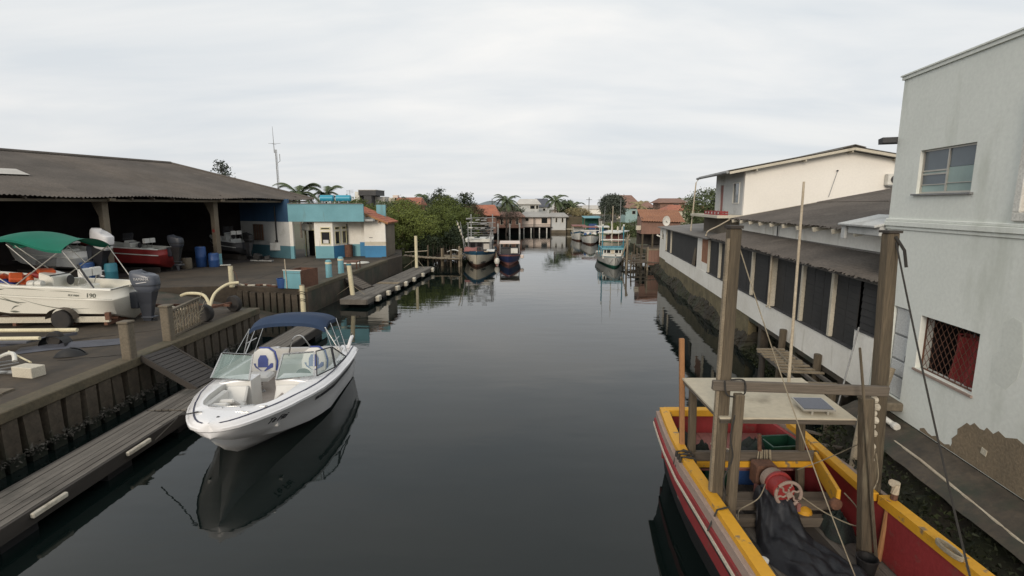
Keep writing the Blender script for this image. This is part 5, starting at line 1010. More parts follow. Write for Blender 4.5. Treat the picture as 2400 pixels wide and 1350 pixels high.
o = rt_.build('roof', 'tile', bh, loc=BO, fix=False); MB().slab([(-11.6, 37.2, 4.77), (-8.98, 37.2, 3.66), (-8.98, 40.6, 3.66), (-11.6, 40.6, 4.77)], .04).build('roof_boards', 'woodorange', bh, loc=BO); MB().beam((-11.6, 37.13, 4.79), (-8.95, 37.13, 3.66), .05, .12).build('barge_board', 'woodorange', bh, loc=BO); MB().lathe([(.05, -.03), (.05, .03)], 8, (-11.62, 37.1, 4.83), axis='Y').build('ridge_end', 'plasticwhite', bh, loc=BO)
for x in (-10.5, -9.6): MB().beam((x, 37.1, 4.70 - .4264 * (x + 11.6) - .06), (x, 37.45, 4.70 - .4264 * (x + 11.6) - .06), .08, .1).build('purlin_end', 'woodorange', bh, loc=BO)
MB().tube([(-9.05, 37.0, .9), (-9.05, 37.0, 2.35)], .05, 8).build('corner_pile', 'woodz', bh, loc=BO)

# ================================================================ open boat shed
SH = (-18.6, 32.3, 1.2)
sh = thing('boat_shed', 'wide open boat shed with a dark corrugated hipped roof on concrete columns', 'shed', SH, -21)
def shp(x, y, z=0): a = R(-21); return (SH[0] + x * math.cos(a) - y * math.sin(a), SH[1] + x * math.sin(a) + y * math.cos(a), 1.2 + z)
rf = MB(); ye, yr, xe, xr, ze, zr = 7.85, 3.5, .85, -8.2, 4.20, 6.78; nu = 900
rf.grid(lambda u, v: ((xe + (xr - xe) * v), -26 + (ye + (yr - ye) * v + 26) * u, ze + (zr - ze) * v + .028 * math.sin(2 * PI * (-26 + (ye + (yr - ye) * v + 26) * u) / .18) + .05 * math.sin((-26 + 33 * u) * .95) * (1 - v) + (.012 if v < 1 and int(v * 6) % 2 else 0) + q.uniform(-.012, .012) * (v == 0)), nu, 6)
rf.build('roof', 'fibre', sh, True, fix=False)
r2 = MB(); r2.add([(xe, ye, ze), (-17.2, ye, ze), (xr, yr, zr), (-17.2, -26, ze), (xr, -26, zr)], [(0, 1, 2), (1, 3, 4, 2)]); r2.build('roof_slope', 'fibre', sh)
rc = MB(); rc.tube([(xr, -26, zr + .04), (xr, yr, zr + .04)], .11, 8); rc.tube([(xr, yr, zr + .03), (xe, ye, ze + .05)], .09, 8); rc.build('ridge_cap', 'fibre', sh, 40)
sk = MB(); sk.grid(lambda u, v: (-3.55 + 1.1 * v - .25 * u, -15 + 7.2 * u - .8 * v * 0, ze + (zr - ze) * ((xe - (-3.55 + 1.1 * v - .25 * u)) / (xe - xr)) + .06), 10, 2); sk.build('skylight', 'roofpale', sh)
fb_ = MB(); fb_.beam((.55, -26, 4.02), (.55, 7.4, 4.02), .06, .12); fb_.build('eave_beam', 'concrete', sh)
for i in range(26): MB().beam((.72, -22.2 + i * 1.13, 4.10), (-1.2, -22.2 + i * 1.13, 4.66), .07, .12).build('rafter', 'woodx', sh)
for i, y in enumerate((0, -6.3, -12.6, -18.9)):
    c_ = MB(); c_.bx(-.17, .17, -.15, .15, 0, 3.2); c_.add([(-.17, -.15, 3.2), (.17, -.15, 3.2), (.17, .15, 3.2), (-.17, .15, 3.2), (-.75, -.15, 4.1), (.2, -.15, 4.1), (.2, .15, 4.1), (-.75, .15, 4.1)], [(0, 1, 5, 4), (1, 2, 6, 5), (2, 3, 7, 6), (3, 0, 4, 7), (4, 5, 6, 7)])
    o = c_.build('column', 'concrete', sh, bev=.015)
    MB().bx(-.2, .9, y - .12, y + .12, 4.0, 4.12).build('column_head', 'concrete', sh); o.location = (0, y, 0)
MB().bx(.1715, .18, -.12, .12, 0.05, .75).build('painted_foot', 'cyanpaint', sh); MB().bx(-.15, .17, -.158, -.151, 0.05, .75).build('painted_foot', 'bluepaint', sh)
MB().lathe([(.10, 0), (.11, .02), (.10, .03)], 10, (.0, -.17, 2.2), axis='Y').build('red_sign', 'red', sh)
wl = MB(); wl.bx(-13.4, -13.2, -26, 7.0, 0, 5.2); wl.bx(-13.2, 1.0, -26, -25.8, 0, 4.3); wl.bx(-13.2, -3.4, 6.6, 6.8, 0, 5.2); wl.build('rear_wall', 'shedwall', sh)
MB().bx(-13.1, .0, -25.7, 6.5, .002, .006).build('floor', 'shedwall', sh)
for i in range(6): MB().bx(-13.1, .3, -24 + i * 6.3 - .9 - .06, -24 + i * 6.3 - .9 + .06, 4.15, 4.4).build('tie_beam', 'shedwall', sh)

# ================================================================ motor boats with centre console, outboards, trailers
def outboard(par, at_, rz, m1, m2, sc=1.0, txt=None, tilt=0):
    r_ = bpy.data.objects.new('outboard_motor', None); C.objects.link(r_); r_.parent = par; r_.location = at_; r_.rotation_euler = (R(tilt), 0, R(rz)); r_.scale = (sc,) * 3; r_.empty_display_size = .1
    cw = MB()
    def cowl(u, v):
        a = 2 * PI * u; sx = math.copysign(abs(math.cos(a)) ** .55, math.cos(a)); sy = math.copysign(abs(math.sin(a)) ** .6, math.sin(a))
        tb = [(0, .15, .22), (.12, .19, .30), (.45, .215, .36), (.75, .21, .37), (.9, .19, .34), (.97, .14, .26), (1, .0, .0)]
        for (t0, a0, b0), (t1, a1, b1) in zip(tb, tb[1:]):
            if v <= t1: k = (v - t0) / (t1 - t0); wx, wy = a0 + (a1 - a0) * k, b0 + (b1 - b0) * k; break
        return (sx * wx, -.36 + sy * wy - .10 * (1 - v), .22 + .62 * v + (.06 * sy if v > .8 else 0))
    cw.grid(cowl, 28, 14); cw.build('cowl', m1, r_, 50)
    MB().grid(lambda u, v: Vector(cowl(u, .30 + .06 * v)) * 1.0 + Vector((math.cos(2 * PI * u) * .006, math.sin(2 * PI * u) * .006, 0)), 28, 1).build('trim_band', m2, r_, True)
    lo_ = MB(); lo_.add([(s_ * a, b, c) for s_ in (-1, 1) for a, b, c in ((.16, -.16, .24), (.16, -.66, .24), (.10, -.58, -.12), (.10, -.20, -.12), (.06, -.50, -.55), (.06, -.24, -.55), (.03, -.46, -.78), (.03, -.26, -.78))], [(0, 1, 2, 3), (3, 2, 4, 5), (5, 4, 6, 7), (8, 11, 10, 9), (11, 13, 12, 10), (13, 15, 14, 12), (0, 8, 9, 1), (1, 9, 10, 2), (2, 10, 12, 4), (4, 12, 14, 6), (0, 3, 11, 8), (3, 5, 13, 11), (5, 7, 15, 13), (6, 14, 15, 7)]); lo_.build('midsection', m2, r_, bev=.01)
    gu = MB(); gu.lathe([(.005, -.15), (.05, -.22), (.065, -.35), (.06, -.55), (.03, -.62)], 12, (0, 0, -.70), axis='Y'); gu.box((0, -.42, -.52), (.26, .34, .02)); gu.slab([(-.012, -.30, -.75), (-.012, -.48, -.75), (-.012, -.46, -1.0), (-.012, -.38, -1.0)], .024); gu.build('gearcase', m1, r_, 40)
    pp_ = MB()
    for k in range(3):
        a = 2 * PI * k / 3; pp_.grid(lambda u, v: (math.cos(a + .7 * (u - .5)) * (.04 + .13 * v), -.62 + .05 * (u - .5), -.70 + math.sin(a + .7 * (u - .5)) * (.04 + .13 * v)), 3, 3)
    pp_.build('propeller', 'darkgrey', r_, True, fix=False)
    MB().bx(-.14, .14, -.20, .06, -.25, .22).build('bracket', 'outboarddark', r_, bev=.02)
    if txt:
        for sg in (-1, 1): text(txt, .105, 'letterwhite', r_, (sg * .222, -.42, .62), (90, 0, 90 * sg), shear=.15, name='brand_lettering'); MB().box((sg * .219, -.42, .52), (.006, .30, .018), (8 * sg, 0, 0)).build('swoosh', 'letterwhite', r_)
    return r_
def cc_boat(root, Lb, B, hm, dm, k=1.0, z0=.0, dec=True):
    h_ = B / 2
    HB = [(0, h_ * .93), (Lb * .45, h_), (Lb * .68, h_ * .93), (Lb * .85, h_ * .62), (Lb * .95, h_ * .28), (Lb, .03)]
    SH_ = [(0, .95 * k), (Lb * .5, 1.10 * k), (Lb, 1.48 * k)]; CH = [(0, .18), (Lb * .55, .24), (Lb * .85, .52), (Lb, 1.2)]; KE = [(0, -.12), (Lb * .6, -.10), (Lb * .85, .15), (Lb * .96, .72), (Lb, 1.25)]
    ys_ = [0, .15 * Lb, .3 * Lb, .42 * Lb, .55 * Lb, .65 * Lb, .74 * Lb, .81 * Lb, .87 * Lb, .92 * Lb, .96 * Lb, .985 * Lb, Lb]
    def pf(y):
        b, s, c, ke = interp(HB, y), interp(SH_, y), interp(CH, y), interp(KE, y); c_b = b * (.86 if y < .7 * Lb else .86 - .5 * (y / Lb - .7) / .3)
        return [(0, z0 + ke), (c_b * .95, z0 + c), (c_b, z0 + c + .01), (c_b + (b - c_b) * .6, z0 + c + (s - .34 - c) * 1.0), (c_b + (b - c_b) * .6 + .025, z0 + s - .335), (c_b + (b - c_b) * .6 + .025, z0 + s - .285), (c_b + (b - c_b) * .62, z0 + s - .28), (b, z0 + s)]
    m_ = MB(); loft(m_, ys_, pf, [0, 0, 0, 1, 2, 1, 0]); p0 = pf(0); m_.add([(x, 0, z) for x, z in p0[::-1]] + [(-x, 0, z) for x, z in p0[1:]], [tuple(range(2 * len(p0) - 1))]); hu = m_.build('hull', [hm, 'inkgrey', dm], root, 35); weld(hu)
    inn = lambda y: max(0, interp(HB, y) - .20) if y < .80 * Lb else 0
    yd_ = [0, .06, .061, .3 * Lb, .5 * Lb, .7 * Lb, .795 * Lb, .80 * Lb, .87 * Lb, .92 * Lb, .96 * Lb, Lb]
    def df(y):
        b, s = interp(HB, y), interp(SH_, y); i = inn(y); i = min(i, b * .9)
        if y <= .06: i = 0
        return [(b, z0 + s), (b * .97, z0 + s + .035), (i + (b - i) * .3, z0 + s + .05), (i, z0 + s + .04), (i, z0 + (s + .02 if i == 0 else .42))]
    m_ = MB(); loft(m_, yd_, df, [0, 0, 0, 0]); weld(m_.build('deck', dm, root, 40)); MB().add([(-h_ * .8, .06, z0 + .43), (h_ * .8, .06, z0 + .43), (h_ * .7, .79 * Lb, z0 + .43), (-h_ * .7, .79 * Lb, z0 + .43)], [(0, 1, 2, 3)]).build('cockpit_floor', dm, root)
    cs = MB(); cs.add([(-.40, .36 * Lb, .43), (.40, .36 * Lb, .43), (.38, .47 * Lb, .43), (-.38, .47 * Lb, .43), (-.40, .37 * Lb, 1.30), (.40, .37 * Lb, 1.30), (.34, .45 * Lb, 1.45), (-.34, .45 * Lb, 1.45)], [(3, 2, 1, 0), (4, 5, 6, 7), (0, 1, 5, 4), (1, 2, 6, 5), (2, 3, 7, 6), (3, 0, 4, 7)]); cs.v = [(x, y, z + z0) for x, y, z in cs.v]; c_ = cs.build('console', dm, root, bev=.03)
    MB().slab([(-.38, .375 * Lb, z0 + 1.28), (.38, .375 * Lb, z0 + 1.28), (.36, .39 * Lb, z0 + 1.36), (-.36, .39 * Lb, z0 + 1.36)], .01).build('dashboard', 'darkgrey', c_); w_ = MB(); w_.grid(lambda u, v: (-.40 + .8 * u, .46 * Lb - .10 * v + .08 * math.sin(PI * u), z0 + 1.44 + .42 * v), 8, 2); w_.build('windscreen', 'acrylic', c_, True, fix=False); MB().lathe([(.15, -.01), (.165, 0), (.15, .01)], 16, (.12, .345 * Lb, z0 + 1.15), axis='Y').build('steering_wheel', 'ink', c_)
    lp = MB(); lp.bx(-.42, .42, .22 * Lb, .29 * Lb, z0 + .43, z0 + 1.0); l_ = lp.build('leaning_post', dm, root, bev=.04); 
    for x in (-.22, .22): cushion(MB(), x - .19, x + .19, .205 * Lb, .23 * Lb, z0 + 1.30, z0 + 1.56, .03).build('backrest', 'vinyl', l_, True)
    for x in (-.35, 0, .35): MB().tube([(x, .25 * Lb, z0 + 1.0), (x, .215 * Lb, z0 + 1.45)], .018, 6).build('support', 'chrome', l_)
    return pf, HB, SH_
TB = (-12.5, 16.62, 1.2)
tb_ = thing('console_boat', 'white centre-console motorboat with green canopy and grey outboard, on a trailer in the yard', 'boat', (TB[0], TB[1], TB[2]), 92.5)
Z0 = .22
pf, HB_, SH_2 = cc_boat(tb_, 5.8, 2.08, 'gelcream', 'gelcream', 1.0, Z0)
outboard(tb_, (0, .0, Z0 + .50), 0, 'outboard', 'outboarddark', 1.12, 'YAMAHA')
cv = MB()
def bim(u, v):
    x = -1.02 + 2.04 * u; y = 1.25 + 3.2 * v; cr = 1 - (2 * u - 1) ** 2
    return (x, y, 2.52 + .25 * cr ** .8 + .10 * math.sin(PI * v) - .10 * math.cos(2 * PI * v) * (1 - .6 * cr) - .05 * math.sin(3 * PI * v))
cv.grid(bim, 16, 18); cv.grid(lambda u, v: Vector(bim(u, v)) - Vector((0, 0, .012)), 16, 18)
for e in (0, 1): cv.grid(lambda u, v: Vector(bim(e, u)) - Vector((0, 0, .07 * v)), 18, 1)
cv.build('canopy', 'greencloth', tb_, 50)
for sg in (-1, 1):
    fr = MB(); fr.tube([(sg * .93, 2.9, Z0 + 1.08), (sg * 1.0, 1.3, 2.42)], .016, 6); fr.tube([(sg * .93, 2.9, Z0 + 1.08), (sg * 1.0, 4.4, 2.45)], .016, 6); fr.tube([(sg * .97, 2.1, Z0 + 1.62), (sg * 1.0, 2.85, 2.62)], .014, 6); fr.tube([(sg * .90, .55, Z0 + 1.0), (sg * .96, 1.28, 2.4)], .014, 6); fr.build('canopy_frame', 'alu', tb_)
MB().beam((-.86, .55, Z0 + .98), (-.80, 1.0, Z0 + 1.75), .035, .05).build('ski_pole', 'darkgrey', tb_); MB().bx(-.92, -.78, .48, .64, Z0 + .975, Z0 + 1.0).build('pole_base', 'ink', tb_)
def side_pt(y, f, o=.008):
    p = pf(y); a, b = (p[2], p[3]) if f < 1 else (p[6], p[7]); f = f if f < 1 else f - 1; return Vector((-(a[0] + (b[0] - a[0]) * f) - o, y, a[1] + (b[1] - a[1]) * f))
def ribbon(pts, w_, name='decal', m='inkgrey'):
    # tapering swoosh painted on the topsides
    P = [side_pt(y, f) for y, f in pts]; vs = []; n = len(P)
    for i, p in enumerate(P): h = w_ * math.sin(PI * (i + .15) / (n - .7)); vs += [p + Vector((0, 0, h)), p - Vector((0, 0, h))]
    MB().add(vs, [(2 * i, 2 * i + 1, 2 * i + 3, 2 * i + 2) for i in range(n - 1)]).build(name, m, tb_, fix=False)
lin = lambda a, b, n, c=0: [(a[0] + (b[0] - a[0]) * i / n, a[1] + (b[1] - a[1]) * i / n + c * math.sin(PI * i / n)) for i in range(n + 1)]
ribbon(lin((2.75, .95), (.7, .42), 10, -.28), .012); ribbon(lin((3.6, .85), (2.7, .55), 8, .1), .014); ribbon(lin((3.3, .98), (2.55, .70), 8, -.1), .018); ribbon(lin((3.1, .2), (2.8, .48), 5, .1), .016); ribbon(lin((3.15, .12), (2.85, .1), 5), .03); ribbon(lin((3.2, 1.75), (1.9, 1.72), 8, .12), .010); ribbon(lin((1.8, 1.70), (.85, 1.6), 8, .1), .009); ribbon(lin((3.9, 1.55), (3.1, 1.72), 8, -.1), .016); ribbon(lin((3.7, 1.35), (3.15, 1.6), 8, .05), .018)
def side_text(txt, y, f, size, sh_=.2, m='inkgrey'):
    a, b, c = side_pt(y + .2, f), side_pt(y - .2, f), side_pt(y, f + .2); ex = (b - a).normalized(); up = c - side_pt(y, f); up = (up - ex * up.dot(ex)).normalized()
    text(txt, size, m, tb_, side_pt(y, f, .012), Matrix((ex, up, ex.cross(up))).transposed().to_euler(), shear=sh_)
side_text('190', .62, 1.35, .20); side_text('FLY FISH', 1.12, 1.30, .085)
lj = thing('life_jacket_pile', 'pile of orange life jackets in the bow of the trailered boat', 'life jackets', (-15.75, 16.2, 2.42))
for i in range(9):
    MB().box((-.75 + i * .17 + q.uniform(-.05, .05), q.uniform(-.35, .35), .12 + .10 * (i % 3) + (.12 if i > 5 else 0)), (.44, .34, .15), (q.uniform(-35, 35), q.uniform(-35, 35), q.uniform(-60, 60))).build('life_jacket', 'orange' if i != 7 else 'red', lj, bev=.035)
t = thing('blue_tarp', 'blue cloth bundle in the bow of the trailered boat', 'cloth', (-16.0, 15.95, 2.42)); t_ = MB(); t_.grid(lambda u, v: (.45 * v * math.cos(2 * PI * u), .3 * v * math.sin(2 * PI * u), .28 * (1 - v * v) + .04 * math.sin(14 * u + 9 * v) + .01), 24, 8); t_.build('cloth', 'vinylblue', t, True)
for i, (x, y) in enumerate(((-15.0, 15.82), (-14.8, 15.86))): t = thing('fender', 'white round fender on the near rail of the trailered boat, the one nearer the %s' % ('bow', 'outboard')[i], 'fender', (x, y, 2.42), 0, 'fenders on the trailered boat rail'); MB().lathe([(.02, -.14), (.10, -.10), (.12, 0), (.10, .10), (.02, .14)], 12, (0, 0, .14), axis='X').build('body', 'plasticwhite', t, True)
# trailers
def wheel(par, at_, r_=.30, w_=.18, rz=0):
    t = MB().lathe([(r_ * .6, -w_ / 2), (r_ * .92, -w_ / 2), (r_, -w_ * .35), (r_, w_ * .35), (r_ * .92, w_ / 2), (r_ * .6, w_ / 2)], 22, axis='X').build('wheel', 'rubber', par, 40, loc=at_, rot=(0, 0, rz)); MB().lathe([(.05, -w_ * .42), (r_ * .6, -w_ * .46), (r_ * .6, w_ * .46), (.05, w_ * .42)], 16, axis='X').build('rim', 'rust', t); return t
tr = thing('boat_trailer', 'cream and rusty trailer carrying the white centre-console boat', 'trailer', (-12.5, 16.62, 1.2), 92.5)
for x in (-.92, .92): MB().beam((x, .15, .26), (x, 5.4, .26), .09, .17).build('side_beam', 'cream', tr)
for x in (-.45, .45): MB().beam((x, .2, .20), (x, 5.2, .24), .10, .08).build('bunk', 'rust', tr)
for y in (.25, 1.4, 3.0, 4.9): MB().bx(-.98, .98, y - .05, y + .05, .08, .175).build('cross_member', 'rust', tr)
for x in (-1.12, 1.12): wheel(tr, (x, 1.42, .30)); MB().grid(lambda u, v: (x - .12 + .24 * v, 1.42 + .42 * math.cos(PI * u), .34 + .33 * math.sin(PI * u)), 10, 1).build('mudguard', 'woodx', tr)
MB().bx(-.97, -.88, .12, .26, .24, .48).build('end_post', 'rust', tr); MB().lathe([(.10, -.04), (.13, 0), (.10, .04)], 12, (-1.0, 4.1, .24), axis='X').build('reflector', 'yellowboat', tr)
for y in (.9, 2.2): MB().bx(-.7, .7, y, y + .1, .175, .215).build('pad', 'rust', tr)
t2 = thing('boat_trailer', 'empty trailer of cream beams lying in the near left of the yard', 'trailer', (-12.25, 14.05, 1.2), 92)
MB().tube([(.0, 0, .32), (.1, 6, .30)], .055, 8).build('side_beam', 'creampaint', t2); MB().tube([(-.82, .33, .30), (-.8, 6, .28)], .05, 8).build('side_beam', 'creampaint', t2); MB().beam((.1, .1, .2), (-1.0, 1.2, .16), .12, .07).build('cross_member', 'mudblue', t2); MB().beam((-.95, .5, .24), (-.9, 6, .2), .16, .05).build('plank', 'mudblue', t2)
MB().grid(lambda u, v: (-.42 - .30 * v, .15 + .35 * math.cos(PI * u), .04 + .28 * math.sin(PI * u)), 10, 1).build('mudguard', 'black', t2); wheel(t2, (-.55, .16, .22), .2, .18)
t = thing('plastic_sheet', 'dark grey sheet crumpled on the yard beside the empty trailer', 'sheet', (-11.95, 13.55, 1.2), 30); t_ = MB(); t_.grid(lambda u, v: ((u - .5) * 2.4, (v - .5) * .8 + .1 * math.sin(5 * u), .015 + .10 * abs(math.sin(4 * u + 6 * v)) * math.sin(PI * u) * math.sin(PI * v)), 20, 10); t_.build('sheet', 'mudblue', t, True)
t = thing('rubber_mat', 'black rubber lump on the yard near the sea wall', 'rubber mat', (-11.25, 12.6, 1.2), 20); t_ = MB(); t_.grid(lambda u, v: (.36 * v * math.cos(2 * PI * u), .2 * v * math.sin(2 * PI * u), .2 * (1 - v ** 3) + .02 * math.sin(11 * u)), 20, 6); t_.build('mat', 'black', t, True)
t3 = thing('trailer_frame', 'low frame with a curved white pipe at the left edge of the yard', 'trailer', (-11.4, 11.2, 1.2), 60)
MB().tube(arc([(-.35, 1.6, .12), (-.1, .9, .20), (.08, .35, .40), (.10, .05, .42), (.06, -.1, .30)], 5), .045, 8).build('guide_pipe', 'plasticwhite', t3, True); MB().tube([(-.6, 1.2, .06), (.0, -.2, .06)], .035, 6).build('tube', 'galv', t3); MB().tube([(.35, 1.3, .25), (.30, -.2, .22)], .02, 6).build('tube', 'creampaint', t3)
for i in range(4): MB().beam((-.7 + i * .1, 1.2 - i * .4, .08), (.3, .9 - i * .35, .10), .025, .025).build('strut', 'galv', t3)
t = thing('concrete_block', 'pale concrete block at the left edge of the yard', 'block', (-10.85, 11.05, 1.2), -12); MB().bx(-.28, .28, -.15, .15, 0, .24).build('block', 'cream', t, bev=.012)
t = thing('anchor_chain_patch', 'small pale paving slabs at the left edge by the sea wall', 'paving', (-10.75, 9.95, 1.2), 10)
for i in range(6): MB().box((-.6 + .42 * (i % 3), -.25 + .3 * (i // 3), .02), (.38, .24, .04), (0, 0, q.uniform(-12, 12))).build('slab', 'concrete', t)
t4 = thing('boat_trailer', 'rusty trailer with white curved guides at the slipway corner', 'trailer', (-10.3, 17.2, 1.2), 75)
MB().bx(-.9, .9, .0, .08, .28, .36).build('axle', 'rust', t4); wheel(t4, (-.62, -.35, .28), .29, .2, 12); wheel(t4, (1.0, .0, .28), .29, .2)
MB().beam((-.55, -.2, .30), (-.15, 1.9, .30), .06, .08).build('side_beam', 'cream', t4); MB().beam((.6, -.2, .30), (.1, 1.9, .30), .06, .08).build('side_beam', 'rust', t4); MB().beam((-.1, 1.8, .3), (0, 3.6, .3), .08, .1).build('drawbar', 'rust', t4)
MB().tube(arc([(.10, .15, .35), (.35, .15, .75), (.7, -.05, 1.02), (.98, -.3, 1.06)], 6), .05, 8).build('guide_pipe', 'creampaint', t4, True); MB().tube(arc([(.10, .15, .35), (.12, .4, .72), (.0, .9, .78), (-.1, 1.15, .70)], 6), .05, 8).build('guide_pipe', 'creampaint', t4, True)

# ================================================================ things inside the shed
rb = thing('console_boat', 'red and white motorboat stored inside the boat shed', 'boat', shp(.0, -3.1, 0), 88); cc_boat(rb, 5.2, 2.0, 'red', 'boatwhite', 1.0, .35)
outboard(rb, (0, 0, 1.15), 0, 'outboarddark', 'black', 1.1)
for x in (-.5, .5): MB().bx(x - .06, x + .06, .3, 4.2, 0, .30).build('cradle', 'darkwood', rb)
wb = thing('console_boat', 'white motorboat with tilted white outboard inside the shed behind the green canopy', 'boat', shp(-.35, -6.9, 0), 78); cc_boat(wb, 5.4, 2.0, 'greywall', 'boatwhite', 1.0, .55); outboard(wb, (0, 0, 1.45), 0, 'gelcoat', 'ink', 1.5, None, 14)
for x in (-.5, .5): MB().bx(x - .06, x + .06, .3, 4.2, 0, .5).build('cradle', 'darkwood', wb)
gb = thing('console_boat', 'dim grey boat deep inside the shed, left of the others', 'boat', shp(-3.5, -14.0, 0), 70); cc_boat(gb, 5.6, 2.0, 'greywall', 'boatwhite', 1.0, .5)
MB().bx(-.6, .6, .3, 4.5, 0, .45).build('cradle', 'darkwood', gb)
jb = thing('inflatable_boat', 'small grey and red boat with black outboard by the office wall', 'boat', shp(-1.2, 3.1, 0), 66); cc_boat(jb, 3.4, 1.5, 'darkgrey', 'greywall', .8, .45); outboard(jb, (0, 0, 1.0), 0, 'black', 'darkgrey', 1.05)
MB().bx(-.35, .35, .3, 2.5, 0, .4).build('cradle', 'darkwood', jb)
t = thing('jet_ski_stand', 'pale dolly with dark gear at the foot of the office wall', 'dolly', shp(.95, 2.5, 0), -10); MB().bx(-.8, .8, -.12, .12, .06, .14).build('rail', 'galv', t); MB().box((-.3, 0, .35), (.5, .4, .4), (0, 14, 0)).build('gear_bag', 'black', t, bev=.06); MB().box((.35, .1, .28), (.35, .35, .28), (0, -10, 20)).build('gear_bag', 'black', t, bev=.05)
for x in (-.7, .7): MB().lathe([(.06, -.03), (.06, .03)], 10, (x, 0, .06), axis='Y').build('caster', 'rubber', t)
def barrel(lab, p, m, r_=.26, h=.8, group=None):
    t = thing('plastic_barrel', lab, 'barrel', p, 0, group); MB().lathe([(r_ * .9, 0), (r_, .06), (r_, h * .45), (r_ * 1.03, h * .47), (r_ * 1.03, h * .53), (r_, h * .55), (r_, h - .06), (r_ * .88, h)], 18).build('body', m, t, 30); MB().lathe([(r_ * .3, h - .002), (r_ * .3, h + .03)], 10).build('lid', 'darkgrey', t); return t
barrel('blue plastic barrel at the foot of the far shed column', shp(.35, -.6), 'plasticblue', .3, .85); barrel('tall dark blue barrel behind the brighter one at the far column', shp(-.35, -.9), 'plasticblue', .3, 1.25); barrel('grey plastic barrel left of the blue ones at the far column', shp(-.3, -1.9), 'concrete', .28, .65); barrel('teal barrel at the foot of the near shed column', shp(.35, -6.5), 'teal', .28, .85); barrel('dark blue barrel left of the near shed column', shp(-.1, -7.3), 'plasticblue', .3, .95)
t = thing('step_stool', 'small pale trolley at the painted foot of the far column', 'trolley', shp(.75, -.15, 0), 20); MB().bx(-.3, .3, -.12, .12, .05, .10).build('tray', 'plasticwhite', t, bev=.02); MB().bx(-.28, -.2, -.1, .1, 0, .05).build('foot', 'rubber', t); MB().bx(.2, .28, -.1, .1, 0, .05).build('foot', 'rubber', t)
# ================================================================ vegetation builders
def leaves(mb, blobs, n, sz, rnd, flat=.5, shell=.55):
    tot = sum(b[3] * b[4] * b[5] for b in blobs)
    for cx, cy, cz, rx, ry, rz in blobs:
        k = max(30, int(n * (rx * ry * rz) / tot)); tw = max(8, k // 14)
        for _ in range(tw):
            while True:
                d = Vector((rnd.gauss(0, 1), rnd.gauss(0, 1), rnd.gauss(0, 1))).normalized()
                if d.z > -.75: break
            r = rnd.uniform(shell, 1.0) ** .6 * rnd.uniform(.9, 1.10); c0 = Vector((cx + d.x * rx * r, cy + d.y * ry * r, cz + d.z * rz * r)); sp = sz * 2.0
            for _ in range(14):
                c = c0 + Vector((rnd.gauss(0, sp), rnd.gauss(0, sp), rnd.gauss(0, sp * .6))); nrm = (d * .6 + Vector((rnd.gauss(0, .6), rnd.gauss(0, .6), rnd.gauss(.35, .6)))).normalized()
                a = nrm.orthogonal().normalized(); a.rotate(Matrix.Rotation(rnd.uniform(0, 6.28), 3, nrm)); b = nrm.cross(a); s = sz * rnd.uniform(.6, 1.3)
                mb.add([c - a * s, c - b * s * flat, c + a * s, c + b * s * flat], [(0, 1, 2, 3)])
    return mb
def tree(name, label, loc, blobs, n, sz, m, h, rnd, group=None, trunk_r=.12, bark='bark', shell=.55, cat='tree', lean=(0, 0), flat=.5):
    t = thing(name, label, cat, loc, 0, group); tk = MB(); top = Vector((lean[0], lean[1], h)); tk.tube(arc([(0, 0, -.6), (lean[0] * .3 + .05, lean[1] * .3, h * .4), top], 4), [trunk_r * (1 - .6 * i / 8) for i in range(9)], 8)
    for cx, cy, cz, rx, ry, rz in blobs:
        c = Vector((cx, cy, cz)); p = Vector((lean[0] * .5, lean[1] * .5, h * rnd.uniform(.35, .75))); tk.tube([p, p.lerp(c, .55) + Vector((0, 0, .1)), c], [trunk_r * .5, trunk_r * .32, trunk_r * .12], 5)
        for _ in range(3):
            e = c + Vector((rnd.uniform(-rx, rx) * .8, rnd.uniform(-ry, ry) * .8, rnd.uniform(-.3, rz) * .8)); tk.tube([p.lerp(c, .6), e], [trunk_r * .22, trunk_r * .07], 4)
    tk.build('trunk', bark, t, True); leaves(MB(), blobs, n, sz, rnd, flat, shell).build('crown', m, t, fix=False); return t
q = random.Random(77)
MG = [  # x, y, z of the crown, radii, leaf colour, label
 (-12.6, 45.5, 2.6, 2.9, 2.4, 2.7, 'mangrove', 'dense mangrove tree right behind the red tiled boathouse'),
 (-9.3, 46.5, 2.2, 2.6, 2.2, 2.6, 'mangrovelight', 'broad pale green mangrove tree right of the boathouse roof'),
 (-10.6, 51, 3.0, 3.0, 2.4, 2.5, 'mangrovelight', 'yellowish green mangrove crown below the orange roof'),
 (-7.2, 50.5, 2.3, 2.4, 2.2, 2.6, 'mangrove', 'mangrove tree in the middle of the left bank'),
 (-5.9, 54.5, 2.5, 2.2, 2.0, 2.7, 'mangrove', 'mangrove tree left of the cream fishing boat'),
 (-5.3, 49.5, 1.3, 1.6, 1.6, 1.7, 'leafdark', 'low dark mangrove over the water by the cream boat'),
 (-15.5, 50, 3.3, 3.2, 2.4, 2.6, 'mangrove', 'mangrove tree behind the water tanks of the office'),
 (-4.6, 60, 2.6, 2.0, 1.8, 2.6, 'mangrovebrown', 'brownish tree behind the masts of the cream boat'),
 (-12, 58, 3.3, 3.0, 2.4, 2.6, 'leaffar', 'bushy tree between the orange roof and the mangroves'),
 (-7.7, 60, 3.9, 2.4, 2.0, 2.3, 'mangrove', 'taller mangrove under the layered crown'),
 (-7.9, 46.0, 1.0, 1.5, 1.2, 1.3, 'leafdark', 'low dark bush behind the bent boardwalk'),
]
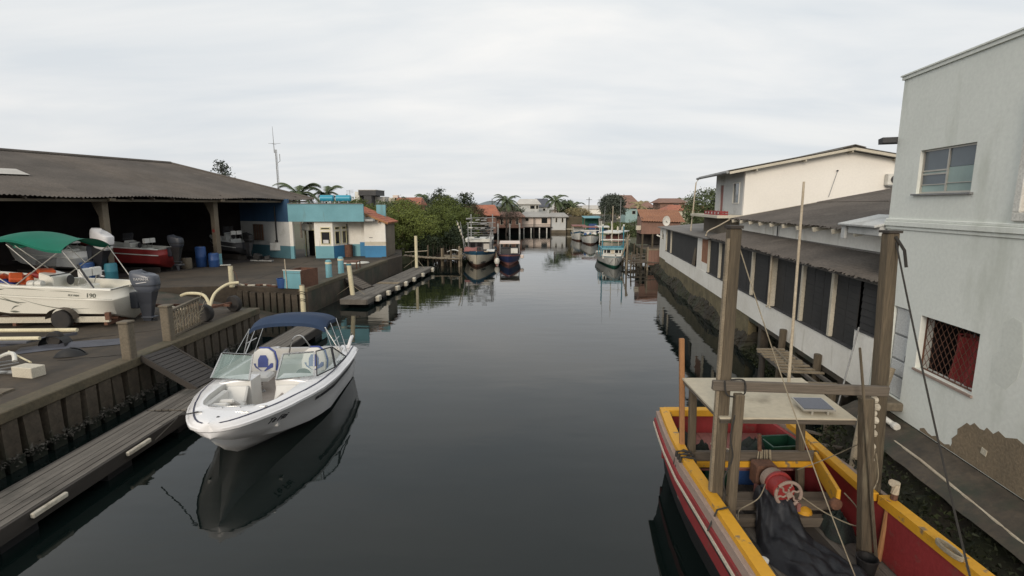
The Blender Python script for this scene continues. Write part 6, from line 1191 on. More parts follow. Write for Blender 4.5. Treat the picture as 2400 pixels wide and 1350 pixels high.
for x, y, z, rx, ry, rz, m, lab in MG:
    bl_ = [(0, 0, z, rx * .8, ry * .8, rz * .85)] + [(q.uniform(-.75, .75) * rx, q.uniform(-.8, .5) * ry, z + q.uniform(-.7, .55) * rz, rx * q.uniform(.3, .5), ry * q.uniform(.3, .5), rz * q.uniform(.25, .45)) for _ in range(9)]
    tree('mangrove_tree', lab, (x, y, .2), bl_, 12500, .085, m, z, q, 'mangroves along the left bank', .10, shell=.7)
rt_ = thing('mangrove_roots', 'dark mangrove roots and stems above the water on the left bank', 'roots', (-8, 46, 0)); m_ = MB()
for i in range(170):
    x = q.uniform(-2.0, 3.4); y = q.uniform(-1.6, 4.5); h = q.uniform(.5, 1.6); m_.tube([(x, y, -.3), (x + q.uniform(-.25, .25), y + q.uniform(-.2, .2), h)], [.03, .015], 4)
o = m_.build('roots', 'bark', rt_); o['kind'] = 'stuff'
# layered crowns above the mangroves, tall thin tree, cecropia
def umbrella_tree(lab, x, y, zs, m, group=None):
    bl_ = [(cx, q.uniform(-.4, .4), cz, r_, r_ * .8, .22) for cx, cz, r_ in zs]; return tree('layered_tree', lab, (x, y, .5), bl_, 1500 if x > -30 else 520, .13, m, max(z[1] for z in zs) - .3, q, group, .10, shell=.2, flat=.6)
umbrella_tree('layered tree standing above the mangroves left of the masts', -9.2, 66, [(0, 6.2, .5), (-.5, 5.6, .7), (.7, 5.4, .8), (-1.2, 5.0, .7), (1.6, 4.9, .8), (0, 4.6, 1.2)], 'leafgrey')
umbrella_tree('dark rounded tree right of the layered tree', -6.2, 68, [(0, 5.8, .7), (.3, 5.3, .9), (-.5, 4.9, .9), (.5, 4.5, 1.2), (-.2, 4.0, 1.3)], 'leafdark')
umbrella_tree('thin ragged tree rising behind the shed roof', -33.2, 60, [(0, 9.1, .35), (.35, 8.6, .5), (-.4, 8.4, .5), (.3, 7.9, .65), (-.5, 7.6, .6), (.5, 7.2, .6), (-.1, 6.8, .7), (.3, 6.2, .7)], 'leafgrey')
tree('cecropia_tree', 'large round grey-green tree above the right bank', (16.6, 86, .5), [(0, 0, 4.8, 1.9, 1.6, 1.2), (.3, .2, 5.4, 1.4, 1.3, .7), (-.9, -.4, 3.9, 1.1, 1, .8), (.9, -.3, 3.6, 1.0, 1, .8), (-.6, -.5, 2.4, .9, .8, .6)], 5200, .16, 'leafgrey', 4.5, q, None, .16, shell=.7)
tree('garden_tree', 'leafy tree between the drainpipe and the white gabled house', (21.5, 58, .5), [(0, 0, 4.0, 2.2, 2, 2.2), (1.2, -.6, 5.2, 1.2, 1.2, 1.2), (-1.3, -.5, 3.2, 1.4, 1.2, 1.6), (2.6, 0, 4.2, 1.6, 1.4, 1.8)], 7500, .12, 'leaffar', 4, q, None, .14)
tree('bare_tree', 'brownish leafless tree in front of the stilt veranda houses', (-1.0, 84, .5), [(0, 0, 2.7, 2.6, 1.2, 1.1), (-1.2, -.3, 2.4, 1.4, .9, .8), (1.3, -.2, 2.5, 1.4, .9, .9)], 3600, .12, 'twig', 2.2, q, None, .12, flat=.18, shell=.3)
tree('garden_tree', 'rounded green tree beside the far palm', (10.3, 101, .5), [(0, 0, 4.0, 1.9, 1.5, 1.5), (1.4, -.2, 3.6, 1.3, 1.2, 1.1)], 3600, .15, 'leaffar', 3.5, q)
tree('flowering_bush', 'bush with pale blossom on the far wall', (12.4, 95, .5), [(0, 0, 3.1, 1.6, .8, .8), (-1.5, -.1, 3.4, .9, .6, .6), (1.2, 0, 2.8, 1.0, .7, .6)], 2600, .11, 'palmpale', 2.2, q, cat='bush')
for i, (x, y, rx, rz, m, lab) in enumerate([(18.5, 73, 3.6, 2.2, 'leaffar', 'green bank of bushes behind the moored boats'), (22.5, 72, 3.4, 2.3, 'mangrove', 'rounded bush behind the white and blue boat'), (15.6, 76, 2.6, 1.6, 'mangrove', 'low bush left of the boat roof on the right bank'), (25.5, 68, 3.0, 2.4, 'leaffar', 'bush just left of the orange roofed stilt house'), (19.2, 64, 2.2, 1.4, 'mangrove', 'low bush at the water behind the blue railed boat'), (16.4, 56, 1.6, .9, 'twig', 'dry brown scrub between boat and stilt house')]):
    bl_ = [(0, 0, rz * .45, rx * .85, 1.6, rz * .7)] + [(q.uniform(-.7, .7) * rx, q.uniform(-.6, .4), rz * q.uniform(.3, .8), rx * .4, .9, rz * .4) for _ in range(6)]
    tree('bush', lab, (x, y, .5), bl_, 5600, .115, m, rz * .4, q, 'bushes on the right bank', .06, cat='bush', shell=.75)
for i, (x, y, rx, rz, lab) in enumerate([(-40, 118, 9, 3.2, 'far dark grove left of the grey modern house'), (-20, 120, 9, 4.6, 'far grove behind the orange roof'), (-4, 125, 6, 3.2, 'far grove left of the white two-storey house'), (24, 150, 9, 2.8, 'far grove behind the round grey-green tree'), (42, 120, 9, 3.6, 'far grove behind the stilt house'), (60, 100, 9, 4.2, 'far grove behind the white gabled house')]):
    bl_ = [(q.uniform(-1, 1) * rx, q.uniform(-2, 2), .7 + rz * q.uniform(.2, .65), rx * .38, 2, rz * .42) for _ in range(9)]
    tree('far_grove', lab, (x, y, .5), bl_, 5200, .22, 'leaffar' if i % 2 else 'leafdark', rz * .5, q, 'far groves', .12, cat='trees', shell=.7)
# palms
def frond_mesh(name, L_, sd, m, rnd, n=20):
    slope, droop = sd
    mb = MB(); ax = [Vector((L_ * t, 0, L_ * (slope * t - droop * t * t))) for t in [i / n for i in range(n + 1)]]; mb.tube(ax, [.03 * (1 - .8 * i / n) for i in range(n + 1)], 4)
    for i in range(2, n + 1):
        d = (ax[i] - ax[i - 1]).normalized(); ll = L_ * .36 * math.sin(PI * (.12 + .80 * i / n)) 
        for sg in (1, -1):
            for j in (0, .5):
                p = ax[i].lerp(ax[i - 1], j); e = p + Vector((d.x * ll * .55, sg * ll * .8, -ll * .35 + d.z * ll * .4 + rnd.uniform(-.08, .05))); w_ = d * .045 * L_ / 2; mb.add([p - w_, p + w_, e], [(0, 1, 2)])
    return mb.mesh(name, m, fix=False)
def palm(lab, loc, h, L_, m='palm', n=20, lean=(0, 0), rnd=q, tr=.13):
    t = thing('palm_tree', lab, 'palm tree', loc); MB().tube(arc([(0, 0, -.2), (lean[0] * .4, lean[1] * .4, h * .5), (lean[0], lean[1], h)], 5), tr, 8).build('trunk', 'palmbark', t, True)
    ms = [frond_mesh('frond', L_ * rnd.uniform(.9, 1.1), d_, m, rnd) for d_ in ((1.5, 1.15), (1.0, 1.25), (.5, 1.15))]
    for i in range(n):
        o = link('frond', ms[i % 3], t, loc=(lean[0], lean[1], h)); o.rotation_euler = (rnd.uniform(-.15, .15), rnd.uniform(-.15, .15), i * 2.4 + rnd.uniform(-.2, .2))
    return t
palm('tall palm standing behind the grey-roofed waterside house', (8.0, 96, .5), 5.0, 2.4, n=15); palm('smaller palm right of the tall palm over the grey roofs', (11.6, 99, .5), 4.0, 2.2, n=15)
palm('palm above the brown stilt house roofs', (-.9, 88, .5), 4.9, 2.4, n=15); palm('palm just right of the orange roof on the left', (-12.9, 80, .5), 4.9, 2.2, n=15)
palm('wide palm left over the shed roof end', (-25.8, 63, 1.2), 4.9, 2.8, n=15); palm('second palm over the office beside the shed roof', (-23.6, 66, 1.2), 4.9, 2.4, n=15)
palm('pale dry palm on the right bank above the bushes', (21.6, 88, .5), 4.2, 1.9, 'palmpale', 10); palm('tiny palm above the far brown roofs at right', (40, 122, .5), 5.2, 2.0, n=9)

# ================================================================ far houses
def house(lab, loc, w_, d_, hw2, rise, wm, rm, wins=(), ov=.5, rz=0, name='house', hip=.3, deck=None, stilts=None, cat='house', group=None):
    t = thing(name, lab, cat, loc, rz, group); MB().bx(-w_ / 2, w_ / 2, 0, d_, 0, hw2).build('wall', wm, t); x, y0, y1 = w_ / 2 + ov, -ov, d_ + ov
    r_ = MB(); r_.add([(-x, y0, hw2), (x, y0, hw2), (x, y1, hw2), (-x, y1, hw2), (-x * (1 - hip), d_ / 2, hw2 + rise), (x * (1 - hip), d_ / 2, hw2 + rise), (-x, y0, hw2 - .12), (x, y0, hw2 - .12), (x, y1, hw2 - .12), (-x, y1, hw2 - .12)], [(0, 1, 5, 4), (1, 2, 5), (2, 3, 4, 5), (3, 0, 4), (0, 6, 7, 1), (1, 7, 8, 2), (2, 8, 9, 3), (3, 9, 6, 0), (6, 9, 8, 7)]); r_.build('roof', rm, t)
    for wx, wz, ww, wh in wins:
        f = MB(); f.bx(wx - ww / 2 - .05, wx + ww / 2 + .05, -.05, -.002, wz - wh / 2 - .05, wz + wh / 2 + .05); f = f.build('window', 'cream', t); MB().bx(wx - ww / 2, wx + ww / 2, -.06, -.052, wz - wh / 2, wz + wh / 2).build('pane', 'glassdark', f)
    return t
wh = house('pink veranda house on piles at the end of the canal', (4.3, 92.5, 1.1), 5.4, 5, 1.8, .85, 'pinkwall', 'roofgrey', ((-1.6, 1.3, .5, .5), (1.5, 1.1, 1.0, .9)), .35)
MB().bx(-2.9, 2.9, -.9, 0, -.12, 0).build('veranda_floor', 'darkwood', wh); MB().slab([(-3, -.9, 1.80), (3, -.9, 1.80), (3, .2, 2.0), (-3, .2, 2.0)], .08).build('veranda_roof', 'roofgrey', wh)
for x in (-2.8, -.4, 2.6): MB().bx(x - .07, x + .07, -.88, -.76, -1.6, 1.80).build('veranda_post', 'darkwood', wh)
MB().bx(-2.8, 2.7, -.90, -.86, .40, .46).bx(-2.8, 2.7, -.90, -.86, .18, .23).build('railing', 'darkwood', wh)
for x in (-2.2, -.9, .6, 1.9): MB().tube([(x, -.8, -1.6), (x, -.8, -.12)], .11, 8).build('pile', 'plasticwhite', wh)
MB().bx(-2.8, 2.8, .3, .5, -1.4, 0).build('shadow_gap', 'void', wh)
wa = house('white waterside annex with two narrow windows at the canal end', (8.25, 92, .55), 2.7, 4, 2.4, .65, 'greywall', 'roofgrey', ((-.35, 1.75, .26, .75), (.75, 1.75, .26, .75)), .45, name='annex'); MB().bx(-1.4, 1.4, -.15, .05, -1.0, 0).build('footing', 'concrete', wa)
br = house('brown roofed house on dark stilts under the bare tree', (-.6, 90, 1.2), 4.6, 5, 1.8, .8, 'tilebrown', 'tilebrown', ((-1.2, 1.0, .4, 1.2), (.3, 1.0, .4, 1.2), (1.5, 1.0, .4, 1.1)), .6)
MB().bx(-2.6, 2.6, -1.4, 0, -.14, 0).build('veranda_floor', 'tilebrown', br)
for x in (-1.8, .2, 1.9): MB().tube([(x, -1.3, -1.8), (x, -1.3, .6 if x < 1 else .7)], .14, 8).build('pile', 'plasticwhite', br)
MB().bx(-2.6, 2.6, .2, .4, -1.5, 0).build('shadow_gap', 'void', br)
house('red tiled house behind the masts of the cream boat', (-4.6, 77, .8), 4.4, 5, 2.7, 1.5, 'tilebrown', 'tile', ((-1.3, 1.2, .6, .6), (.8, 1.0, .7, 1.0)), .6)
house('low house with a bright orange roof over the mangroves', (-14.6, 72, .6), 3.3, 5, 4.45, 1.0, 'brickorange', 'tile', (), .3, hip=.12)
t = thing('chimney_block', 'cream water tank block left of the orange roof', 'tank', (-17.0, 74, .6)); MB().bx(-.55, .3, 0, 1.2, 0, 5.4).build('block', 'cream', t); MB().bx(.05, .75, -.1, 1.1, 5.4, 5.75).build('tank_top', 'pinkwall', t)
md = thing('modern_house', 'dark grey modern house with a cantilevered top box', 'house', (-21.3, 76, .6)); MB().bx(-.35, .75, 0, 5, 0, 5.75).build('tower', 'darkgrey', md); MB().bx(-1.1, 1.45, -.1, 5, 5.75, 6.5).build('cantilever', 'darkgrey', md); MB().bx(-1.75, -1.1, .3, 5, 0, 6.3).build('white_fin', 'plasticwhite', md); MB().bx(.75, 2.2, 2.0, 5, 0, 5.6).build('wall', 'roofpale', md); MB().bx(-1.15, 1.5, -.15, 5.05, 6.5, 6.58).build('coping', 'roofpale', md)
gb2 = thing('flat_house', 'grey flat-roofed house left of the modern house', 'house', (-25, 80, .6)); MB().bx(-2, 2.2, 0, 5, 0, 5.0).build('wall', 'fibregrey', gb2); MB().bx(-2.1, 2.3, -.1, 5.1, 5.0, 5.25).build('roof', 'greywall', gb2); MB().bx(1.4, 2.3, -.15, -.1, 4.1, 4.8).build('window', 'plasticwhite', gb2)
t = thing('tv_aerial', 'spidery television aerial on the grey flat roof', 'aerial', (-24.9, 79.9, 5.85)); MB().tube([(0, 0, 0), (0, 0, 1.4)], .03, 5).build('mast', 'galv', t)
for z in (.9, 1.1, 1.3): MB().tube([(-.55, 0, z), (.55, .1, z + .1)], .02, 4).build('rod', 'galv', t)
house('white two-storey house with pale roof beyond the stilt houses', (4.2, 132, .5), 5.2, 6, 4.7, 1.3, 'greywall', 'roofpale', ((1.0, 3.9, 1.1, .8), (2.2, 3.9, .5, .8)), .6)
house('house with a blue-grey roof just right of the white two-storey house', (8.2, 142, .5), 4.0, 6, 4.0, 2.2, 'greywall', 'mudblue', ((.6, 3.2, .6, .6),), .5)
house('pale house with a wide low roof right of the palms', (15.8, 150, .5), 8.0, 6, 3.2, 1.9, 'pinkwall', 'roofpale', ((-1.8, 2.4, .9, .7), (1.6, 2.4, .9, .7)), .6)
house('white blank-walled house left of the round tree', (20.0, 130, .5), 4.6, 5, 3.5, .9, 'housewall', 'roofpale', (), .2)
house('house with a pitched brown roof right of the round tree', (35.5, 165, .5), 8, 8, 5.2, 2.4, 'pinkwall', 'tilebrown', ((1.6, 4.0, .9, .8),), .7)
house('low turquoise house with a dark roof on the right bank', (32, 130, .5), 7, 6, 3.8, 1.5, 'paleteal', 'tilebrown', ((-1.4, 2.6, .8, .8), (1.2, 2.6, .8, .8)), .6)
house('brown roofed house above the orange stilt house', (36.5, 118, .5), 5.6, 6, 5.0, 1.0, 'tilebrown', 'tilebrown', ((.8, 4.4, 1.3, .6),), .6)
house('grey gabled house right of the far brown roof', (41.2, 120, .5), 3.6, 6, 4.4, 1.7, 'greywall', 'roofgrey', (), .3)
house('long tan roof in front of the far brown house', (34, 100, .5), 8, 5, 3.5, 1.0, 'cream', 'tile', (), .4)
t = thing('garden_wall', 'long grey block wall behind the far moorings', 'wall', (13.2, 96, .5)); MB().bx(-3.6, 6.2, 0, .2, 0, 2.7).build('wall', 'fibregrey', t); MB().bx(-3.7, 6.3, -.05, .25, 2.7, 2.8).build('coping', 'concrete', t)
t = thing('boat_shelter', 'green roofed open boat shelter by the far moorings', 'shelter', (13.6, 88, .5)); MB().slab([(-1.5, -1.2, 2.35), (1.5, -1.2, 2.35), (1.5, 2, 2.6), (-1.5, 2, 2.6)], .08).build('roof', 'cyanpaint', t); MB().bx(-1.4, 1.4, 1.6, 1.7, 0, 2.4).build('back', 'hullgreen', t); MB().bx(-.4, .9, .4, 1.0, .2, 1.3).build('blue_cover', 'plasticblue', t)
for x in (-1.4, 1.4): MB().bx(x - .06, x + .06, -1.1, -.98, -.6, 2.35).build('post', 'woodz', t)
t = thing('bank_wall', 'tan retaining wall at the water right of the white annex', 'wall', (11.2, 93, -.5)); MB().bx(-1.3, 1.6, 0, .3, 0, 3.4).build('wall', 'cap', t); MB().bx(-1.4, 1.7, -.1, .4, 1.1, 1.25).build('ledge', 'cream', t)
for i, (x, y, h, lab) in enumerate([(19.0, 128, 6.6, 'utility pole left of the white blank-walled house'), (-4.6, 120, 6.2, 'utility pole left of the white two-storey house'), (13.0, 62, 5.6, 'thin grey pole over the moored boats')]):
    t = thing('utility_pole', lab, 'pole', (x, y, .2)); MB().tube([(0, 0, 0), (0, 0, h)], .09 if i < 2 else .035, 6).build('pole', 'darkwood' if i < 2 else 'galv', t)
    if i < 2: MB().bx(-.7, .7, -.05, .05, h - .6, h - .5).build('crossarm', 'darkwood', t)
an = thing('radio_mast', 'slender lattice radio mast behind the shed', 'mast', (-20.6, 46, 1.2)); an.scale = (1, 1, .93); m_ = MB()
for a in range(3): m_.tube([(.09 * math.cos(a * 2.094), .09 * math.sin(a * 2.094), 0), (.07 * math.cos(a * 2.094), .07 * math.sin(a * 2.094), 9.2)], .022, 5)
for i in range(46): 
    z = i * .2; a, b = i % 3, (i + 1) % 3; m_.tube([(.08 * math.cos(a * 2.094), .08 * math.sin(a * 2.094), z), (.08 * math.cos(b * 2.094), .08 * math.sin(b * 2.094), z + .2)], .010, 4)
m_.build('lattice', 'galv', an); MB().tube([(-.14, 0, 8.9), (-.16, 0, 11.3)], [.035, .012], 6).build('whip_aerial', 'galv', an); MB().tube([(-.6, 0, 9.75), (.45, 0, 9.75)], .014, 5).tube([(-.16, -.5, 9.7), (-.16, .5, 9.7)], .014, 5).build('cross_rods', 'galv', an); MB().tube([(.12, 0, 8.0), (.30, 0, 8.15), (.30, 0, 8.8)], .03, 5).build('side_aerial', 'galv', an); MB().tube([(.0, 0, 6.0), (-.25, 0, 6.0)], .02, 4).build('stub', 'galv', an); MB().box((.25, 0, 1.0), (.3, .25, .4)).build('cabinet', 'galv', an)

# ================================================================ moored fishing boats
def fhull(root, L_, B, D, bands, rise=.5, par=None, rake=.7):
    # bow towards local -y, at y = 0; bands from the bottom: (fraction of height, material slot)
    mats = [b[1] for b in bands]; hs = [b[0] for b in bands]; h_ = B / 2
    ysn = [0, .02, .06, .12, .2, .3, .42, .55, .7, .85, 1.0]
    def pr(t):
        w_ = h_ * (min(1, (t / .42)) ** .62) * (1 if t < .7 else 1 - .22 * ((t - .7) / .3) ** 1.5); s = D + rise * max(0, 1 - t / .55) ** 1.6
        o = [(0, -.35, rake * max(0, 1 - t * 4))]
        for f in [0] + hs: 
            z = -.05 + (s + .05) * f; ww = w_ * (.52 + .48 * f ** .7) if t < .5 else w_ * (.72 + .28 * f ** .6); o.append((max(ww, .015), z, rake * (1 - f) * max(0, 1 - t * 4)))
        return o
    m_ = MB(); ml = sorted(set(mats)); idx = [ml.index(x) for x in mats]
    loft(m_, [t * L_ for t in ysn], lambda y: pr(y / L_), [idx[0]] + idx); p0 = pr(1.0); m_.add([(x, L_, z) for x, z, *_ in p0[::-1]] + [(-x, L_, z) for x, z, *_ in p0[1:]], [tuple(range(2 * len(p0) - 1))])
    o = m_.build('hull', ml, root, 35); weld(o)
    dk = MB(); P = [(max(pr(t)[-1][0] - .03, .005), t * L_, (pr(t)[-1][1]) - .22) for t in ysn]; dk.add(P + [(-x, y, z) for x, y, z in P], [(i, i + 1, len(P) + i + 1, len(P) + i) for i in range(len(P) - 1)]); dk.build('deck', 'woodx', root)
    return pr
cb = thing('fishing_boat', 'cream and blue fishing boat lettered on its bow, with a cluttered rack of gear', 'boat', (-2.86, 41.0, 0), 0); cb.scale = (1, 1, .9)
pr = fhull(cb, 9.5, 2.95, 1.15, [(.18, 'hullbrown'), (.30, 'cream'), (.74, 'cream'), (.97, 'hullblue'), (1.0, 'redfaded')], .38, rake=.55)
def bowpt(pr, t, L_, f, sg, n): 
    p = pr(t); a = p[1 + 2]; b = p[1 + 3]; k = f; return Vector((sg * (a[0] + (b[0] - a[0]) * k), t * L_ + a[2] + (b[2] - a[2]) * k, a[1] + (b[1] - a[1]) * k))
def bow_text(root, pr, L_, t0, t1, i0, i1, f, sg, txt, size, m='ink'):
    def P(t, f): p = pr(t); a, b = p[i0], p[i1]; return Vector((sg * (a[0] + (b[0] - a[0]) * f), t * L_ + a[2] + (b[2] - a[2]) * f, a[1] + (b[1] - a[1]) * f))
    a, b = (P(t1, f), P(t0, f)) if sg < 0 else (P(t0, f), P(t1, f)); c = P((t0 + t1) / 2, f); up = P((t0 + t1) / 2, min(1, f + .3)) - c; ex = (b - a).normalized(); up = (up - ex * up.dot(ex)).normalized(); nz = ex.cross(up)
    text(txt, size, m, root, c + nz * .06, Matrix((ex, up, nz)).transposed().to_euler(), shear=.2, ext=.01)
bow_text(cb, pr, 9.5, .04, .16, 2, 3, .66, -1, 'VOVÔ', .30); bow_text(cb, pr, 9.5, .04, .16, 2, 3, .66, 1, 'FURNO', .30)
whs = MB(); whs.bx(-1.0, 1.0, 4.2, 6.4, .9, 2.2); o = whs.build('wheelhouse', 'darkgrey', cb); MB().bx(-1.25, 1.15, 3.9, 6.8, 2.2, 2.3).build('roof', 'boatwhite', cb); MB().bx(-1.2, 1.1, 3.86, 3.9, 1.98, 2.2).build('visor', 'boatwhite', cb)
for x in (-.6, 0): MB().bx(x - .2, x + .2, 4.16, 4.198, 1.5, 1.95).build('window', 'glassdark', o)
MB().bx(.35, .85, 4.14, 4.198, 1.25, 1.8).build('window', 'roofpale', o)
MB().grid(lambda u, v: (-1.1 + 1.3 * u, 1.2 + 1.5 * v, 1.30 + .35 * math.sin(PI * v) + .05 * math.sin(9 * u)), 10, 6).build('red_tarp', 'redfaded', cb, True)
MB().bx(-.15, .9, .9, 1.1, 1.32, 1.4).build('fore_board', 'pvc', cb); MB().box((.1, 1.3, 1.55), (.3, .3, .35)).build('winch', 'black', cb, bev=.05)
rk = MB(); q3 = random.Random(9)
for x in (-.95, 1.05): rk.tube([(x, 6.9, 1.0), (x, 7.1, 4.6)], .06, 6); rk.tube([(x, 3.6, 1.0), (x, 3.6, 3.9)], .045, 6)
for z in (2.7, 3.2, 3.7, 4.2): rk.tube([(-1.2, 7.0, z), (1.3, 7.0, z + .05)], .03, 5); rk.tube([(-1.1, 3.6, min(z, 3.85)), (1.2, 3.6, min(z, 3.85))], .022, 5)
rk.build('gear_rack', 'galv', cb)
for i in range(34):
    z = 2.45 + .42 * (i // 7) + q3.uniform(-.06, .06); MB().box((q3.uniform(-1.0, 1.2), q3.choice((3.6, 5.2, 7.0)) + q3.uniform(-.2, .2), z), (q3.uniform(.2, .55), .10, q3.uniform(.05, .13)), (0, q3.uniform(-12, 12), 0)).build('hung_gear', q3.choice(('galv', 'darkgrey', 'galv', 'fibregrey', 'net', 'net', 'boatwhite')), cb)
MB().tube([(-1.1, 1.8, 1.3), (-1.45, 2.0, 4.0)], .03, 6).build('fore_mast', 'galv', cb); MB().tube([(1.0, 1.9, 1.2), (1.05, 1.9, 3.0)], .04, 6).build('samson_post', 'galv', cb); MB().bx(.75, 1.4, 1.2, 2.6, 1.32, 1.42).build('side_shelf', 'boatwhite', cb)
pl_ = thing('flag_pole', 'slanted pole hung with pale floats left of the cream boat', 'pole', (-4.1, 43.2, .6)); MB().tube([(.35, 0, .5), (-.55, .2, 3.1)], .025, 5).build('pole', 'galv', pl_)
for i in range(5): MB().lathe([(.02, -.12), (.07, -.08), (.07, .08), (.02, .12)], 8, (-.05 - .1 * i, .08, 1.7 + .28 * i)).build('float', 'foam', pl_)
fd = thing('white_fender', 'white buoy hanging between the cream boat and the small blue boat', 'buoy', (-1.25, 42.6, .35)); MB().lathe([(.02, -.26), (.18, -.2), (.24, 0), (.18, .2), (.05, .28)], 12).build('body', 'plasticwhite', fd, True); MB().tube([(0, 0, .28), (-.1, .2, .8)], .02, 5).build('cord', 'rope', fd)
sb = thing('fishing_boat', 'small navy and red fishing boat with a pale canopy', 'boat', (-.25, 42.2, 0), 0); sb.scale = (1, 1, .85)
fhull(sb, 6.5, 2.1, .85, [(.28, 'redfaded'), (.62, 'hullnavy'), (.82, 'hullnavy'), (.96, 'redfaded'), (1.0, 'hullnavy')], .28, rake=.4)
cw = MB(); cw.bx(-.75, .75, 3.0, 5.0, .65, 1.35); o = cw.build('wheelhouse', 'darkgrey', sb)
MB().slab([(-.85, 2.6, 1.98), (.95, 2.6, 1.98), (.95, 5.6, 2.0), (-.85, 5.6, 2.0)], .07).build('canopy', 'pinkwall', sb)
for x in (-.8, .9):
    for y in (2.7, 5.4): MB().tube([(x, y, .7), (x, y, 1.95)], .03, 5).build('canopy_post', 'galv', sb)
MB().bx(.15, .75, 2.6, 2.98, .95, 1.45).build('white_locker', 'boatwhite', sb); MB().lathe([(.02, -.2), (.16, -.14), (.16, .14), (.02, .2)], 10, (1.12, 1.9, .7)).build('pink_fender', 'pinkwall', sb, True)
wb2 = thing('fishing_boat', 'white fishing boat with blue railings and wheelhouse facing us on the right', 'boat', (8.25, 40.6, 0), -5); wb2.scale = (1, 1, .70)
pr2 = fhull(wb2, 8.5, 2.35, .95, [(.2, 'hullgreen'), (.34, 'boatwhite'), (.72, 'boatwhite'), (.90, 'boatwhite'), (.96, 'teal'), (1.0, 'boatwhite')], .42, rake=.5)
MB().bx(-.85, .85, 2.0, 3.4, .8, 1.32).build('cabin_trunk', 'boatwhite', wb2); o = MB().bx(-.80, .80, 2.4, 4.4, 1.322, 1.92).build('wheelhouse', 'boatwhite', wb2, bev=.03)
for x, ww in ((-.62, .16), (-.33, .28), (.33, .28), (.62, .16)): 
    f = MB().bx(x - ww / 2 - .025, x + ww / 2 + .025, 2.375, 2.399, 1.40, 1.82).build('window', 'boatwhite', o); MB().bx(x - ww / 2, x + ww / 2, 2.365, 2.374, 1.43, 1.79).build('pane', 'glassdark', f)
MB().bx(-.12, .12, 2.38, 2.399, 1.34, 1.80).build('door', 'pvc', o)
MB().bx(-.95, .95, 2.2, 4.6, 1.922, 2.0).build('wheelhouse_roof', 'teal', wb2); MB().bx(-.9, .9, 2.18, 2.2, 1.86, 2.08).build('fascia', 'cyanpaint', wb2)
text('OLIVEIRA', .16, 'ink', wb2, (0, 2.17, 1.98), (90, 0, 0)) if False else None
for x in (-.86, .86): MB().tube([(x, 2.4, 1.2), (x, 2.4, 4.66)], .05, 7).build('gallows_post', 'teal', wb2); MB().lathe([(.05, 4.6), (.07, 4.66), (.07, 4.80), (.03, 4.86)], 8, (x, 2.4, 0)).build('post_cap', 'boatwhite', wb2)
MB().bx(-.95, .95, 2.36, 2.44, 2.95, 3.08).build('cross_bar', 'boatwhite', wb2)
rl_ = MB()
for z in (2.12, 2.26): rl_.tube([(-.9, 2.3, z), (.9, 2.3, z)], .03, 5)
for x in (-.9, -.5, -.1, .3, .7, .9): rl_.tube([(x, 2.3, 2.0), (x, 2.3, 2.27)], .02, 4)
for x in (-1.0, 1.0):
    for y, z in ((2.6, 2.0), (4.4, 2.2)): MB().tube([(x, y, 1.0), (x, y, z)], .04, 5).build('rail_post', 'teal', wb2)
rl_.build('railing', 'teal', wb2)
MB().tube([(.25, 5.5, 1.0), (.25, 5.5, 7.0)], .035, 6).build('mast', 'pvc', wb2); MB().tube([(-.80, 2.4, 4.6), (-.72, 2.4, 7.0)], .015, 5).build('aerial', 'galv', wb2)
for x in (-.08, .08): MB().tube([(x * .2, .05, 1.38), (x * 5.5, .78, .30)], .014, 4).build('anchor_line', 'ropedark', wb2)
MB().lathe([(.03, 0), (.05, .1), (.03, .2)], 8, (0, .06, 1.36)).build('bow_post', 'darkwood', wb2)
def smallboat(lab, loc, rz, L_, B, D, bands, roof=None, house_=None, extra=None):
    t = thing('fishing_boat', lab, 'boat', loc, rz); fhull(t, L_, B, D, bands, .4, rake=.5)
    if house_: MB().bx(-B * .32, B * .32, L_ * .45, L_ * .7, D * .7, D + .7).build('wheelhouse', house_, t)
    if roof:
        MB().bx(-B * .45, B * .45, L_ * .22, L_ * .8, D + 1.0, D + 1.1).build('roof', roof, t)
        for x in (-B * .4, B * .4):
            for y in (.25, .75): MB().tube([(x, L_ * y, D * .7), (x, L_ * y, D + 1.0)], .04, 5).build('roof_post', 'cream', t)
    return t
t = smallboat('cream fishing boat with a wide white flat roof behind the blue railed boat', (9.3, 52.0, 0), -24, 9, 2.5, 1.05, [(.2, 'hullbrown'), (.7, 'cream'), (.88, 'cream'), (.95, 'hullgreen'), (1, 'cream')], 'boatwhite', 'redfaded')
for x, y in ((-1.0, 2.2), (-.85, 2.3), (.2, 2.4)): MB().tube([(x, y, 1.0), (x, y, 3.3)], .045, 6).build('mast_post', 'boatwhite', t)
for x in (-.1, .5, 1.0): MB().lathe([(.02, 0), (.11, .12), (.09, .4), (.02, .55)], 8, (x, 4.0, 2.2)).build('light_float', 'foam', t)
t = smallboat('white boat with a green rail and heaped nets in the row of moorings', (9.95, 64.4, 0), -6, 7.5, 2.4, 1.0, [(.18, 'hullbrown'), (.7, 'boatwhite'), (.85, 'boatwhite'), (.92, 'hullbrown'), (1, 'hullgreen')], None, 'greywall')
MB().bx(-1.0, 1.0, 3.0, 6.0, 2.05, 2.15).build('awning', 'redfaded', t); MB().bx(-1.3, 1.1, 2.2, 2.3, 1.7, 1.78).build('bar', 'boatwhite', t)
for i in range(9): MB().lathe([(.05, 0), (.2, .1), (.16, .3), (.04, .36)], 8, (q.uniform(-.8, .8), q.uniform(1.2, 3), 1.05 + q.uniform(0, .2))).build('net_bundle', q.choice(('plasticwhite', 'net', 'pinkwall', 'plasticblue')), t)
t = smallboat('white and blue boat farthest along the right-hand moorings', (9.4, 71.0, 0), -4, 7, 2.2, 1.0, [(.18, 'hullbrown'), (.72, 'boatwhite'), (.85, 'boatwhite'), (.93, 'hullblue'), (1, 'hullblue')], 'redfaded', 'boatwhite')
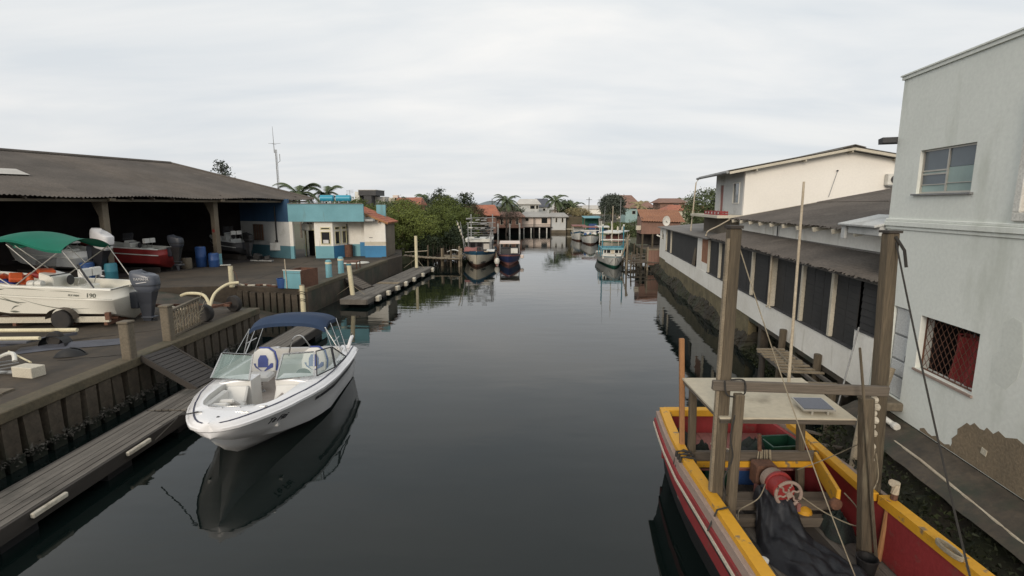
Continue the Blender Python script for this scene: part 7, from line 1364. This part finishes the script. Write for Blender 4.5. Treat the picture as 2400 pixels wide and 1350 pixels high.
t = smallboat('yellow and green boat squeezed between the far moored boats', (11.9, 67.5, 0), -8, 7, 2.1, 1.0, [(.2, 'hullbrown'), (.7, 'boatwhite'), (.86, 'yellowframe'), (.94, 'hullgreen'), (1, 'yellowframe')], 'boatwhite', 'plasticblue')
smallboat('low weathered skiff moored between the white roof and the blue railings', (9.6, 47.5, 0), -14, 5, 1.5, .55, [(.3, 'hullbrown'), (.8, 'cream'), (1, 'cream')])

# ================================================================ jetties
jt = thing('boardwalk', 'bent old boardwalk on poles between boathouse and cream boat', 'jetty', (-8.6, 41.2, 0)); n = 22; bm_ = MB().bx(-.10, .10, -.42, .42, -.03, .03).mesh('plank', 'woodpale')
for i in range(n): u = i / (n - 1); link('plank', bm_, jt, loc=(.0 + 4.3 * u, -.1 + .9 * math.sin(u * 2.2) - .5 * u, .98 - .28 * u - .10 * math.sin(PI * u)), rot=(q.uniform(-2, 2), 4 + q.uniform(-3, 3), q.uniform(-8, 8)))
MB().tube(arc([(0, -.15, .93), (2, .55, .72), (4.3, .1, .60)], 6), .06, 6).tube(arc([(0, .35, .93), (2, .95, .72), (4.3, .5, .60)], 6), .06, 6).build('stringer', 'darkwood', jt)
for x, y, h in ((.4, .2, 1.1), (1.7, .6, 1.75), (2.9, .9, 1.5), (3.6, .4, 1.4), (4.3, .2, 1.7)): MB().tube([(x, y, -.8), (x + .03, y, h)], .07, 7).build('pole', 'woodz' if x < 4 else 'woodpale', jt)
MB().tube([(0, -.2, 1.25), (1.7, .5, 1.3)], .03, 5).build('handrail', 'pvc', jt)
t = thing('landing_stage', 'small slatted landing stage beside the cream boat with a pale sheet', 'jetty', (-5.0, 43.0, 0)); 
for i in range(7): MB().bx(-.9, .9, -.8 + i * .24, -.8 + i * .24 + .18, .72, .77).build('plank', 'woodpale', t)
for x in (-.8, .8): MB().tube([(x, -.75, -.6), (x, -.75, 1.45)], .075, 7).build('pole', 'woodpale', t)
MB().grid(lambda u, v: (-.5 + 1.1 * u, .2 + .5 * v, 1.05 + .18 * math.sin(PI * u) + .05 * math.sin(9 * v)), 8, 4).build('sheet', 'plasticwhite', t, True)
j2 = thing('ramshackle_jetty', 'ramshackle pole jetty in front of the stilt house on the right', 'jetty', rp(-.9, 33.0, 0))
for i in range(16): x = q.uniform(-1.2, 1.5); y = q.uniform(-3, 5); MB().tube([(x, y, -.8), (x + q.uniform(-.12, .12), y, q.uniform(.7, 1.9))], q.uniform(.035, .07), 6).build('pole', 'woodz', j2)
for i in range(10): y = -2.5 + .75 * i; MB().tube([(-1.3, y, .55 + q.uniform(-.1, .25)), (1.5, y + q.uniform(-.3, .3), .55 + q.uniform(-.1, .3))], .045, 6).build('crosspiece', 'woodx', j2)
for x in (-1.1, 1.0): MB().tube([(x, -3, .5), (x, 5, .65)], .05, 6).build('stringer', 'woodx', j2)
MB().tube([(-1.3, 1.0, .6), (-.6, 1.2, 2.6)], .06, 6).build('leaning_pole', 'woodpale', j2); MB().tube([(-1.4, -1.5, -.6), (-1.35, -1.5, 2.2)], .07, 6).build('tall_pole', 'woodpale', j2)
so_ = thing('stilt_house', 'wooden house on stilts with a bright orange roof on the right bank', 'house', (13.8, 47, 0), -6)
rf = MB(); corrugated(rf, (-2.0, -.4, 3.55), (1.9, -.4, 3.45), (0, 3.6, 1.05), .03, .22, 1); rf.build('roof', 'brickorange', so_, True, fix=False); MB().bx(-1.95, 1.5, .0, .12, 2.35, 3.55).build('front_wall', 'tilebrown', so_); MB().bx(-1.95, 1.8, 3.0, 3.1, 1.2, 4.4).build('rear_wall', 'darkwood', so_); MB().bx(-1.95, -1.85, .12, 3.0, 2.35, 3.9).build('side_wall', 'tilebrown', so_)
for i in range(11): MB().bx(-1.95 + i * .315, -1.95 + i * .315 + .30, -.03, -.002, 2.36, 3.5).build('wall_board', 'tilebrown', so_)
for x in (-1.8, -.9, .1, 1.2): MB().tube([(x, .1, -.8), (x, .1, 2.35)], .09, 7).build('stilt', 'woodz', so_)
MB().bx(-1.9, 1.6, 0, 3, 1.0, 1.1).build('lower_deck', 'woodx', so_); MB().beam((-.6, -.3, 2.3), (1.5, -.3, 1.3), .08, .12).build('stair_string', 'plasticwhite', so_); MB().bx(-2.35, -1.95, .3, .8, 2.7, 3.1).build('side_ledge', 'cream', so_)
t = thing('board_gate', 'brown boarded gate on the jetty beside the long building', 'gate', rp(.25, 31.0, .3))
for i in range(6): MB().bx(-.75 + i * .25, -.75 + i * .25 + .235, 0, .04, .1, 1.35).build('board', 'tilebrown', t)
MB().bx(-.8, .8, -.03, -.002, 1.25, 1.35).build('rail', 'woodpale', t); MB().bx(-.85, -.75, -.05, .05, -.5, 1.5).build('gate_post', 'woodpale', t)
t = thing('satellite_dish', 'white satellite dish on the far corner of the long building', 'satellite dish', rp(.3, 28.4, 3.45)); MB().grid(lambda u, v: (.34 * v * math.cos(2 * PI * u) * .8, -.1 - .12 * (1 - v * v) * -1, .42 + .36 * v * math.sin(2 * PI * u)), 20, 5).build('dish', 'plasticwhite', t, True, fix=False); MB().tube([(0, -.02, .42), (.25, .0, .1), (.3, .0, 0)], .025, 5).build('bracket', 'galv', t); MB().tube([(0, 0, .3), (-.05, -.4, .45)], .012, 4).build('feed_arm', 'galv', t)
